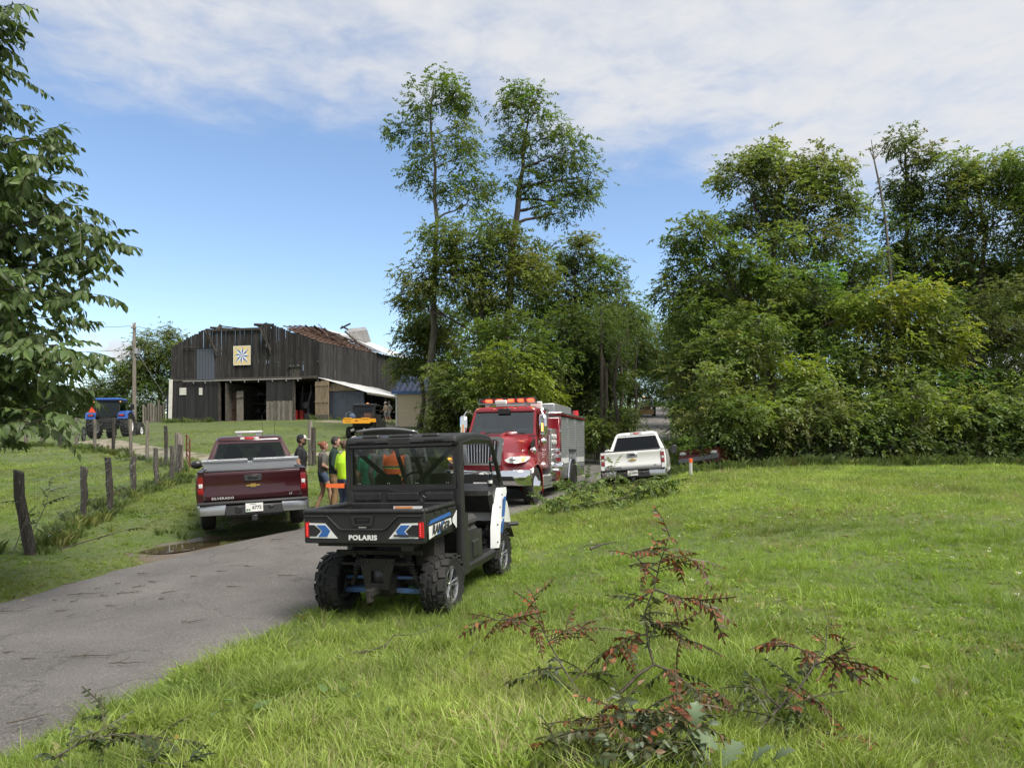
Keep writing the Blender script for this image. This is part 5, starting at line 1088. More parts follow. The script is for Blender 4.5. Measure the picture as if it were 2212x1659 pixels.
    m = MB(); m.tube([(.34, -.28, .78), (.34, .3, .78)], .075, 12); S(m, 'exhaust', 'gunmetal')
    m = MB(); m.loft([[(.34, -.05, z), (.56, -.05, z), (.56, .26, z), (.34, .26, z)] for z in (.55, .86)]); S(m, 'side_tank', 'muddy')
    # things inside: bottle on the door pocket
    b = t.matrix_basis @ Vector((.60, 1.98, 1.27)); bt = thing('water_bottle', 'clear plastic water bottle standing on the dash of the black utility vehicle', 'bottle', b)
    m = MB(); m.lathe([(0, 0), (.03, .0), (.032, .02), (.030, .06), (.032, .1), (.028, .135), (.013, .165), (.013, .18), (0, .18)], (0, 0, 0), 'z', 12); m.build('bottle_body', 'glass_mid', bt)
    m = MB(); m.lathe([(.0326, .05), (.0326, .09)], (0, 0, 0), 'z', 12); m.build('label', 'decal_white', bt); m = MB(); m.lathe([(.0, .2), (.015, .2), (.015, .178), (0, .178)], (0, 0, 0), 'z', 10); m.build('cap', 'decal_white', bt)
    return t
ranger()

def bowtie(par, x, y, z, s, back):
    m = MB(); P = [(-1, -.12), (-.82, .22), (-.36, .22), (-.36, .42), (.36, .42), (.36, .22), (1, .22), (.82, -.12), (.36, -.12), (.36, -.34), (-.36, -.34), (-.36, -.12)]
    m.slab([(x + p[0] * s, y, z + p[1] * s * .62) for p in P], (0, -.012, 0)); m.build('emblem', 'gold', par, smooth=None)
def pickup(name, label, loc, rot, paint, red):
    t = thing(name, label, 'pickup truck', loc, rot); S = lambda m, n, mt, p=t, sm=38: m.build(n, mt, p, smooth=sm)
    r = .395 if red else .41
    for x in (-.86, .86):
        for y in (0, 3.65): wheel(t, x, y, r, .27, 'alloy', .56, 0, 6, 'tyre', 1 if x > 0 else -1, 'gunmetal')
    yb, yf = -1.18, .92; zs, zr = .62, 1.215                         # bed
    for sx in (-1, 1):
        m = MB(); arch = [(sx * 0, 0)]
        def sec(y, low): return [(sx * .88, y, zr - .01), (sx * .985, y, zr), (sx * 1.012, y, zr - .16), (sx * 1.015, y, .82), (sx * 1.005, y, max(low, .62)), (sx * .97, y, low), (sx * .88, y, low)]
        ys = [yb, yb + .03, -.62] + [-.52 * math.cos(a) for a in np.linspace(.12, PI - .12, 9)] + [.62, yf]
        m.loft([sec(y, .58 if abs(y) > .53 else min(.86, r + math.sqrt(max(0, .52 ** 2 - y * y)))) if y > yb + .01 else [(sx * .88, y, zr - .03), (sx * .965, y, zr - .02), (sx * .99, y, zr - .16), (sx * .995, y, .82), (sx * .985, y, .62), (sx * .96, y, .58), (sx * .88, y, .58)] for y in ys]); bs = S(m, 'bed_side', paint)
        m = MB(); m.box((sx * .935, (yb + yf) / 2, zr + .004), (.11, yf - yb - .02, .02), bev=.006); S(m, 'rail_cap', 'dark_trim', bs)
        # tail lamp: red with clear square
        m = MB(); m.loft([[(sx * (.875 + dx), yb - .012 + dy, z) for dx, dy in ((.0, 0), (.10, .012), (.135, .06), (.135, .10), (0, .06))] for z in (.80, 1.13)]); tl = S(m, 'tail_lamp', 'lens_dark_red' if red else 'lens_dark_red')
        m = MB(); m.box((sx * .925, yb - .012, .965), (.07, .02, .075), bev=.006); S(m, 'reverse_lens', 'lens_clear', tl)
        m = MB(); m.box((sx * .93, yb - .008, .865), (.095, .014, .09), bev=.006); S(m, 'stop_lens', 'lens_mid_red', tl)
    m = MB(); m.box((0, (yb + yf) / 2, .72), (1.76, yf - yb, .05)); m.box((0, yf - .03, .95), (1.80, .05, .5)); S(m, 'bed_floor', 'dark_trim', sm=None)
    # tailgate: gently dished
    rows = []
    for z, dy in ((.655, .02), (.67, .0), (.78, -.012), (.80, -.004), (1.08, .004), (1.14, -.012), (1.20, -.012), (1.212, .0), (1.212, .04)): rows.append([(x, yb + dy + .004 * (abs(x) > .8), z) for x in np.linspace(-.862, .862, 9)])
    rows.append([(x, yb + .045, .655) for x in np.linspace(-.862, .862, 9)])
    m = MB(); m.loft(rows, False, False); tg = S(m, 'tailgate', paint, sm=60)
    m = MB(); m.box((0, yb + .03, 1.225), (1.70, .09, .03), bev=.01); S(m, 'tailgate_cap', 'dark_trim', tg)
    m = MB(); m.box((0, yb - .008, 1.08), (.32, .02, .13), bev=.015); hd = S(m, 'handle_bezel', 'dark_trim' if red else 'chrome', tg); m = MB(); m.box((0, yb - .022, 1.09), (.17, .015, .055), bev=.01); S(m, 'handle', 'black_frame', hd)
    bowtie(tg, 0, yb - .008, .93, .135, 1)
    text('lettering', 'SILVERADO', .062, 'alloy_flat' if red else 'letter_dark', tg, (-.55, yb - .014, .715), (R(90), 0, 0), .003, .02, 1.15, 0, 1.1)
    text('lettering', 'LT', .045, 'alloy_flat', tg, (.68, yb - .014, .73), (R(90), 0, 0), .003, .02, 1.1) if red else text('lettering', 'LTZ', .04, 'letter_dark', tg, (.68, yb - .014, .74), (R(90), 0, 0), .003, .02, 1.1)
    # bumper
    for sx in (-1, 1):
        m = MB(); m.loft([[(sx * x, yb - .20 + c, .61), (sx * x, yb - .22 + c, .57), (sx * x, yb - .20 + c, .42), (sx * x, yb - .08 + c, .40), (sx * x, yb - .05 + c, .60)] for x, c in ((.50, 0), (.80, .01), (.95, .05), (1.005, .13), (1.01, .25))]); S(m, 'bumper_end', 'chrome_dull')
    m = MB(); m.box((0, yb - .13, .485), (1.06, .18, .20), bev=.025); bc = S(m, 'bumper_centre', 'dark_trim'); m = MB(); m.box((0, yb - .12, .635), (1.98, .22, .045), bev=.015); S(m, 'step_pad', 'dark_trim', bc)
    m = MB(); m.box((-.28, yb - .22, .5), (.12, .02, .12), bev=.02); m.box((.30, yb - .22, .52), (.1, .02, .05), bev=.01); S(m, 'bumper_socket', 'black_frame', bc)
    m = MB(); m.box((0, yb - .235, .53), (.31, .008, .16)); pl = S(m, 'licence_plate', 'plate_white', sm=None)
    text('plate_number', '6772' if red else 'K1E939', .088 if red else .085, 'letter_dark', pl, (.045 if red else .02, yb - .241, .525), (R(90), 0, 0), .001, .02, .95)
    text('plate_state', 'KENTUCKY' if not red else 'OFFICIAL', .026, 'letter_green' if red else 'letter_dark', pl, (-.02, yb - .241, .592), (R(90), 0, 0), .001, .01)
    m = MB(); m.box((-.125, yb - .241, .487), (.035, .003, .035)); m.box((-.085, yb - .241, .487), (.03, .003, .03)); S(m, 'plate_sticker', 'letter_green', pl, None)
    m = MB(); m.box((0, yb - .06, .33), (.09, .3, .09), bev=.01); m.box((0, yb - .2, .33), (.11, .03, .11), bev=.01); m.tube([(-.45, yb + .05, .36), (.45, yb + .05, .36)], .035, 8); S(m, 'hitch_receiver', 'gunmetal')
    if not red: m = MB(); m.tube([(.62, -.3, .38), (.66, yb - .05, .37)], .05, 10); S(m, 'exhaust_tip', 'chrome_dull')
    else: m = MB(); m.tube([(.7, 0, .42), (.72, yb + .1, .40)], .04, 8); S(m, 'exhaust_tip', 'gunmetal')
    m = MB(); m.tube([(-.8, 0, r), (.8, 0, r)], .05, 8); m.ball((0, 0, r), (.2, .17, .17), 10); S(m, 'rear_axle', 'gunmetal')
    m = MB(); m.box((0, .3, .52), (1.5, 2.6, .14)); S(m, 'chassis', 'black_frame', sm=None)
    # cab: lower body, pillars, roof, glass
    yc0, yc1 = 1.0, 3.0
    m = MB(); m.loft([hring(-w2, w2, yc0 + a, yc1 + b, .08, z) for w2, a, b, z in ((.96, .0, .2, .45), (1.0, -.02, .25, .7), (1.01, -.02, .25, 1.0), (.975, .0, .25, 1.24))]); S(m, 'cab_body', paint)
    zt0, zt1 = 1.23, 1.80; wl_, wu = .94, .70
    def P(x, y, z): return (x, y, z)
    rb, rt = [P(-wl_, yc0, zt0), P(wl_, yc0, zt0), P(wu, yc0 + .22, zt1), P(-wu, yc0 + .22, zt1)], None
    ib = [P(-wl_ + .13, yc0 + .01, zt0 + .03), P(wl_ - .13, yc0 + .01, zt0 + .03), P(wu - .05, yc0 + .195, zt1 - .075), P(-wu + .05, yc0 + .195, zt1 - .075)]
    m = MB(); m.frame(rb, ib, (0, .05, -.0)); S(m, 'cab_rear', paint, sm=None)
    m = MB(); m.slab([(p[0], p[1] + .012, p[2]) for p in ib], (0, .006, 0)); S(m, 'rear_window', 'glass_tint' if red else 'glass_dark', sm=None)
    m = MB(); m.frame([(p[0] * .999, p[1] + .006, p[2]) for p in ib], [(p[0] * .965, p[1] + .006 + .006 * (1 if p[2] > 1.5 else 0), p[2] + (-.02 if p[2] > 1.5 else .02)) for p in ib], (0, .004, 0)); S(m, 'window_seal', 'black_frame', sm=None)
    for sx in (-1, 1):
        o = [(sx * wl_, yc0, zt0), (sx * wl_, yc1 + .25, zt0), (sx * wu, yc1 - .35, zt1), (sx * wu, yc0 + .22, zt1)]; i_ = [(sx * (wl_ - .012), yc0 + .25, zt0 + .02), (sx * (wl_ - .012), yc1 + .08, zt0 + .02), (sx * (wu + .025), yc1 - .42, zt1 - .06), (sx * (wu + .025), yc0 + .36, zt1 - .06)]
        m = MB(); m.frame(o, i_, (-sx * .05, 0, 0)); S(m, 'side_frame', paint, sm=None); m = MB(); m.slab(i_, (-sx * .006, 0, 0)); S(m, 'side_window', 'glass_tint' if red else 'glass_dark', sm=None)
        m = MB(); m.ball((sx * 1.19, yc1 - .1, 1.24), (.135, .07, .10) if red else (.11, .07, .16), 14); mr_ = S(m, 'mirror', 'black_satin' if (red or sx > 0) else 'chrome_dull'); m = MB(); m.tube([(sx * .95, yc1 - .1, 1.2), (sx * 1.1, yc1 - .1, 1.22)], .035, 6); S(m, 'mirror_arm', 'black_frame', mr_)
        if not red: m = MB(); m.box((sx * 1.20, yc1 - .19, 1.22), (.19, .03, .28), bev=.012); S(m, 'mirror_face', 'gunmetal' if sx > 0 else 'panel_white', mr_)
        m = MB(); m.box((sx * .36, 1.75, 1.28), (.42, .12, .5), (R(-10), 0, 0), .05); m.box((sx * .36, 1.71, 1.58), (.26, .08, .18), (R(-8), 0, 0), .035); S(m, 'seat', 'seat_grey' if red else 'seat')
    rr_ = [hring(-wu - a, wu + a, yc0 + .2 - b, yc1 - .33 + c, .12, z) for a, b, c, z in ((.005, .01, .02, zt1 - .01), (-.02, -.02, -.03, zt1 + .05), (-.14, -.15, -.2, zt1 + .085))]
    m = MB(); m.loft(rr_); S(m, 'roof', paint, sm=50)
    m = MB(); m.slab([(-wl_ + .05, yc1 + .24, zt0 + .02), (wl_ - .05, yc1 + .24, zt0 + .02), (wu - .04, yc1 - .34, zt1 - .03), (-wu + .04, yc1 - .34, zt1 - .03)], (0, .006, .006)); S(m, 'windscreen', 'glass_clear', sm=None)
    m = MB(); m.box((0, yc1 - .3, 1.62), (.24, .04, .07), bev=.02); S(m, 'inside_mirror', 'black_frame')
    m = MB(); m.loft([hring(-.99, .99, yc1 + .2, 4.55, .1, z) for z in (.5, .95)] + [hring(-.93, .93, yc1 + .2, 4.5, .12, 1.16), hring(-.8, .8, yc1 + .2, 4.4, .15, 1.2)]); S(m, 'front_body', paint)
    zl_ = zt1 + .03
    m = MB(); m.box((0, yc0 + .225, zl_ - .0), (.44, .05, .07), bev=.02); hl = S(m, 'roof_lamp', 'lens_dark_red')
    for x, mt in ((-.15, 'lens_clear'), (.15, 'lens_clear'), (0, 'lens_red')): m = MB(); m.box((x, yc0 + .20, zl_), (.09 if x else .16, .02, .05), bev=.008); S(m, 'lamp_lens', mt, hl)
    if red:
        m = MB()
        for x0, x1 in ((-.97, -.06), (.04, .97)): m.box(((x0 + x1) / 2, yf - .3, zr + .155), (x1 - x0, .56, .05), bev=.008)
        tb0 = MB(); tb0.box((0, yf - .3, zr + .045), (1.86, .5, .17), bev=.006); tb = S(tb0, 'toolbox', 'diamond_plate', sm=None)
        for x0, x1 in ((-.97, -.06), (.04, .97)): m = MB(); m.box(((x0 + x1) / 2, yf - .3, zr + .158), (x1 - x0, .56, .055), bev=.008); S(m, 'toolbox_lid', 'diamond_plate', tb, None)
        m = MB(); m.box((0, yc0 + .6, zt1 + .17), (.60, .16, .055), bev=.015); lb = S(m, 'light_bar', 'lens_clear')
        for x in (-.2, .2): m = MB(); m.box((x, yc0 + .6, zt1 + .11), (.1, .1, .09)); S(m, 'bar_foot', 'alloy', lb, None)
        m = MB(); m.tube([(.28, yc0 + .4, zt1 + .06), (.29, yc0 + .4, zt1 + .55)], .004, 5); S(m, 'aerial', 'black_frame'); m = MB(); m.tube([(.62, 3.1, 1.2), (.62, 3.0, 2.3)], .004, 5); S(m, 'aerial', 'black_frame')
    return t
pv = Vector(((549 - CX) / 1534 * 14.75, 14.75)); pickup('pickup_truck', 'maroon pickup with silver toolbox and roof light bar parked on the left verge', (pv.x, pv.y, CZ - 1.70), (R(.5), R(-2.4), R(21)), 'maroon', True)
pw = Vector(((1377 - CX) / 1534 * 23.2, 23.2)); pickup('pickup_truck', 'white pickup seen from behind beyond the fire engine', (pw.x, pw.y, CZ - 1.43), (R(-1.0), R(-4.4), R(-14)), 'white_car', False)
# ------------------------------------------------------------------ fire engine (local: x right of the driver, y forward, origin under the front axle)
def fire_engine():
    t = thing('fire_engine', 'dark red fire engine with lit red light bar facing the camera on the road', 'fire engine', (-.45, 19.2, CZ - 1.63), (R(.3), R(0.6), R(180 - 16.3)))
    S = lambda m, n, mt, p=t, sm=38: m.build(n, mt, p, smooth=sm); F_ = 'fire_red'
    for x in (-1.02, 1.02):
        wheel(t, x, 0, .52, .30, 'chrome', .56, 0, 8, 'tyre', 1 if x > 0 else -1, 'chrome_dull'); wheel(t, x * .97, -4.75, .52, .42, 'chrome', .56, 0, 8, 'tyre', 1 if x > 0 else -1, 'chrome_dull')
        m = MB(); m.lathe([(.30, 0), (.26, .06), (.16, .10), (.12, .16), (0, .17)] if x > 0 else [(0, -.17), (.12, -.16), (.16, -.10), (.26, -.06), (.30, 0)], (x + (.1 if x > 0 else -.1), 0, .52), 'x', 20); S(m, 'hub_cap', 'chrome')
    m = MB(); m.box((0, -2.6, .72), (.9, 7.6, .28)); S(m, 'chassis', 'black_frame', sm=None)
    # bumper
    m = MB(); m.loft([[(x, 1.12 - c, .97), (x, 1.17 - c, .93), (x, 1.17 - c, .62), (x, 1.12 - c, .57), (x, 1.0 - c, .57), (x, 1.0 - c, .97)] for x, c in ((-1.2, .38), (-1.1, .16), (-.85, .05), (0, 0), (.85, .05), (1.1, .16), (1.2, .38))]); bp = S(m, 'bumper', 'chrome', sm=50)
    for x in (-.62, .62): m = MB(); m.loft([[(x - .27, 1.155 - a, .75 - .055), (x + .27, 1.155 - a, .75 - .055), (x + .20, 1.155 - a, .75 + .06), (x - .20, 1.155 - a, .75 + .06)] for a in (-.006, .03)]); S(m, 'bumper_pocket', 'black_frame', bp, None)
    m = MB(); m.ball((0, 1.17, .87), (.07, .012, .03), 12); S(m, 'bumper_badge', 'plate_white', bp)
    m = MB(); m.box((.02, 1.2, .56), (.36, .01, .20)); pl = S(m, 'front_plate', 'plate_white', sm=None)
    text('plate_number', '0922', .09, 'letter_red', pl, (.02, 1.208, .57), (R(90), 0, R(180)), .001, .02); text('plate_text', 'FIRE DEPT', .042, 'letter_red', pl, (.02, 1.208, .495), (R(90), 0, R(180)), .001, .01)
    # hood: tapered, sloping to the grille
    secs = []
    for y, w_, zt_, zs in ((-.62, .93, 1.93, 1.25), (-.2, .86, 1.90, 1.2), (.3, .74, 1.86, 1.1), (.75, .62, 1.80, 1.10), (.98, .55, 1.72, 1.1)):
        secs.append([(-w_, y, zs), (-w_ * .97, y, zt_ - .22), (-w_ * .86, y, zt_ - .07), (-w_ * .6, y, zt_ - .005), (-w_ * .3, y, zt_ + .02), (w_ * .3, y, zt_ + .02), (w_ * .6, y, zt_ - .005), (w_ * .86, y, zt_ - .07), (w_ * .97, y, zt_ - .22), (w_, y, zs)])
    m = MB(); m.loft(secs); hd = S(m, 'hood', F_, sm=60)
    for sx in (-1, 1):
        m = MB(); m.tube([(sx * .45, -.45, 1.945), (sx * .36, .1, 1.925), (sx * .30, .55, 1.84)], [.05, .04, .015], 8); S(m, 'hood_ridge', F_, hd)
        # fender with wheel arch
        rows = []
        for a in np.linspace(32, 200, 15):
            c, s_ = math.cos(R(a)), math.sin(R(a)); ro = .60; y, z = c * ro + .02, .54 + s_ * ro
            fl = max(0, math.sin(R(min(max(a, 0), 180)))); rows.append([(sx * .52, y * 1.08, z + .34 * fl), (sx * .90, y * 1.06, z + .24 * fl), (sx * 1.10, y * 1.02, z + .12 * fl), (sx * 1.20, y, z + .02), (sx * 1.19, y * .93, z - .05)])
        m = MB(); m.loft(rows, False, False); S(m, 'fender', F_, sm=60)
        m = MB(); m.loft([[(sx * .50, 1.0 - a, .93), (sx * 1.08, .82 - a, .93), (sx * 1.17, .45, .97), (sx * 1.17, .42, 1.20), (sx * .95, .70 - a, 1.38), (sx * .50, .98 - a, 1.42)] for a in (0, .3)]); S(m, 'fender_nose', F_, sm=60)
        m = MB(); m.slab([(sx * .58, 1.02, 1.22), (sx * .64, 1.0, 1.16), (sx * .85, .90, 1.13), (sx * 1.05, .70, 1.17), (sx * 1.13, .55, 1.25), (sx * 1.12, .55, 1.31), (sx * .95, .74, 1.33), (sx * .70, .95, 1.30)], (0, .02, .0)); h_ = S(m, 'headlight', 'lens_clear', sm=None)
        m = MB(); m.ball((sx * .76, .965, 1.235), (.09, .03, .06), 10); S(m, 'headlight_bulb', 'chrome', h_); m = MB(); m.ball((sx * 1.02, .76, 1.26), (.055, .04, .035), 8); S(m, 'turn_signal', 'amber_glow', h_)
        # hood intake, side lamp
        m = MB(); m.slab([(sx * .955, -.58, 1.50), (sx * .955, -.58, 1.78), (sx * .925, -.2, 1.66), (sx * .935, -.3, 1.5)], (sx * .02, 0, 0)); S(m, 'hood_intake', 'black_frame', hd, None)
        m = MB(); m.ball((sx * 1.0, -.28, 1.46), (.10, .10, .10), 14); S(m, 'fender_lamp', 'chrome')
    # grille
    gp = [(-.40, 1.14), (-.46, 1.68), (-.38, 1.76), (.38, 1.76), (.46, 1.68), (.40, 1.14)]
    m = MB(); m.slab([(x, 1.0 - (z - .98) * .06, z) for x, z in gp], (0, .02, 0)); S(m, 'grille_core', 'black_frame', sm=None)
    m = MB(); m.frame([(x * 1.22, 1.02 - (z - .98) * .06, z + (.06 if z > 1.5 else -.05)) for x, z in gp], [(x * .96, 1.02 - (z - .98) * .06, z - (.02 if z > 1.65 else 0)) for x, z in gp], (0, .07, 0)); gr = S(m, 'grille_surround', 'chrome_dull', sm=None)
    for k in range(11): x = -.37 + k * .074; m = MB(); m.tube([(x * 1.0, 1.045, 1.15), (x * 1.10, 1.005, 1.73)], .0075, 5); S(m, 'grille_bar', 'chrome', gr)
    text('grille_badge', 'CRFD', .06, 'letter_red', gr, (-.24, 1.07, 1.26), (R(90), 0, R(180)), .002, .02)
    m = MB(); m.loft([[(-.56, 1.0, .95), (.56, 1.0, .95), (.50, 1.03, 1.12), (-.50, 1.03, 1.12)], [(-.56, .7, .95), (.56, .7, .95), (.50, .7, 1.12), (-.50, .7, 1.12)]]); S(m, 'valance', F_)
    # cab
    y0, y1 = -.60, -1.95
    m = MB(); m.loft([hring(-1.02, 1.02, y1, y0, .06, z) for z in (.95, 1.3, 1.66)] + [hring(-1.0, 1.0, y1, y0 - .02, .06, 1.88)]); S(m, 'cab_body', F_)
    wa, wb, za, zb = .99, .91, 1.88, 2.60
    o = [(-wa, y0, za), (wa, y0, za), (wb, y0 - .36, zb), (-wb, y0 - .36, zb)]; i_ = [(-wa + .07, y0 - .01, za + .04), (wa - .07, y0 - .01, za + .04), (wb - .06, y0 - .345, zb - .05), (-wb + .06, y0 - .345, zb - .05)]
    m = MB(); m.frame(o, i_, (0, -.06, 0)); S(m, 'windscreen_frame', F_, sm=None); m = MB(); m.slab([(p[0], p[1] - .01, p[2]) for p in i_], (0, -.006, 0)); wsn = S(m, 'windscreen', 'glass_screen', sm=None)
    for x in (-.35, .35): m = MB(); m.tube([(x - .35, y0 + .01, za + .06), (x + .1, y0 - .0, za + .07)], .012, 4); S(m, 'wiper', 'black_frame')
    for sx in (-1, 1):
        o = [(sx * wa, y0, za), (sx * wa, y1, za), (sx * wb, y1, zb), (sx * wb, y0 - .36, zb)]; q = [(sx * (wa - .005), y0 - .3, za - .0), (sx * (wa - .005), y1 + .35, za - .0), (sx * (wb + .01), y1 + .35, zb - .12), (sx * (wb + .01), y0 - .45, zb - .12)]
        m = MB(); m.frame(o, q, (-sx * .05, 0, 0)); S(m, 'door_frame', F_, sm=None)
        m = MB(); m.box((sx * 1.16, y0 - .15, 2.15), (.22, .16, .62), bev=.05); m.box((sx * 1.16, y0 - .15, 1.72), (.21, .17, .2), bev=.07); mi = S(m, 'mirror', 'chrome'); m = MB(); m.tube([(sx * .95, y0 - .5, 2.5), (sx * 1.1, y0 - .2, 2.58), (sx * 1.16, y0 - .15, 2.46)], .02, 6); m.tube([(sx * 1.0, y0 - .4, 1.55), (sx * 1.1, y0 - .2, 1.55), (sx * 1.16, y0 - .15, 1.64)], .02, 6); S(m, 'mirror_arm', 'alloy', mi)
        m = MB(); m.box((sx * 1.16, y0 - .065, 2.1), (.04, .01, .22)); S(m, 'mirror_light', 'amber_glow' if sx < 0 else 'lens_amber', mi, None)
        m = MB(); m.tube([(sx * 1.06, y1 + .12, 1.1), (sx * 1.08, y1 + .12, 1.9)], .018, 6); S(m, 'grab_rail', 'chrome')
        m = MB(); m.box((sx * .98, (y0 + y1) / 2 - .1, .62), (.3, 1.0, .3), bev=.03); st = S(m, 'cab_step', 'diamond_plate', sm=None); m = MB(); m.box((sx * .98, (y0 + y1) / 2 - .1, .42), (.34, 1.1, .05)); S(m, 'step_tread', 'diamond_plate', st, None)
        m = MB(); m.box((sx * .4, y1 + .5, 1.85), (.5, .14, .75), bev=.06); S(m, 'seat', 'seat')
    m = MB(); m.box((0, y1 + .03, 2.2), (1.9, .06, .85)); S(m, 'cab_rear', F_, sm=None)
    m = MB(); m.loft([hring(-wb - a, wb + a, y1 - .02, y0 - .34 + b, .12, z) for a, b, z in ((.015, .02, zb - .03), (.0, .02, zb + .04), (-.08, -.06, zb + .10), (-.3, -.3, zb + .13))]); rf_ = S(m, 'roof', F_, sm=55)
    for x in (-.8, -.3, 0, .3, .8): m = MB(); m.ball((x, y0 - .36, zb + .04), (.07, .04, .025), 8); S(m, 'marker_light', 'lens_amber', rf_)
    m = MB(); m.box((0, y0 - .30, zb - .03), (.36, .05, .16), bev=.01); S(m, 'visor_box', 'black_frame', rf_)
    m = MB(); m.box((0, y0 - .45, 1.93), (1.7, .35, .1), bev=.03); dsh = S(m, 'dashboard', 'dark_trim'); 
    for x, w_ in ((.25, .4), (.62, .3), (-.5, .5)): m = MB(); m.box((x, y0 - .34, 2.0), (w_, .2, .012), (R(35), 0, 0)); S(m, 'paper_sheet', 'plate_white', dsh, None)
    m = MB(); m.tube([(-.5 + .22 * math.cos(a), y0 - .55 - .08 * math.sin(a), 2.03 + .18 * math.sin(a)) for a in np.linspace(0, 2 * PI, 21)], .016, 6); S(m, 'steering_wheel', 'black_frame')
    # light bar with lit red modules
    zl = zb + .30; m = MB(); m.loft([hring(-.86, .86, y0 - .80, y0 - .50, .1, z) for z in (zl - .08, zl + .02)] + [hring(-.82, .82, y0 - .77, y0 - .53, .1, zl + .07)]); lb = S(m, 'light_bar', 'glass_mid')
    m = MB(); m.box((0, y0 - .65, zl - .09), (1.7, .26, .03)); S(m, 'bar_base', 'alloy', lb, None)
    for x in (-.70, -.42, -.12, .22, .55): m = MB(); m.box((x, y0 - .60, zl - .01), (.17, .2, .085), bev=.02); S(m, 'light_module', 'red_glow', lb)
    for x in (-.55, -.27, .38, .75): m = MB(); m.box((x, y0 - .62, zl - .01), (.1, .18, .08), bev=.01); S(m, 'light_module', 'lens_red', lb)
    for x in (-.6, .6): m = MB(); m.box((x, y0 - .65, zl - .14), (.12, .12, .1)); S(m, 'bar_foot', 'white_car', lb, None)
    m = MB(); m.box((.12, y0 - .40, zl - .07), (.34, .10, .12), bev=.015); sp_ = S(m, 'spotlight', 'white_car'); m = MB(); m.box((.12, y0 - .345, zl - .07), (.28, .012, .07)); S(m, 'spot_lens', 'lens_clear', sp_, None)
    # pump section and body
    yb0, yb1 = -2.95, -6.95
    m = MB(); m.box((0, -2.45, 1.35), (2.2, .9, 1.5), bev=.02); pu = S(m, 'pump_panel', 'chrome_dull', sm=None)
    m = MB(); m.box((0, -2.82, 1.5), (2.36, .18, 1.9), bev=.02); S(m, 'pump_side', F_)
    random.seed(3)
    for sx in (-1, 1):
        m = MB(); m.lathe([(0, .26), (.13, .26), (.15, .2), (.15, .0)] if sx > 0 else [(.15, 0), (.15, -.2), (.13, -.26), (0, -.26)], (sx * 1.1, -2.4, .98), 'x', 16); S(m, 'intake_cap', 'chrome', pu)
        for k in range(5): m = MB(); m.lathe([(0, .18), (.055, .18), (.06, 0)] if sx > 0 else [(.06, 0), (.055, -.18), (0, -.18)], (sx * 1.1, -2.15 - .17 * (k % 3), 1.3 + .16 * (k // 3)), 'x', 10); S(m, 'valve_cap', 'chrome', pu)
        for k in range(6): m = MB(); m.lathe([(0, .03), (.065, .03), (.07, 0)] if sx > 0 else [(.07, 0), (.065, -.03), (0, -.03)], (sx * 1.1, -2.15 - .2 * (k % 3), 1.7 + .17 * (k // 3)), 'x', 12); S(m, 'gauge', 'lens_clear', pu)
        for k in range(2): m = MB(); m.frame([(sx * 1.19, -2.76, 1.25 + k * .75), (sx * 1.19, -2.90, 1.25 + k * .75), (sx * 1.19, -2.90, 1.47 + k * .75), (sx * 1.19, -2.76, 1.47 + k * .75)], [(sx * 1.19, -2.78, 1.27 + k * .75), (sx * 1.19, -2.88, 1.27 + k * .75), (sx * 1.19, -2.88, 1.45 + k * .75), (sx * 1.19, -2.78, 1.45 + k * .75)], (sx * .02, 0, 0)); S(m, 'step_ladder', 'chrome', None or t, None)
        m = MB(); m.box((sx * 1.05, -2.4, .52), (.36, .95, .06)); S(m, 'running_board', 'diamond_plate', sm=None)
    m = MB(); m.box((0, (yb0 + yb1) / 2, 1.68), (2.30, yb0 - yb1, 1.66), bev=.015); bd = S(m, 'body', 'shutter', sm=None)
    m = MB(); m.box((0, (yb0 + yb1) / 2, 2.55), (2.42, yb0 - yb1 + .02, .05)); S(m, 'red_rail', F_, sm=None); m = MB(); m.box((0, (yb0 + yb1) / 2, 2.60), (2.44, yb0 - yb1 + .06, .05), bev=.01); S(m, 'top_rail', 'chrome_dull')
    m = MB(); m.box((0, -4.4, 2.76), (1.9, 2.6, .30), bev=.02); S(m, 'hose_cover', 'shutter'); m = MB(); m.box((0, -2.5, 2.35), (1.7, .75, .75), bev=.02); S(m, 'equipment_tower', 'chrome_dull')
    m = MB(); m.box((-.55, -2.3, 2.83), (.42, .12, .18), bev=.02); s2 = S(m, 'scene_light', 'white_car'); m = MB(); m.box((-.55, -2.235, 2.83), (.36, .012, .12)); S(m, 'scene_lens', 'lens_clear', s2, None)
    m = MB(); m.lathe([(0, .2), (.10, .2), (.12, .0), (0, 0)], (-.9, -6.7, 2.66), 'z', 14); S(m, 'rear_beacon', 'lens_red'); m = MB(); m.lathe([(0, .2), (.10, .2), (.12, .0), (0, 0)], (.9, -6.7, 2.66), 'z', 14); S(m, 'rear_beacon', 'lens_red')
    for sx in (-1, 1):
        xs = sx * 1.155
        for a, b, z0 in ((-3.0, -4.1, .92), (-4.16, -5.35, 1.5), (-5.41, -6.85, .92)):
            rows = []
            n = int((2.36 - z0) / .03)
            for k in range(n + 1): z = z0 + k * .03; rows.append([(xs + sx * (.010 if k % 2 else .018), a, z), (xs + sx * (.010 if k % 2 else .018), b, z)])
            m = MB(); m.loft(rows, False, False); sh_ = S(m, 'roll_shutter', 'shutter', bd, None)
        for y in (-2.97, -4.13, -5.38, -6.90): m = MB(); m.box((xs + sx * .012, y, 1.7), (.03, .05, 1.6)); S(m, 'shutter_jamb', 'chrome', bd, None)
        m = MB(); m.box((xs + sx * .02, -4.75, 1.44), (.05, 1.1, .07)); S(m, 'hand_rail', 'gunmetal', bd, None)
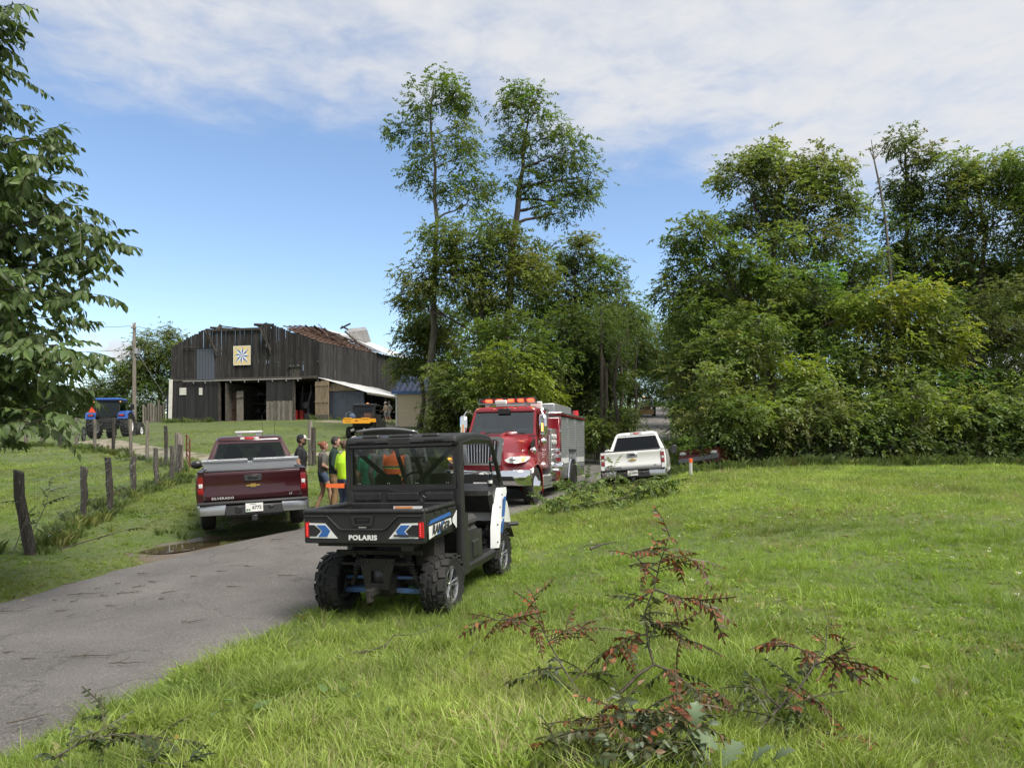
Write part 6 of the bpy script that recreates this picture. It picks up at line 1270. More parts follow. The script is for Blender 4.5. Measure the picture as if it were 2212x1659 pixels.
        m = MB(); m.box((xs + sx * .012, -3.55, 1.13), (.035, 1.1, .16)); S(m, 'white_stripe', 'white_car', bd, None); m = MB(); m.box((xs + sx * .012, -6.1, 1.13), (.035, 1.4, .16)); S(m, 'white_stripe', 'white_car', bd, None)
        m = MB(); m.lathe([(.60, 0), (.60, .03), (.68, .03), (.70, 0)] if sx > 0 else [(.70, 0), (.68, -.03), (.60, -.03), (.60, 0)], (xs + sx * .01, -4.75, .56), 'x', 32); S(m, 'wheel_trim', 'chrome', bd)
        m = MB(); m.lathe([(.0, .004), (.60, .004)], (xs + sx * .012, -4.75, .56), 'x', 28); S(m, 'wheel_well', 'black_frame', bd)
        m = MB(); m.box((sx * .95, -3.55, .72), (.40, 1.1, .30)); m.box((sx * .95, -6.15, .72), (.40, 1.5, .30)); S(m, 'body_skirt', 'chrome_dull', sm=None)
    return t
fire_engine()

# ------------------------------------------------------------------ grey SUV with raised hatch
def suv():
    t = thing('suv', 'grey SUV with its hatch raised, half hidden behind the black utility vehicle', 'car', (-2.82, 17.3, gz(-2.82, 17.3) + .03), (0, 0, R(1))); S = lambda m, n, mt, p=t, sm=40: m.build(n, mt, p, smooth=sm); C_ = 'suv_grey'
    for x in (-.78, .78):
        for y in (0, 2.65): wheel(t, x, y, .35, .23, 'alloy', .6, 0, 5, 'tyre', 1 if x > 0 else -1)
    for sx in (-1, 1):
        m = MB(); m.loft([[(sx * .76, y, zt_), (sx * .90, y, zt_ - .03), (sx * .925, y, .8), (sx * .91, y, lo), (sx * .76, y, lo)] for y, zt_, lo in ((-.82, .98, .42), (-.5, 1.03, .42), (-.42, 1.03, .55), (-.2, 1.03, .74), (.2, 1.03, .74), (.42, 1.03, .5), (1.2, 1.02, .32), (2.2, 1.0, .5), (2.45, 1.0, .74), (2.85, .98, .74), (3.1, .95, .45), (3.5, .82, .4))]); S(m, 'body_side', C_)
        m = MB(); m.loft([[(sx * .70, y, 1.62), (sx * .74, y, 1.6), (sx * (.74 + .14), y + dy, 1.03), (sx * (.72 + .10), y + dy, 1.03)] for y, dy in ((-.55, -.15), (-.42, -.05))]); S(m, 'rear_pillar', C_)
        m = MB(); m.slab([(sx * .86, -.3, 1.05), (sx * .87, 2.1, 1.05), (sx * .74, 1.4, 1.55), (sx * .74, -.4, 1.55)], (-sx * .006, 0, 0)); S(m, 'side_window', 'glass_dark', sm=None)
        m = MB(); m.loft([[(sx * .74, -.86, z), (sx * .90, -.84, z), (sx * .935, -.66, z), (sx * .935, -.5, z), (sx * .8, -.7, z)] for z in (.86, 1.14)]); tl = S(m, 'tail_lamp', 'lens_dark_red'); m = MB(); m.box((sx * .84, -.855, .95), (.09, .02, .12), bev=.01); S(m, 'reverse_lens', 'lens_clear', tl)
    m = MB(); m.loft([hring(-a, a, -.5 + b, 1.5 - c, .15, z) for a, b, c, z in ((.76, 0, -.1, 1.56), (.74, 0, 0, 1.62), (.55, .2, .2, 1.67))]); S(m, 'roof', C_, sm=60)
    m = MB(); m.box((0, -.78, .55), (1.7, .16, .3), bev=.05); S(m, 'bumper', C_); m = MB(); m.box((0, .4, .72), (1.5, 2.2, .06)); m.box((0, .35, 1.0), (1.4, .12, .6)); S(m, 'cargo_floor', 'seat_grey', sm=None)
    m = MB(); m.loft([hring(-.86, .86, 2.1, 3.55, .2, z) for z in (.5, .85)] + [hring(-.8, .8, 2.0, 3.4, .2, 1.02)]); S(m, 'hood', C_); m = MB(); m.slab([(-.8, 2.15, 1.03), (.8, 2.15, 1.03), (.7, 1.4, 1.58), (-.7, 1.4, 1.58)], (0, .006, .006)); S(m, 'windscreen', 'glass_clear', sm=None)
    # hatch swung up
    rows = [[(x, y - .10 * abs(x) ** 2, z - .07 * (abs(x) / .66) ** 2.2) for x in np.linspace(-.68, .68, 11)] for y, z in ((-.5, 1.66), (-.9, 1.86), (-1.25, 1.97), (-1.42, 1.98))]
    m = MB(); m.loft(rows, False, False); hh = S(m, 'hatch', C_, sm=60); sd_ = hh.modifiers.new('thick', 'SOLIDIFY'); sd_.thickness = .05
    for sx in (-1, 1): m = MB(); m.tube([(sx * .70, -.55, 1.25), (sx * .62, -.95, 1.84)], .012, 6); S(m, 'hatch_strut', 'gunmetal', hh)
suv()

# ------------------------------------------------------------------ yellow utility vehicle by the barn
def yellow_utv():
    p = D(779, 944, 39.5); t = thing('utility_vehicle', 'yellow bed utility vehicle with black soft cab parked by the lean-to', 'utility vehicle', (p.x, p.y, gz(p.x, p.y) + .0), (R(1.5), 0, R(-9))); S = lambda m, n, mt, q=t, sm=35: m.build(n, mt, q, smooth=sm)
    for x in (-.6, .6):
        for y in (0, 2.0): wheel(t, x, y, .34, .27, 'gunmetal', .5, 14, 5, 'tyre_muddy', 1 if x > 0 else -1, 'black_frame')
    m = MB(); m.loft([ring(1.56, .27, .03, y, .86) for y in (-.6, -.57)] + [ring(1.50, .25, .03, -.55, .87)]); tg = S(m, 'tailgate', 'amber_yellow'); m = MB(); m.box((0, -.605, 1.02), (.16, .02, .045)); S(m, 'handle', 'lens_dark_red', tg, None)
    for sx in (-1, 1):
        m = MB(); m.box((sx * .5, -.60, 1.14), (.46, .04, .05), bev=.01); S(m, 'tailgate_ear', 'amber_yellow', tg)
        m = MB(); m.box((sx * .75, -.1, 1.02), (.05, .9, .2), bev=.01); S(m, 'bed_side', 'amber_yellow')
        m = MB(); m.tube([(sx * .64, .5, .9), (sx * .64, .55, 1.8), (sx * .60, .7, 1.9), (sx * .60, 1.5, 1.88), (sx * .66, 2.2, 1.1)], .035, 8); S(m, 'cage_tube', 'black_frame')
        m = MB(); m.box((sx * .66, 1.1, 1.0), (.05, .9, .75), bev=.02); S(m, 'door', 'black_plastic')
        m = MB(); m.tube([(sx * .15, -.2, .35), (sx * .5, -.05, .32)], .03, 6); m.tube([(sx * .25, -.2, .8), (sx * .4, -.15, .4)], .04, 6); S(m, 'suspension', 'muddy'); m = MB(); m.box((sx * .36, -.28, .5), (.22, .02, .14), (0, R(sx * 20), 0)); S(m, 'mud_guard', 'white_paint', sm=None)
    text('lettering', 'Cub Cadet', .07, 'letter_dark', tg, (-.5, -.604, .97), (R(90), 0, 0), .001, .01, 1, .2)
    m = MB(); m.box((0, -.1, .9), (1.45, .95, .05)); m.box((0, .5, .75), (1.2, .5, .3), bev=.05); S(m, 'bed_floor', 'black_plastic', sm=None)
    m = MB(); m.loft([ring(1.24, h, .06, y, 1.83) for y, h in ((.42, .08), (.5, .13), (1.0, .15), (1.55, .08))]); S(m, 'soft_roof', 'black_plastic'); m = MB(); m.frame([(-.64, .48, 1.05), (.64, .48, 1.05), (.60, .52, 1.86), (-.60, .52, 1.86)], [(-.56, .48, 1.38), (.56, .48, 1.38), (.54, .52, 1.78), (-.54, .52, 1.78)], (0, .02, 0)); S(m, 'rear_curtain', 'black_plastic', sm=None)
    m = MB(); m.slab([(-.56, .49, 1.38), (.56, .49, 1.38), (.54, .53, 1.78), (-.54, .53, 1.78)], (0, .005, 0)); S(m, 'rear_window', 'glass_tint', sm=None)
    m = MB(); m.box((0, 1.2, .5), (1.2, 2.2, .2), bev=.03); m.box((0, 2.2, .85), (1.2, .8, .5), bev=.1); m.box((0, .9, .85), (1.1, .5, .4), bev=.05); S(m, 'body_tub', 'black_plastic'); m = MB(); m.box((0, -.1, .42), (.4, .5, .3), bev=.05); S(m, 'gearcase', 'muddy')
    for x in (-.3, .3): m = MB(); m.box((x, .85, 1.35), (.4, .1, .5), bev=.05); S(m, 'seat_back', 'seat')
    for k in range(4): m = MB(); m.box((.46, -.15 + k * .09, 1.28), (.36, .06, .3)); S(m, 'crate_slat', 'wood_red' if 'wood_red' in MATS else 'muddy', sm=None)
    m = MB(); m.ball((-.5, .05, 1.22), (.2, .22, .22), 10); b_ = S(m, 'bag', 'bag_blue'); m = MB(); m.tube([(-.75, -.2, 1.1), (-.8, -.1, 1.45), (-.6, .1, 1.5)], .01, 5); S(m, 'hoop', 'alloy')
    m = MB(); m.ball((.05, 1.0, 1.99), (.09, .09, .05), 8); S(m, 'roof_beacon', 'lens_amber')
mat('bag_blue', (.06, .09, .14), .8); yellow_utv()

# ------------------------------------------------------------------ blue tractor
def tractor():
    p = D(241, 948, 43.5); t = thing('tractor', 'blue cab tractor with orange safety triangle seen from behind in the pasture', 'tractor', (p.x, p.y, gz(p.x, p.y)), (0, R(-1.5), R(9))); S = lambda m, n, mt, q=t, sm=35: m.build(n, mt, q, smooth=sm)
    for sx in (-1, 1):
        r = .76; wl_ = link('rear_wheel', None, t, (sx * .96, 0, r)); m = MB(); h = .23
        m.lathe([(.42, -h * .8), (r * .9, -h), (r * .96, -h * .8), (r * .96, h * .8), (r * .9, h), (.42, h * .8), (.42, -h * .8)], (0, 0, 0), 'x', 28)
        for k in range(20):
            a = 2 * PI * k / 20
            for s2 in (-1, 1): aa = a + (PI / 20 if s2 > 0 else 0); m.box((s2 * h * .52, math.cos(aa) * r * .97, math.sin(aa) * r * .97), (h * 1.15, .07, .07), (aa - PI / 2, 0, s2 * .75))
        m.build('tyre', 'tyre_muddy', wl_, smooth=40); m = MB(); m.lathe([(.42, h * .7), (.36, h * .5), (.15, h * .1), (0, h * .1)], (0, 0, 0), 'x', 20); m.lathe([(.42, -h * .7), (.36, -h * .5), (.15, -h * .1), (0, -h * .1)], (0, 0, 0), 'x', 20); m.build('rim', 'panel_white', wl_)
        wheel(t, sx * .85, 2.3, .5, .3, 'panel_white', .5, 14, 6, 'tyre_muddy', sx)
        m = MB(); m.loft([[(sx * .62, y, z), (sx * 1.18, y, z), (sx * 1.2, y, z - .06), (sx * .62, y, z - .06)] for y, z in ((-.72, 1.22), (-.60, 1.52), (-.2, 1.66), (.4, 1.6))]); fd = S(m, 'fender', 'ny_blue'); m = MB(); m.box((sx * .86, -.71, 1.38), (.38, .05, .13), bev=.03); lp = S(m, 'lamp_pod', 'black_frame', fd); m = MB(); m.box((sx * .86, -.74, 1.38), (.26, .02, .08), bev=.02); S(m, 'lamp_lens', 'lens_red', lp)
        m = MB(); m.tube([(sx * .62, -.45, 1.3), (sx * .66, -.42, 2.2)], .05, 6); S(m, 'cab_pillar', 'black_frame'); m = MB(); m.box((sx * 1.0, .7, 1.95), (.22, .05, .35), bev=.02); S(m, 'mirror', 'black_frame')
        m = MB(); m.ball((sx * .74, -.5, 2.2), .05, 8); S(m, 'work_light', 'lens_amber'); m = MB(); m.tube([(sx * .25, -.5, .95), (sx * .45, -1.0, .55)], .04, 6); m.tube([(sx * .45, -.4, 1.15), (sx * .5, -.9, .6)], .03, 6); S(m, 'lift_arm', 'black_frame')
    m = MB(); m.slab([(-.6, -.44, 1.32), (.6, -.44, 1.32), (.62, -.42, 2.15), (-.62, -.42, 2.15)], (0, .01, 0)); S(m, 'rear_window', 'glass_mid', sm=None); m = MB(); m.slab([(-.6, .9, 1.3), (.6, .9, 1.3), (.58, .75, 2.15), (-.58, .75, 2.15)], (0, .01, 0)); S(m, 'windscreen', 'glass_mid', sm=None)
    m = MB(); m.box((0, .15, 2.22), (1.45, 1.35, .1), bev=.04); S(m, 'roof_edge', 'black_frame'); m = MB(); m.box((0, .1, 2.35), (1.42, 1.45, .18), bev=.07); S(m, 'roof', 'ny_blue')
    m = MB(); m.box((0, -.2, .85), (.9, .6, .6), bev=.05); m.box((0, .2, 1.2), (1.2, 1.2, .2), bev=.03); m.box((0, .1, 1.5), (.5, .2, .6), bev=.05); m.box((0, -.55, 1.1), (.5, .15, .35), bev=.02); S(m, 'transmission', 'black_frame'); m = MB(); m.box((0, 1.9, 1.2), (.8, 1.9, .7), bev=.1); S(m, 'engine_hood', 'ny_blue')
    m = MB(); m.slab([(-1.02, -.62, 1.58), (-.62, -.62, 1.58), (-.82, -.62, 1.93)], (0, .015, 0)); S(m, 'safety_triangle', 'tri_orange', sm=None); m = MB(); m.frame([(-1.06, -.625, 1.555), (-.58, -.625, 1.555), (-.82, -.625, 1.98)], [(-1.0, -.625, 1.59), (-.64, -.625, 1.59), (-.82, -.625, 1.91)], (0, .01, 0)); S(m, 'triangle_border', 'lens_dark_red', sm=None)
    im = thing('implement_wheels', 'twin white dished wheels of a farm implement left of the tractor', 'implement', G(p.x - 1.55, p.y - .3), (0, 0, R(20)))
    for x in (0, -.35): m = MB(); m.lathe([(.12, -.02), (.36, .03), (.42, .0)], (x, 0, .46), 'x', 24); m.build('dished_wheel', 'panel_white', im); m = MB(); m.lathe([(.40, -.04), (.47, -.03), (.47, .05), (.40, .05)], (x, 0, .46), 'x', 24); m.build('tyre', 'tyre', im)
    m = MB(); m.tube([(-.6, 0, .46), (.6, 0, .46)], .05, 6); m.build('axle', 'gunmetal', im)
mat('tri_orange', (.85, .07, .02), .6, emit=None); tractor()

# ------------------------------------------------------------------ backhoe far up the road
def backhoe():
    p = D(1399, 894, 96); t = thing('backhoe', 'small yellow loader, coloured dark as in tree shade, working far up the road', 'loader', (p.x, p.y, gz(p.x, p.y)), (0, 0, R(165))); S = lambda m, n, mt, q=t, sm=35: m.build(n, mt, q, smooth=sm); mat('cat_yellow', (.13, .08, .02), .6)  # yellow paint darkened: the shade of the trees is put into its colour
    for sx in (-1, 1): wheel(t, sx * .85, 0, .62, .4, 'cat_yellow', .5, 14, 5, 'tyre_muddy', sx); wheel(t, sx * .85, 2.0, .45, .3, 'cat_yellow', .5, 0, 5, 'tyre_muddy', sx); m = MB(); m.tube([(sx * .5, .3, 1.4), (sx * .5, 1.8, 1.3), (sx * .5, 2.8, .4)], .09, 6); S(m, 'loader_arm', 'cat_yellow')
    m = MB(); m.box((0, .9, .9), (.9, 2.4, .7), bev=.1); S(m, 'body', 'cat_yellow'); m = MB(); m.frame([(-.7, .6, 1.2), (.7, .6, 1.2), (.65, .6, 2.4), (-.65, .6, 2.4)], [(-.6, .6, 1.3), (.6, .6, 1.3), (.55, .6, 2.3), (-.55, .6, 2.3)], (0, -1.2, 0)); S(m, 'cab', 'black_frame', sm=None); m = MB(); m.box((0, 0, 2.45), (1.4, 1.4, .12), bev=.04); rf_ = S(m, 'roof', 'cat_yellow'); m = MB(); m.ball((.4, .6, 2.5), .06, 8); S(m, 'work_light', 'amber_glow', rf_)
    m = MB(); m.prism([(2.7, .1), (3.2, .1), (3.0, .7), (2.75, .75)], 'x', -1.0, 1.0); S(m, 'bucket', 'cat_yellow')
backhoe()

# ------------------------------------------------------------------ red wreck among the bushes
mat('wreck_red', (.11, .012, .014), .5)
def wreck():
    p = D(1553, 1000, 29.6); t = thing('damaged_car', 'crumpled dark red car pushed into the bushes behind the marker post', 'car', (p.x, p.y + .3, gz(p.x, p.y + .3) - .05), (R(3), R(4), R(148))); S = lambda m, n, mt, q=t, sm=45: m.build(n, mt, q, smooth=sm)
    random.seed(4); rows = [[(x, y, z + .05 * math.sin(3 * x + y * 2) + random.uniform(-.015, .015) - .12 * (abs(x) / .8) ** 3) for x in np.linspace(-.8, .8, 9)] for y, z in ((1.0, .92), (1.4, .95), (1.8, .92), (2.2, .86), (2.45, .74))]; m = MB(); m.loft(rows, False, False); hd = S(m, 'hood', 'wreck_red'); sd_ = hd.modifiers.new('thick', 'SOLIDIFY'); sd_.thickness = .03
    m = MB(); m.loft([hring(-.85, .85, -1.5, 2.4, .2, z) for z in (.3, .6)] + [hring(-.8, .8, -1.4, 2.3, .2, .78)]); S(m, 'body', 'wreck_red'); m = MB(); m.loft([hring(-.72, .72, -1.2, .9, .2, .78), hring(-.6, .6, -.9, .4, .2, 1.3)]); S(m, 'cabin', 'glass_dark')
    m = MB(); m.box((0, 2.45, .42), (1.6, .12, .2), (0, R(6), R(4)), .04); S(m, 'bumper', 'grey_trim')
    for sx in (-1, 1): m = MB(); m.ball((sx * .62, 2.4, .66), (.16, .08, .08), 10); S(m, 'headlight', 'lens_clear'); wheel(t, sx * .75, 1.6, .32, .2, 'alloy', .6, 0, 5, 'tyre', sx); wheel(t, sx * .75, -.9, .32, .2, 'alloy', .6, 0, 5, 'tyre', sx)
wreck()
# ------------------------------------------------------------------ people
mat('skin', (.42, .25, .18), .55, spec=.3); mat('skin_tan', (.33, .18, .12), .55, spec=.3)
mat('denim', (.04, .065, .12), .85, col2=(.06, .09, .15), scale=12, bump=.2, bscale=40); mat('denim_dark', (.022, .03, .055), .85); mat('shirt_grey', (.11, .105, .09), .9, bump=.3, bscale=14); mat('shirt_green_dark', (.010, .028, .020), .85, bump=.3, bscale=14)
mat('bunker_tan', (.27, .17, .085), .85, col2=(.20, .125, .06), scale=9, bump=.4, bscale=14); mat('hi_vis', (.48, .80, .02), .7, bump=.35, bscale=12); mat('shirt_black', (.012, .012, .014), .85, bump=.3, bscale=14); mat('shirt_green', (.03, .22, .12), .85, bump=.3, bscale=14); mat('cloth_grey', (.16, .16, .155), .9, bump=.3, bscale=14)
mat('vest_orange', (.75, .14, .03), .7, bump=.3, bscale=14); mat('vest_green', (.05, .13, .08), .8); mat('vest_yellow', (.75, .70, .12), .6); mat('jacket_dark', (.03, .03, .028), .9, bump=.4, bscale=14); mat('shirt_tan', (.42, .34, .25), .9); mat('shorts_grey', (.25, .25, .25), .9)
mat('boot', (.02, .018, .016), .7); mat('hair_auburn', (.17, .055, .022), .6, bump=.5, bscale=60); mat('hair_brown', (.07, .035, .018), .6, bump=.5, bscale=60); mat('hair_dark', (.018, .013, .010), .6, bump=.5, bscale=60); mat('cap_camo', (.11, .10, .075), .9, col2=(.05, .045, .03), scale=16); mat('cap_white', (.62, .58, .55), .8); mat('eye_dark', (.015, .012, .01), .3); mat('beard', (.03, .02, .014), .8)
def seg_dist(P, a, b):
    a, b = np.array(a), np.array(b); d = b - a; t = np.clip(((P - a) @ d) / (d @ d + 1e-9), 0, 1); return np.linalg.norm(P - a - t[:, None] * d, axis=1), t
def person(label, x, y, yaw, H=1.75, shirt='shirt_grey', pants='denim', skin='skin', shoes='boot', sleeve=.75, leg=1.0, hair='hair_dark', cap=None, bun=False, pose=None, bulk=1.0, dz=.0, beard=None, vest=None, brim=True, bald=False, band=None, helmet=False):
    s = H / 1.75; root = thing('person', label, 'person', (x, y, gz(x, y) + dz), (0, 0, R(yaw)))
    J = dict(hip=(0, 0, .95), waist=(0, 0, 1.08), chest=(0, .01, 1.27), neck=(0, -.005, 1.47), head=(0, .025, 1.635), sL=(-.185, 0, 1.405), sR=(.185, 0, 1.405), eL=(-.25, -.03, 1.13), eR=(.25, -.03, 1.13), wL=(-.25, .08, .90), wR=(.25, .08, .90),
             hL=(-.095, 0, .91), hR=(.095, 0, .91), kL=(-.105, .02, .50), kR=(.105, .02, .50), aL=(-.11, -.03, .09), aR=(.11, -.03, .09)); J.update(pose or {})
    J = {k: Vector(v) for k, v in J.items()}; k = bulk; m = MB(); segs = []
    def limb(a, b, r0, r1, reg):
        a, b = Vector(a), Vector(b); m.tube([a, a.lerp(b, .33), a.lerp(b, .66), b], [r0, r0 * .8 + r1 * .25, r0 * .35 + r1 * .68, r1], 10); m.ball(a, r0 * .99, 10); m.ball(b, r1 * .99, 10); segs.append((a, b, (r0 + r1) / 2, reg))
    rings = []
    for c, rx, ry in ((J['hip'] - Vector((0, 0, .09)), .145, .105), (J['hip'], .17, .12), (J['waist'], .15 * (.5 + .5 * k), .108 * k), (J['chest'], .172, .122 * k), (J['chest'] + Vector((0, 0, .1)), .175, .115), ((J['sL'] + J['sR']) / 2 + Vector((0, 0, .02)), .13, .085), (J['neck'], .062, .06)):
        rings.append([c + Vector((rx * k * math.cos(a), ry * k * math.sin(a), 0)) for a in np.linspace(0, 2 * PI, 17)[:-1]])
    m.loft(rings); segs += [(J['waist'] + Vector((0, 0, .0)), J['neck'] - Vector((0, 0, .07)), .16, 'shirt'), (J['hip'] - Vector((0, 0, .05)), J['waist'] - Vector((0, 0, .06)), .17, 'pants')]
    limb(J['neck'] - Vector((0, 0, .05)), J['head'] - Vector((0, 0, .05)), .058, .052, 'skin')
    hd = J['head']; m.ball(hd, (.076, .096, .112), 16); m.ball(hd + Vector((0, .025, -.06)), (.055, .068, .058), 12); m.ball(hd + Vector((0, .1, -.012)), (.013, .022, .022), 8); m.ball(hd + Vector((0, .088, .03)), (.05, .018, .012), 8); m.ball(hd + Vector((0, .085, -.065)), (.024, .014, .012), 8)
    for sx in (-1, 1): m.ball(hd + Vector((sx * .08, -.008, -.005)), (.011, .022, .032), 8)
    segs.append((hd - Vector((0, 0, .05)), hd + Vector((0, 0, .08)), .1, 'skin'))
    for q in 'LR':
        sx = -1 if q == 'L' else 1; S_, E, W_ = J['s' + q], J['e' + q], J['w' + q]; sl = 1.18 if sleeve else 1.0
        limb(S_, E, .058 * k * (1.12 if sleeve < 1 else 1.08), .044 * k * (1.1 if sleeve >= 1 else 1), 'arm'); limb(E, W_, .042 * k * (1.12 if sleeve > 1 else 1), .028 * (1.25 if sleeve > 1 else 1), 'fore')
        d = (W_ - E).normalized(); pr = d.cross(Vector((1, 0, 0)) if abs(d.x) < .8 else Vector((0, 1, 0))).normalized(); lat = d.cross(pr); P0 = W_ + d * .02; P1 = W_ + d * .09
        m.tube([W_, P0 + d * .02, P1], [.024, .034, .03], 8); segs.append((W_, P1, .03, 'hand'))
        for f in range(4): b_ = P1 + lat * (.024 - .016 * f) - d * .012; L_ = (.065, .075, .07, .055)[f]; e1 = b_ + d * L_ * .55 + pr * .012; e2 = e1 + d * L_ * .3 + pr * .03; m.tube([b_, e1, e2], [.0095, .009, .008], 6); segs.append((b_, e2, .01, 'hand'))
        tb = P0 + lat * .028; m.tube([tb, tb + d * .03 + lat * .02, tb + d * .06 + lat * .018 + pr * .015], [.012, .011, .009], 6); segs.append((tb, tb + d * .05, .012, 'hand'))
        Hh, K, A = J['h' + q], J['k' + q], J['a' + q]; lo = 1.25 if pants == 'bunker_tan' else (1.12 if leg >= 1 else 1.0)
        limb(Hh, K, .086 * k * (1.1 if leg < 1 else lo), .056 * lo, 'thigh'); limb(K, A, .056 * lo, .038 * lo * (1.35 if leg >= 1 else 1), 'shin')
        m.tube([A + Vector((0, -.05, -.045)), A + Vector((0, .05, -.05)), A + Vector((sx * .015, .17, -.065))], [.04, .045, .03], 8); segs.append((A + Vector((0, -.04, -.06)), A + Vector((sx * .01, .17, -.065)), .03, 'shoe'))
    tmp = link('tmp', m.mesh('tmp', [skin], None)); tmp.modifiers.new('r', 'REMESH').voxel_size = .0115; sm_ = tmp.modifiers.new('s', 'SMOOTH'); sm_.iterations = 3; sm_.factor = .5
    dg = bpy.context.evaluated_depsgraph_get(); me = bpy.data.meshes.new_from_object(tmp.evaluated_get(dg)); bpy.data.objects.remove(tmp)
    n = len(me.polygons); C = np.empty(n * 3); me.polygons.foreach_get('center', C); C = C.reshape(-1, 3)
    best = np.full(n, 1e9); idx = np.zeros(n, int); names = [skin, shirt, pants, shoes] + ([vest] if vest else []) + (['vest_green', 'vest_yellow'] if vest else []) + ([band] if band else [])
    for a, b, r, reg in segs:
        dd, t = seg_dist(C, a, b); dd = dd / r
        mi = {'skin': np.zeros(n), 'hand': np.zeros(n), 'shirt': np.ones(n), 'pants': np.full(n, 2), 'shoe': np.full(n, 3), 'arm': np.where(t < sleeve * 1.0, 1, 0) if sleeve < 1 else np.ones(n), 'fore': np.where(t < (.95 if sleeve > 1 else -1), 1, 0), 'thigh': np.where(t < (leg if leg < 1 else 2), 2, 0), 'shin': np.where(leg >= 1, np.full(n, 2), np.zeros(n))}[reg]
        u_ = dd < best; best = np.where(u_, dd, best); idx = np.where(u_, mi, idx)
    hem = J['hip'].z + (.02 if leg < 1 else -.02); tor = (np.abs(C[:, 0]) < .2 * k) & (idx == 2) & (C[:, 2] > hem); idx = np.where(tor, 1, idx)
    if vest:
        core = (idx == 1) & (np.abs(C[:, 0] - J['chest'].x) < .165 * k) & (C[:, 2] > hem); f = (C[:, 2] - hem) / .5; idx = np.where(core, 4, idx)
        for z0, z1, q in ((.33, .42, 6), (.345, .405, 5), (.62, .71, 6), (.635, .695, 5)): idx = np.where(core & (f > z0) & (f < z1), q, idx)
    if band: idx = np.where((idx == 2) & (C[:, 2] > .13) & (C[:, 2] < .19), len(names) - 1, idx)
    me.materials.clear(); [me.materials.append(M_(q)) for q in names]; me.polygons.foreach_set('material_index', idx.astype(np.int32)); me.polygons.foreach_set('use_smooth', np.ones(n, bool)); me.update()
    link('body', me, root, None, None, (s, s, s)); sc = (s, s, s); me.name = 'body'
    for sx in (-1, 1): link('eye', MB().ball(hd + Vector((sx * .03, .087, .012)), (.012, .008, .007), 8).mesh('eye', 'eye_dark'), root, None, None, sc)
    if not bald:
        hm = MB(); hm.ball(hd + Vector((0, -.008, .012)), (.086, .104, .118), 20); keep = []
        for f in hm.f:
            c = sum((Vector(hm.v[i]) for i in f), Vector()) / len(f) - hd; fr = c.y / .1
            if c.z > (-.055 if fr < -.2 else (-.055 + (fr + .2) * .16 if fr < .55 else .065)): keep.append(f)
        hm.f = keep; hm.m = [0] * len(keep); link('hair', hm.mesh('hair', hair, 60), root, None, None, sc)
    if bun: link('hair_bun', MB().ball(hd + Vector((0, -.115, .06)), (.048, .045, .045), 12).mesh('hair_bun', hair, 60), root, None, None, sc)
    if beard: link('beard', MB().ball(hd + Vector((0, .04, -.068)), (.064, .066, .055), 12).mesh('beard', 'beard', 60), root, None, None, sc)
    if cap:
        cm = MB(); cm.ball(hd + Vector((0, -.005, .035)), (.09, .11, .10), 18); cm.f = [f for f in cm.f if all(cm.v[i][2] > hd.z + .022 for i in f)]; cm.m = [0] * len(cm.f); co = link('helmet' if helmet else 'cap', cm.mesh('cap', cap, 60), root, None, None, sc)
        if brim: bm_ = MB(); bm_.slab([(hd.x + .085 * math.cos(a), hd.y + .05 + .15 * math.sin(a), hd.z + .035 - .02 * math.sin(a)) for a in np.linspace(0, PI, 11)], (0, 0, .012)); link('brim', bm_.mesh('brim', 'cap_white' if cap == 'shirt_black' else cap, 40), co)
        if cap == 'shirt_black': fm = MB(); fm.ball(hd + Vector((0, .0, .036)), (.0915, .111, .101), 18); fm.f = [f for f in fm.f if all(fm.v[i][2] > hd.z + .03 and fm.v[i][1] > hd.y + .045 for i in f)]; fm.m = [0] * len(fm.f); link('cap_front', fm.mesh('cap_front', 'cap_white', 60), co)
    return root
def at_px(px, Y): return (px - CX) / 1534 * Y
arms_front = dict(eL=(-.24, -.02, 1.14), wL=(-.10, .20, 1.03), eR=(.24, -.04, 1.14), wR=(.10, .20, 1.02))
person('man with black and white cap, dark beard and black shirt beside the maroon pickup', at_px(649, 17.2), 17.2, -80, 1.86, 'shirt_black', 'denim_dark', 'skin_tan', cap='shirt_black', beard=True, bulk=1.12)
person('red haired person with bun in grey T-shirt and denim shorts', at_px(697, 17.4), 17.4, -62, 1.70, 'shirt_grey', 'denim', 'skin', hair='hair_auburn', bun=True, leg=.42, sleeve=.8, bulk=1.05,
  pose={**arms_front, 'kR': (.10, .16, .50), 'aR': (.12, .20, .09), 'kL': (-.10, .04, .50), 'aL': (-.11, -.12, .09), 'head': (.01, .035, 1.625)})
person('short haired person in dark green shirt and tan firefighter trousers', at_px(722, 16.6), 16.6, -72, 1.82, 'shirt_green_dark', 'bunker_tan', 'skin', hair='hair_dark', sleeve=2, bulk=1.06, band='vest_yellow', pose={'wR': (.20, .14, .90), 'eR': (.26, -.05, 1.12), 'eL': (-.25, -.03, 1.13), 'head': (.02, .035, 1.64)})
person('person with brown bun in bright lime T-shirt and jeans holding a chainsaw', at_px(745, 15.2), 15.2, -40, 1.74, 'hi_vis', 'denim', 'skin', hair='hair_brown', bun=True, sleeve=.95, bulk=1.15, pose={'eL': (-.27, -.02, 1.14), 'wL': (-.16, .24, .98), 'eR': (.27, .0, 1.14), 'wR': (.18, .24, .96)})
person('person in pale pink cap mostly hidden behind the lime shirt', at_px(768, 17.9), 17.9, 110, 1.80, 'cloth_grey', 'denim_dark', 'skin', cap='cap_white', bulk=1.05)
person('person in a plain green T-shirt seen through the rear window of the black utility vehicle', at_px(800, 13.6), 13.6, -15, 1.70, 'shirt_green', 'denim_dark', 'skin', hair='hair_brown', bulk=1.12, dz=.03)
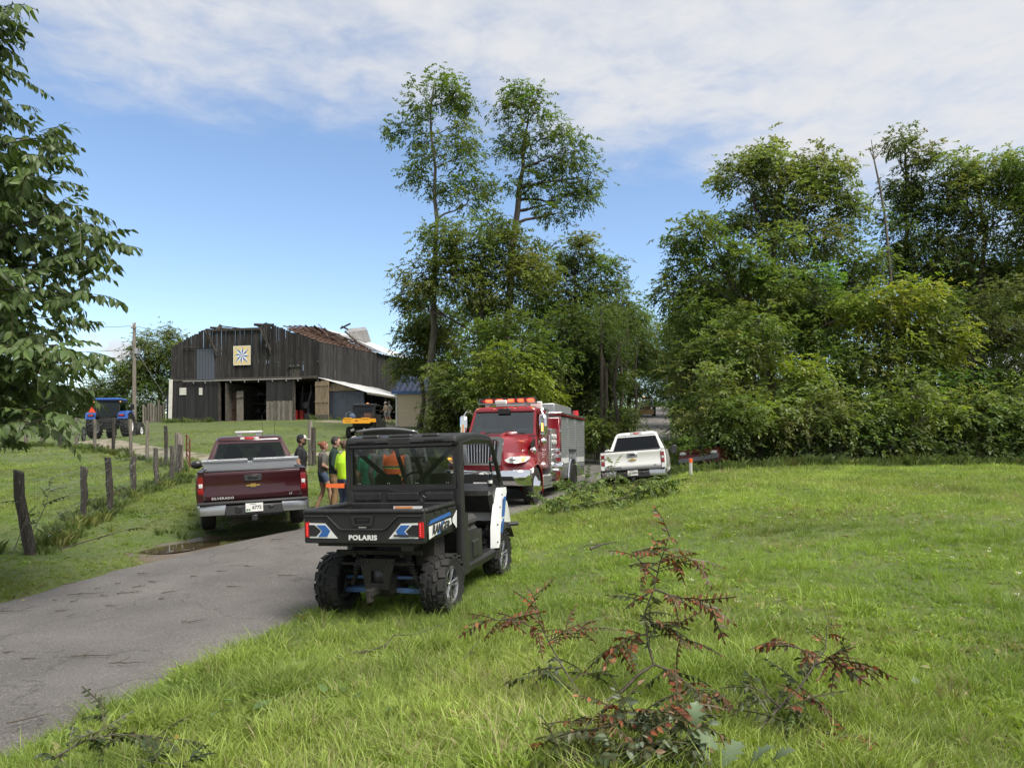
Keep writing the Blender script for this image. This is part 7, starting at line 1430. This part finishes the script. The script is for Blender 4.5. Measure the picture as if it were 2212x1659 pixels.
person('bald person in dark grey shirt standing behind the SUV', at_px(832, 13.0), 13.0, -5, 1.86, 'cloth_grey', 'denim_dark', 'skin', bald=True, sleeve=2, bulk=1.0, dz=.03)
person('person in camouflage cap and orange safety vest with green stripes', at_px(853, 12.4), 12.4, -8, 1.88, 'cloth_grey', 'denim_dark', 'skin', cap='cap_camo', sleeve=2, vest='vest_orange', bulk=1.08, dz=.03)
person('person in dark jacket stooping beside the open hatch', at_px(897, 13.4), 13.4, -10, 1.72, 'jacket_dark', 'denim_dark', 'skin', hair='hair_dark', sleeve=2, bulk=1.14, dz=.03, pose={'chest': (0, .10, 1.22), 'neck': (0, .22, 1.38), 'head': (0, .33, 1.50), 'sL': (-.185, .18, 1.33), 'sR': (.185, .18, 1.33), 'eL': (-.25, .24, 1.06), 'eR': (.25, .24, 1.06), 'wL': (-.2, .42, .96), 'wR': (.2, .42, .96)})
walk = {'kR': (.10, .18, .52), 'aR': (.11, .16, .10), 'kL': (-.1, -.02, .50), 'aL': (-.11, -.32, .16), 'eR': (.25, -.14, 1.15), 'wR': (.25, .02, .95), 'wL': (-.24, .26, 1.0), 'eL': (-.25, .06, 1.14)}
wx = D(833, 927, 52); person('walking person in white helmet, tan shirt and grey shorts in front of the lean-to', wx.x, wx.y, 75, 1.62, 'shirt_tan', 'shorts_grey', 'skin', cap='cap_white', brim=False, helmet=True, leg=.8, sleeve=.9, pose=walk)
wx = D(841, 925, 53); person('dark haired person in grey shirt walking just behind the white helmet', wx.x, wx.y, 80, 1.68, 'cloth_grey', 'shorts_grey', 'skin_tan', hair='hair_dark', leg=.8, sleeve=.9, pose=walk)
# chainsaw held at the waist, orange bar cover pointing left
cs = D(754, 1049, 14.95); saw = thing('chainsaw', 'chainsaw with an orange bar cover held at waist height', 'chainsaw', cs, (0, 0, R(4)))
m = MB(); m.loft([[(x, y, z * h) for y, z in ((-.012, -.5), (.012, -.5), (.012, .5), (-.012, .5))] for x, h in ((-.48, .05), (-.47, .075), (-.1, .10), (-.08, .10))]); m.build('bar_cover', 'vest_orange', saw, smooth=None)
m = MB(); m.box((.04, .03, 0), (.26, .16, .14), bev=.03); m.build('motor_body', 'black_frame', saw); m = MB(); m.tube([(-.05, .03, .06), (-.05, .03, .14), (.1, .03, .16), (.2, .03, .06)], .016, 7); m.build('handle', 'black_frame', saw); m = MB(); m.box((-.07, .03, 0), (.05, .1, .09), bev=.01); m.build('clutch_cover', 'wood_raw' if 'wood_raw' in MATS else 'black_frame', saw)
# ------------------------------------------------------------------ storm debris: fallen boughs, twigs, leaves
mat('twig', (.055, .045, .035), .9, col2=(.10, .085, .065), scale=20, bump=.4, bscale=60)
random.seed(31); np_ = np.random.default_rng(31)
def oval_frond(name, nl, fl, ll, lw, cols, seed, droop=.25): return frond_mesh(name, nl, fl, ll, lw, droop, cols, seed, True, .3)
RED = [(.23, .070, .030), (.16, .050, .026), (.28, .110, .050), (.13, .06, .03), (.09, .075, .034)]; OLV = [(.075, .095, .035), (.055, .075, .028), (.10, .115, .05)]; PALE = [(.24, .27, .20), (.18, .22, .15), (.30, .20, .13)]; FRE = [(.115, .18, .045), (.09, .145, .04), (.15, .215, .055)]; DKO = [(.04, .06, .022), (.055, .075, .03)]
LV = {'red': [oval_frond('leaf', 11, .17, .042, .019, RED, 200 + i) for i in range(3)], 'olive': [oval_frond('leaf', 11, .17, .040, .019, OLV, 210 + i) for i in range(3)], 'mix': [oval_frond('leaf', 11, .17, .042, .02, RED + OLV, 220 + i) for i in range(3)],
      'pale': [oval_frond('leaf', 9, .15, .048, .026, PALE + OLV[:1], 230 + i) for i in range(3)], 'fresh': [oval_frond('leaf', 13, .36, .085, .036, FRE, 240 + i, .4) for i in range(3)], 'dark': [oval_frond('leaf', 9, .16, .05, .024, DKO, 250 + i) for i in range(3)]}
def bough(name, label, base, stems, leaves, cat='branch', r=.008):
    "stems: polylines of world points; leaves: (stem index, from, to, count, kind, scale)"
    base = Vector(base); root = thing(name, label, cat, base); m = MB()
    for i, st in enumerate(stems):
        n = len(st); m.tube([Vector(p) - base for p in st], [max(.0018, r * (1.0 if i == 0 else .55) * (1 - .8 * k / (n - 1))) for k in range(n)], 6)
    m.build('stem', 'twig', root, smooth=60)
    for si, t0, t1, cnt, kd, sc in leaves:
        st = [Vector(p) for p in stems[si]]; n = len(st) - 1
        cnt = cnt if kd == 'fresh' else max(3, int(cnt * .5))
        for j in range(cnt):
            t = (t0 + (t1 - t0) * (j + random.random()) / cnt) * n; i = min(int(t), n - 1); p = st[i].lerp(st[i + 1], t - i); d = (st[i + 1] - st[i]).normalized()
            dr = d * random.uniform(.1, .7) + Vector((random.gauss(0, .6), random.gauss(0, .6), random.gauss(.0, .35))); ms = LV[kd]; sc_ = sc * (1.0 if kd == 'fresh' else 1.35); link('leaf', random.choice(ms), root, p - base, aim(dr, random.gauss(0, .5)), (sc_ * random.uniform(.7, 1.15),) * 3)
    return root
def PL(pts): return [D(*p) for p in pts]
# the big brown-leaved bough in front
bough('fallen_branch', 'large broken bough with rust brown leaves standing up in the foreground grass', G(.62, 4.25), [
  PL([(1250, 1545, 4.25), (1300, 1522, 4.28), (1345, 1491, 4.32), (1381, 1455, 4.36), (1412, 1435, 4.4), (1400, 1390, 4.45), (1394, 1321, 4.5), (1412, 1272, 4.5), (1426, 1215, 4.52), (1448, 1150, 4.55)]),
  PL([(1412, 1272, 4.5), (1448, 1285, 4.45), (1490, 1295, 4.4), (1535, 1300, 4.38)]), PL([(1396, 1345, 4.48), (1440, 1350, 4.42), (1480, 1385, 4.4)]), PL([(1396, 1370, 4.47), (1360, 1375, 4.4), (1325, 1410, 4.35)]), PL([(1426, 1215, 4.52), (1470, 1200, 4.5), (1500, 1212, 4.5)]), PL([(1420, 1235, 4.5), (1385, 1215, 4.5), (1362, 1188, 4.5)]), PL([(1412, 1435, 4.4), (1455, 1450, 4.3), (1500, 1490, 4.25), (1550, 1490, 4.2)])],
  [(0, .55, .75, 16, 'olive', .9), (0, .72, 1.0, 26, 'mix', .85), (0, .9, 1.0, 8, 'red', .8), (1, .2, 1, 16, 'red', 1.0), (1, .1, .7, 8, 'mix', 1), (2, .1, 1, 18, 'red', .95), (2, .0, .6, 10, 'olive', .95), (3, .1, 1, 14, 'mix', 1), (3, .5, 1, 6, 'red', 1), (4, .2, 1, 10, 'red', .85), (5, .1, 1, 12, 'mix', .85), (6, .1, 1, 22, 'red', .9), (6, .0, 1, 12, 'dark', .9)], r=.013)
bough('fallen_branch', 'broken bough with curled rust leaves leaning left of the largest bough', G(.42, 4.45), [
  PL([(1290, 1530, 4.3), (1255, 1504, 4.4), (1215, 1440, 4.5), (1189, 1393, 4.55), (1165, 1345, 4.6), (1153, 1286, 4.65)]), PL([(1175, 1365, 4.58), (1130, 1345, 4.55), (1095, 1338, 4.5), (1058, 1340, 4.5)]), PL([(1185, 1385, 4.55), (1225, 1362, 4.6), (1272, 1358, 4.6)]), PL([(1215, 1440, 4.5), (1180, 1445, 4.45), (1150, 1465, 4.4)]), PL([(1235, 1470, 4.45), (1265, 1450, 4.5), (1285, 1460, 4.5)])],
  [(0, .85, 1, 7, 'red', .8), (1, .1, 1, 22, 'red', .85), (1, .5, 1, 8, 'mix', .9), (2, .1, 1, 20, 'red', .85), (0, .5, .8, 8, 'mix', .8), (3, .2, 1, 10, 'dark', .95), (4, .2, 1, 10, 'olive', .95), (0, .2, .5, 6, 'pale', .8)], r=.009)
bough('fallen_branch', 'broken bough with wilted brown and green leaves at the right of the foreground', G(1.85, 4.0), [
  PL([(1545, 1618, 3.85), (1568, 1607, 3.88), (1626, 1589, 3.95), (1684, 1527, 4.05), (1729, 1482, 4.1), (1760, 1435, 4.15), (1783, 1402, 4.2), (1787, 1348, 4.25)]), PL([(1760, 1435, 4.15), (1800, 1420, 4.1), (1850, 1430, 4.05)]), PL([(1770, 1420, 4.17), (1725, 1400, 4.15), (1680, 1385, 4.15)]), PL([(1684, 1527, 4.05), (1650, 1495, 4.0), (1595, 1470, 4.0)]), PL([(1700, 1510, 4.06), (1720, 1540, 4.0), (1690, 1580, 3.95)]), PL([(1729, 1482, 4.1), (1740, 1510, 4.05), (1725, 1540, 4.0)])],
  [(1, .1, 1, 18, 'red', .9), (1, .4, 1, 8, 'pale', .8), (2, .1, 1, 12, 'mix', .85), (2, .3, 1, 6, 'red', .8), (0, .8, 1, 10, 'mix', .8), (3, .1, 1, 14, 'olive', .9), (4, .0, 1, 18, 'fresh', .42), (4, 0, 1, 14, 'olive', 1.0), (5, 0, 1, 14, 'red', .95), (0, .4, .7, 14, 'dark', 1.0)], r=.012)
bough('fallen_branch', 'heap of dull olive and pale leaves lying below the largest bough', G(.85, 3.75), [
  PL([(1180, 1600, 3.53), (1260, 1580, 3.53), (1340, 1560, 3.53), (1420, 1545, 3.58), (1500, 1560, 3.58)]), PL([(1200, 1650, 3.39), (1290, 1625, 3.44), (1370, 1610, 3.44), (1450, 1600, 3.49), (1520, 1610, 3.49)]), PL([(1260, 1580, 3.53), (1290, 1540, 3.58), (1330, 1515, 3.67)]), PL([(1420, 1545, 3.58), (1450, 1525, 3.63), (1480, 1520, 3.67)])],
  [(0, 0, 1, 44, 'olive', .95), (0, .35, 1, 30, 'pale', 1.0), (1, 0, 1, 50, 'dark', 1.0), (1, .3, 1, 26, 'pale', .95), (2, 0, 1, 14, 'mix', .9), (3, 0, 1, 16, 'red', .95), (1, 0, .6, 18, 'mix', .9), (0, 0, .5, 14, 'red', .75)], r=.007)
bough('fallen_branch', 'few rust leaves on a thin twig low in the grass near the right bottom', G(2.3, 3.7), [PL([(1740, 1625, 3.75), (1790, 1600, 3.78), (1830, 1590, 3.8), (1870, 1600, 3.8)])], [(0, 0, 1, 22, 'mix', .9), (0, .3, 1, 8, 'red', .8)], r=.005)
bough('fallen_branch', 'dark leaved broken bough in the verge at the bottom left', G(-2.05, 3.9), [PL([(110, 1640, 3.85), (180, 1600, 3.95), (250, 1585, 4.05), (330, 1590, 4.1), (420, 1600, 4.1)]), PL([(200, 1595, 4.0), (230, 1560, 4.1), (225, 1520, 4.2)]), PL([(300, 1640, 3.85), (370, 1650, 3.8), (430, 1640, 3.8)])],
  [(0, 0, 1, 30, 'dark', .8), (0, .3, 1, 18, 'olive', .8), (1, 0, 1, 8, 'olive', .8), (2, 0, 1, 14, 'dark', .85)], r=.007)
# green bough beside the road in front of the white pickup
bough('fallen_branch', 'fresh green leafy bough fallen at the road edge before the white pickup', G(2.2, 15.6), [
  PL([(1180, 1118, 15.6), (1240, 1095, 15.7), (1300, 1085, 15.8), (1360, 1072, 15.9), (1420, 1052, 16.1), (1445, 1040, 16.3)]), PL([(1225, 1098, 15.7), (1240, 1060, 15.9), (1215, 1035, 16.0)]), PL([(1265, 1090, 15.7), (1285, 1050, 15.9), (1262, 1032, 16)]), PL([(1320, 1080, 15.8), (1330, 1040, 16.0), (1318, 990, 16.1)]), PL([(1350, 1074, 15.9), (1375, 1045, 16.0), (1400, 1035, 16.1)]), PL([(1250, 1095, 15.6), (1210, 1085, 15.4), (1180, 1080, 15.3)]), PL([(1160, 1128, 15.2), (1130, 1125, 15.0), (1105, 1132, 14.8)]), PL([(1300, 1100, 15.4), (1350, 1100, 15.4), (1390, 1092, 15.5)])],
  [(0, 0, 1, 70, 'fresh', 1.35), (1, .2, 1, 24, 'fresh', 1.2), (2, .2, 1, 24, 'fresh', 1.2), (3, .1, 1, 18, 'fresh', 1.0), (4, .1, 1, 24, 'fresh', 1.2), (5, .1, 1, 26, 'fresh', 1.3), (6, 0, 1, 24, 'fresh', 1.1), (7, 0, 1, 40, 'fresh', 1.3)], r=.022)
bough('fallen_branch', 'dark crooked bare stick with a few leaves lying below the black utility vehicle', G(-.95, 6.2), [PL([(763, 1410, 6.2), (800, 1405, 6.2), (835, 1392, 6.25), (850, 1372, 6.3), (900, 1370, 6.35), (960, 1345, 6.5)]), PL([(835, 1392, 6.25), (815, 1420, 6.1), (760, 1440, 6.0), (740, 1470, 5.9)])], [(1, .6, 1, 10, 'fresh', .5)], r=.012)
bough('fallen_branch', 'thin bare stick lying in the grass right of the black utility vehicle', G(1.0, 9.6), [PL([(1275, 1186, 9.6), (1300, 1176, 9.7), (1336, 1169, 9.8)]), PL([(1300, 1176, 9.7), (1270, 1176, 9.7), (1240, 1190, 9.6)])], [], r=.02)
bough('fallen_branch', 'pale slender twig lying slantwise between the utility vehicle and the rust leaves', G(-.35, 5.6), [PL([(975, 1450, 5.4), (1010, 1415, 5.6), (1040, 1375, 5.8)]), PL([(1010, 1415, 5.6), (1030, 1405, 5.6)])], [], r=.006)
bough('fallen_branch', 'mossy twig with sparse leaves at the foot of the nearest fence post', G(-7.2, 11.2), [PL([(130, 1185, 11.4), (220, 1160, 11.6), (290, 1140, 12.0)]), PL([(60, 1170, 11.4), (100, 1090, 11.6), (110, 1040, 11.7)]), PL([(30, 1190, 11.0), (60, 1110, 11.2), (40, 1070, 11.3)])], [(0, .4, 1, 6, 'dark', 1.0), (1, .3, 1, 14, 'dark', 1.2), (2, .2, 1, 6, 'dark', 1.1)], r=.014)
# twigs on the road
def twig(label, px, py, L_, ang, forks=1, r=.006):
    Yd = 10.0
    for _ in range(8):
        x = (px - CX) / 1534 * Yd; z = gz(x, Yd) + .045; Yd = (CZ - z) / ((py - HOR) / 1534)
    x = (px - CX) / 1534 * Yd; m = MB(); d = Vector((math.cos(ang), math.sin(ang), 0)); o = Vector((-d.y, d.x, 0))
    P = [d * (L_ * (t - .5)) + o * random.gauss(0, .03) * L_ + Vector((0, 0, r + .008)) for t in (0, .25, .5, .75, 1)]; m.tube(P, [r, r, r * .8, r * .6, r * .3], 5)
    for k in range(forks): q = P[random.randint(1, 3)]; m.tube([q, q + (d * random.uniform(.1, .25) + o * random.choice((-1, 1)) * random.uniform(.1, .25)) * L_ + Vector((0, 0, .03))], [r * .6, r * .25], 4)
    o_ = m.build('twig', 'twig', None, (x, Yd, gz(x, Yd) + .045)); return tag(o_, label, 'twig', 'twigs scattered on the road')
for px, py, L_, a, f, lb in [(185, 1284, .42, .3, 2, 'forked dark twig, largest of the cluster at the left of the road'), (205, 1418, .42, .1, 3, 'thin forked twig lying alone in the middle of the near road'), (280, 1281, .3, .5, 2, 'bent dark twig right of the left cluster on the road'), (20, 1322, .45, .15, 2, 'long dark twig at the left edge of the road'), (622, 1244, .3, .0, 1, 'straight twig pointing at the left rear tyre of the utility vehicle'), (506, 1268, .2, -.1, 0, 'short thick twig in the middle of the road'), (600, 1166, .25, 0, 0, 'short dark twig below the tailgate of the utility vehicle'), (60, 1555, .25, .7, 0, 'thick dark stick at the bottom left road edge'), (275, 1434, .3, .05, 1, 'small twig right of the lone forked twig on the near road')]: twig(lb, px, py, L_, a, f)
for px, py in [(160, 1300), (225, 1288), (212, 1272), (150, 1262), (310, 1240), (330, 1258), (365, 1280), (240, 1310), (135, 1320), (255, 1262), (480, 1235), (535, 1224), (420, 1246), (20, 1410), (65, 1424), (400, 1345), (425, 1343), (300, 1268), (120, 1298), (350, 1295)]: twig('tiny dark twig scrap lying on the grey road', px, py, random.uniform(.07, .2), random.uniform(-.5, .9), random.randint(0, 1), .006)
# oak leaves, pale side up
def oak_leaf(label, px, py, Yd, size, rot, col):
    m = MB(); out_ = []
    prof = [(0, .02), (.08, .03), (.16, .20), (.24, .09), (.36, .34), (.46, .12), (.58, .40), (.68, .14), (.80, .26), (.90, .12), (1.0, .0)]
    L1 = [(t, w_) for t, w_ in prof]; vs = []; fs = []
    for t, w_ in L1:
        lf = .12 * math.sin(PI * t); vs += [(0, t, lf), (w_ * .9, t + .08 * (w_ > .15), lf + .18 * w_), (-w_ * .9, t + .08 * (w_ > .15), lf + .14 * w_)]
    for i in range(len(L1) - 1): a, b = i * 3, i * 3 + 3; fs += [(a, a + 1, b + 1, b), (a, b, b + 2, a + 2)]
    me = bpy.data.meshes.new('oak_leaf'); me.from_pydata(vs, [], fs); at = me.attributes.new('col', 'FLOAT_COLOR', 'POINT'); at.data.foreach_set('color', np.array([(*col, 1)] * len(vs), np.float32).ravel()); me.materials.append(M_('leaf_big')); me.polygons.foreach_set('use_smooth', [True] * len(me.polygons))
    return tag(link('oak_leaf', me, None, D(px, py, Yd * .93), rot, (size * .85,) * 3), label, 'leaf', 'pale oak leaves in the foreground')
OC = (.135, .185, .105)
for lb, px, py, Yd, sz, ro in [('pale lobed oak leaf standing upright in the foreground heap', 1495, 1578, 3.75, .17, (R(70), R(10), R(-15))), ('pale lobed oak leaf lying in the heap below the upright one', 1555, 1622, 3.7, .18, (R(30), R(-20), R(60))), ('pale lobed oak leaf at the bottom edge, largest of the three side by side', 1560, 1660, 3.6, .2, (R(35), R(10), R(-50))), ('pale lobed oak leaf at the bottom edge right of the largest', 1620, 1655, 3.6, .19, (R(30), R(-10), R(-80))), ('pale lobed oak leaf, rightmost at the bottom edge', 1665, 1650, 3.62, .16, (R(35), R(5), R(-100))), ('small pale oak leaf low at the left of the oak leaves', 1530, 1640, 3.65, .14, (R(30), R(15), R(30)))]: oak_leaf(lb, px, py, Yd, sz, ro, OC)
oak_leaf('yellow green lobed leaf lying in the middle of the brown heap', 1325, 1580, 3.8, .13, (R(40), 0, R(20)), (.22, .24, .04))
# scattered single leaves
def stray(label, px, py, sz, col, rz):
    Yd = 6.0
    for _ in range(8):
        x = (px - CX) / 1534 * Yd; z = gz(x, Yd) + .1; Yd = (CZ - z) / ((py - HOR) / 1534)
    x = (px - CX) / 1534 * Yd; A = [np.array([[0, 0, 0.]]), np.array([[0, 1., .1]]), np.array([[.1, 0, 1.]]), np.array([sz]), np.array([sz * .5]), np.array([col])]
    tag(link('fallen_leaf', leaf_shape('fallen_leaf', A, None), None, (x, Yd, gz(x, Yd) + .08), (R(15), R(10), rz)), label, 'leaf', 'single leaves blown onto the grass')
for lb, px, py, sz, col in [('brown curled leaf high on the right bank', 1835, 1158, .12, (.16, .07, .035)), ('pale yellow leaf in the grass right of the right-hand bough', 1988, 1432, .09, (.30, .29, .14)), ('pale green leaf right of the right-hand bough', 1975, 1470, .1, (.20, .25, .14)), ('tiny orange leaf standing in the grass below the utility vehicle', 1155, 1262, .07, (.35, .10, .04)), ('dark leaf stuck upright on the right bank', 1605, 1205, .14, (.06, .08, .03)), ('yellow leaf at the near road edge', 478, 1503, .05, (.35, .28, .05)), ('yellow leaf in the grass of the near verge', 380, 1590, .06, (.38, .26, .03)), ('small yellow leaf on the left of the road', 45, 1294, .05, (.40, .33, .06)), ('yellow green leaf below the left rear tyre of the utility vehicle', 698, 1314, .07, (.30, .30, .06))]: stray(lb, px, py, sz, col, random.uniform(0, 6))
for i, (px, py) in enumerate([(700, 1490), (745, 1478), (770, 1492), (735, 1500), (860, 1520), (510, 1510), (545, 1525), (480, 1530)]): stray('broad fresh green leaf torn off into the verge grass', px, py, .14, (.10, .16, .05), random.uniform(0, 6))
n_ = 420; x_ = np_.uniform(1, 16, n_); y_ = np_.uniform(5, 22, n_); k_ = (vn(x_, y_, .35, 77) > .5) & (x_ < y_ * .8); x_, y_ = x_[k_], y_[k_]
scatter('clover_flowers', np.c_[x_, y_, land(x_, y_) + .07], np_.uniform(.16, .3, len(x_)), np_.integers(8, 10, len(x_)), np.array([.62, .62, .55]) * np_.uniform(.8, 1.1, (len(x_), 1)), ('tiny white clover flowers dotting the right bank', 'flowers'))
# ------------------------------------------------------------------ weeds along the fences and the wood edge
P_, I_, S_, C_ = [], [], [], []
for pts, n, sp, sc in ((((-7.85, 11.6), (-9.4, 15.6), (-10.6, 19.9), (-11.75, 24.6), (-13, 28)), 300, .3, .5), (((-13.6, 28.9), (-20.9, 35.6), (-29.8, 42.6), (-38, 47)), 300, .3, .55), (((5.8, 27.2), (12, 27.4), (20, 27.6), (28, 27.8)), 1300, .7, .8), (((-2.6, 27), (-1, 32), (3.5, 44), (9, 62)), 600, .8, .9), (((6.5, 29), (10.2, 46), (15, 62)), 400, .7, .9), (((-30.8, 62.9), (-26, 61.8)), 60, .3, .8), (((-17, 60), (-11.9, 58.6)), 30, .2, .8), (((-6.4, 13), (-7.3, 16.5)), 16, .4, .3)):
    A = np.array(pts, float); s = np.r_[0, np.cumsum(np.hypot(*np.diff(A, axis=0).T))]; t = np_.uniform(0, s[-1], n); x = np.interp(t, s, A[:, 0]) + np_.normal(0, sp, n); y = np.interp(t, s, A[:, 1]) + np_.normal(0, sp, n)
    P_.append(np.c_[x, y, land(x, y) - .02]); I_.append(np_.choice([10, 11, 12, 13, 14], n)); S_.append(np_.uniform(.6, 1.3, n) * sc); C_.append(np.array([.105, .145, .045]) * np_.uniform(.6, 1.4, (n, 1)) + (np_.random((n, 1)) < .15) * np.array([.07, .05, .015]))
scatter('weeds', np.concatenate(P_), np.concatenate(S_), np.concatenate(I_), np.concatenate(C_), ('rank green weeds along the fences and the foot of the wood', 'weeds'))
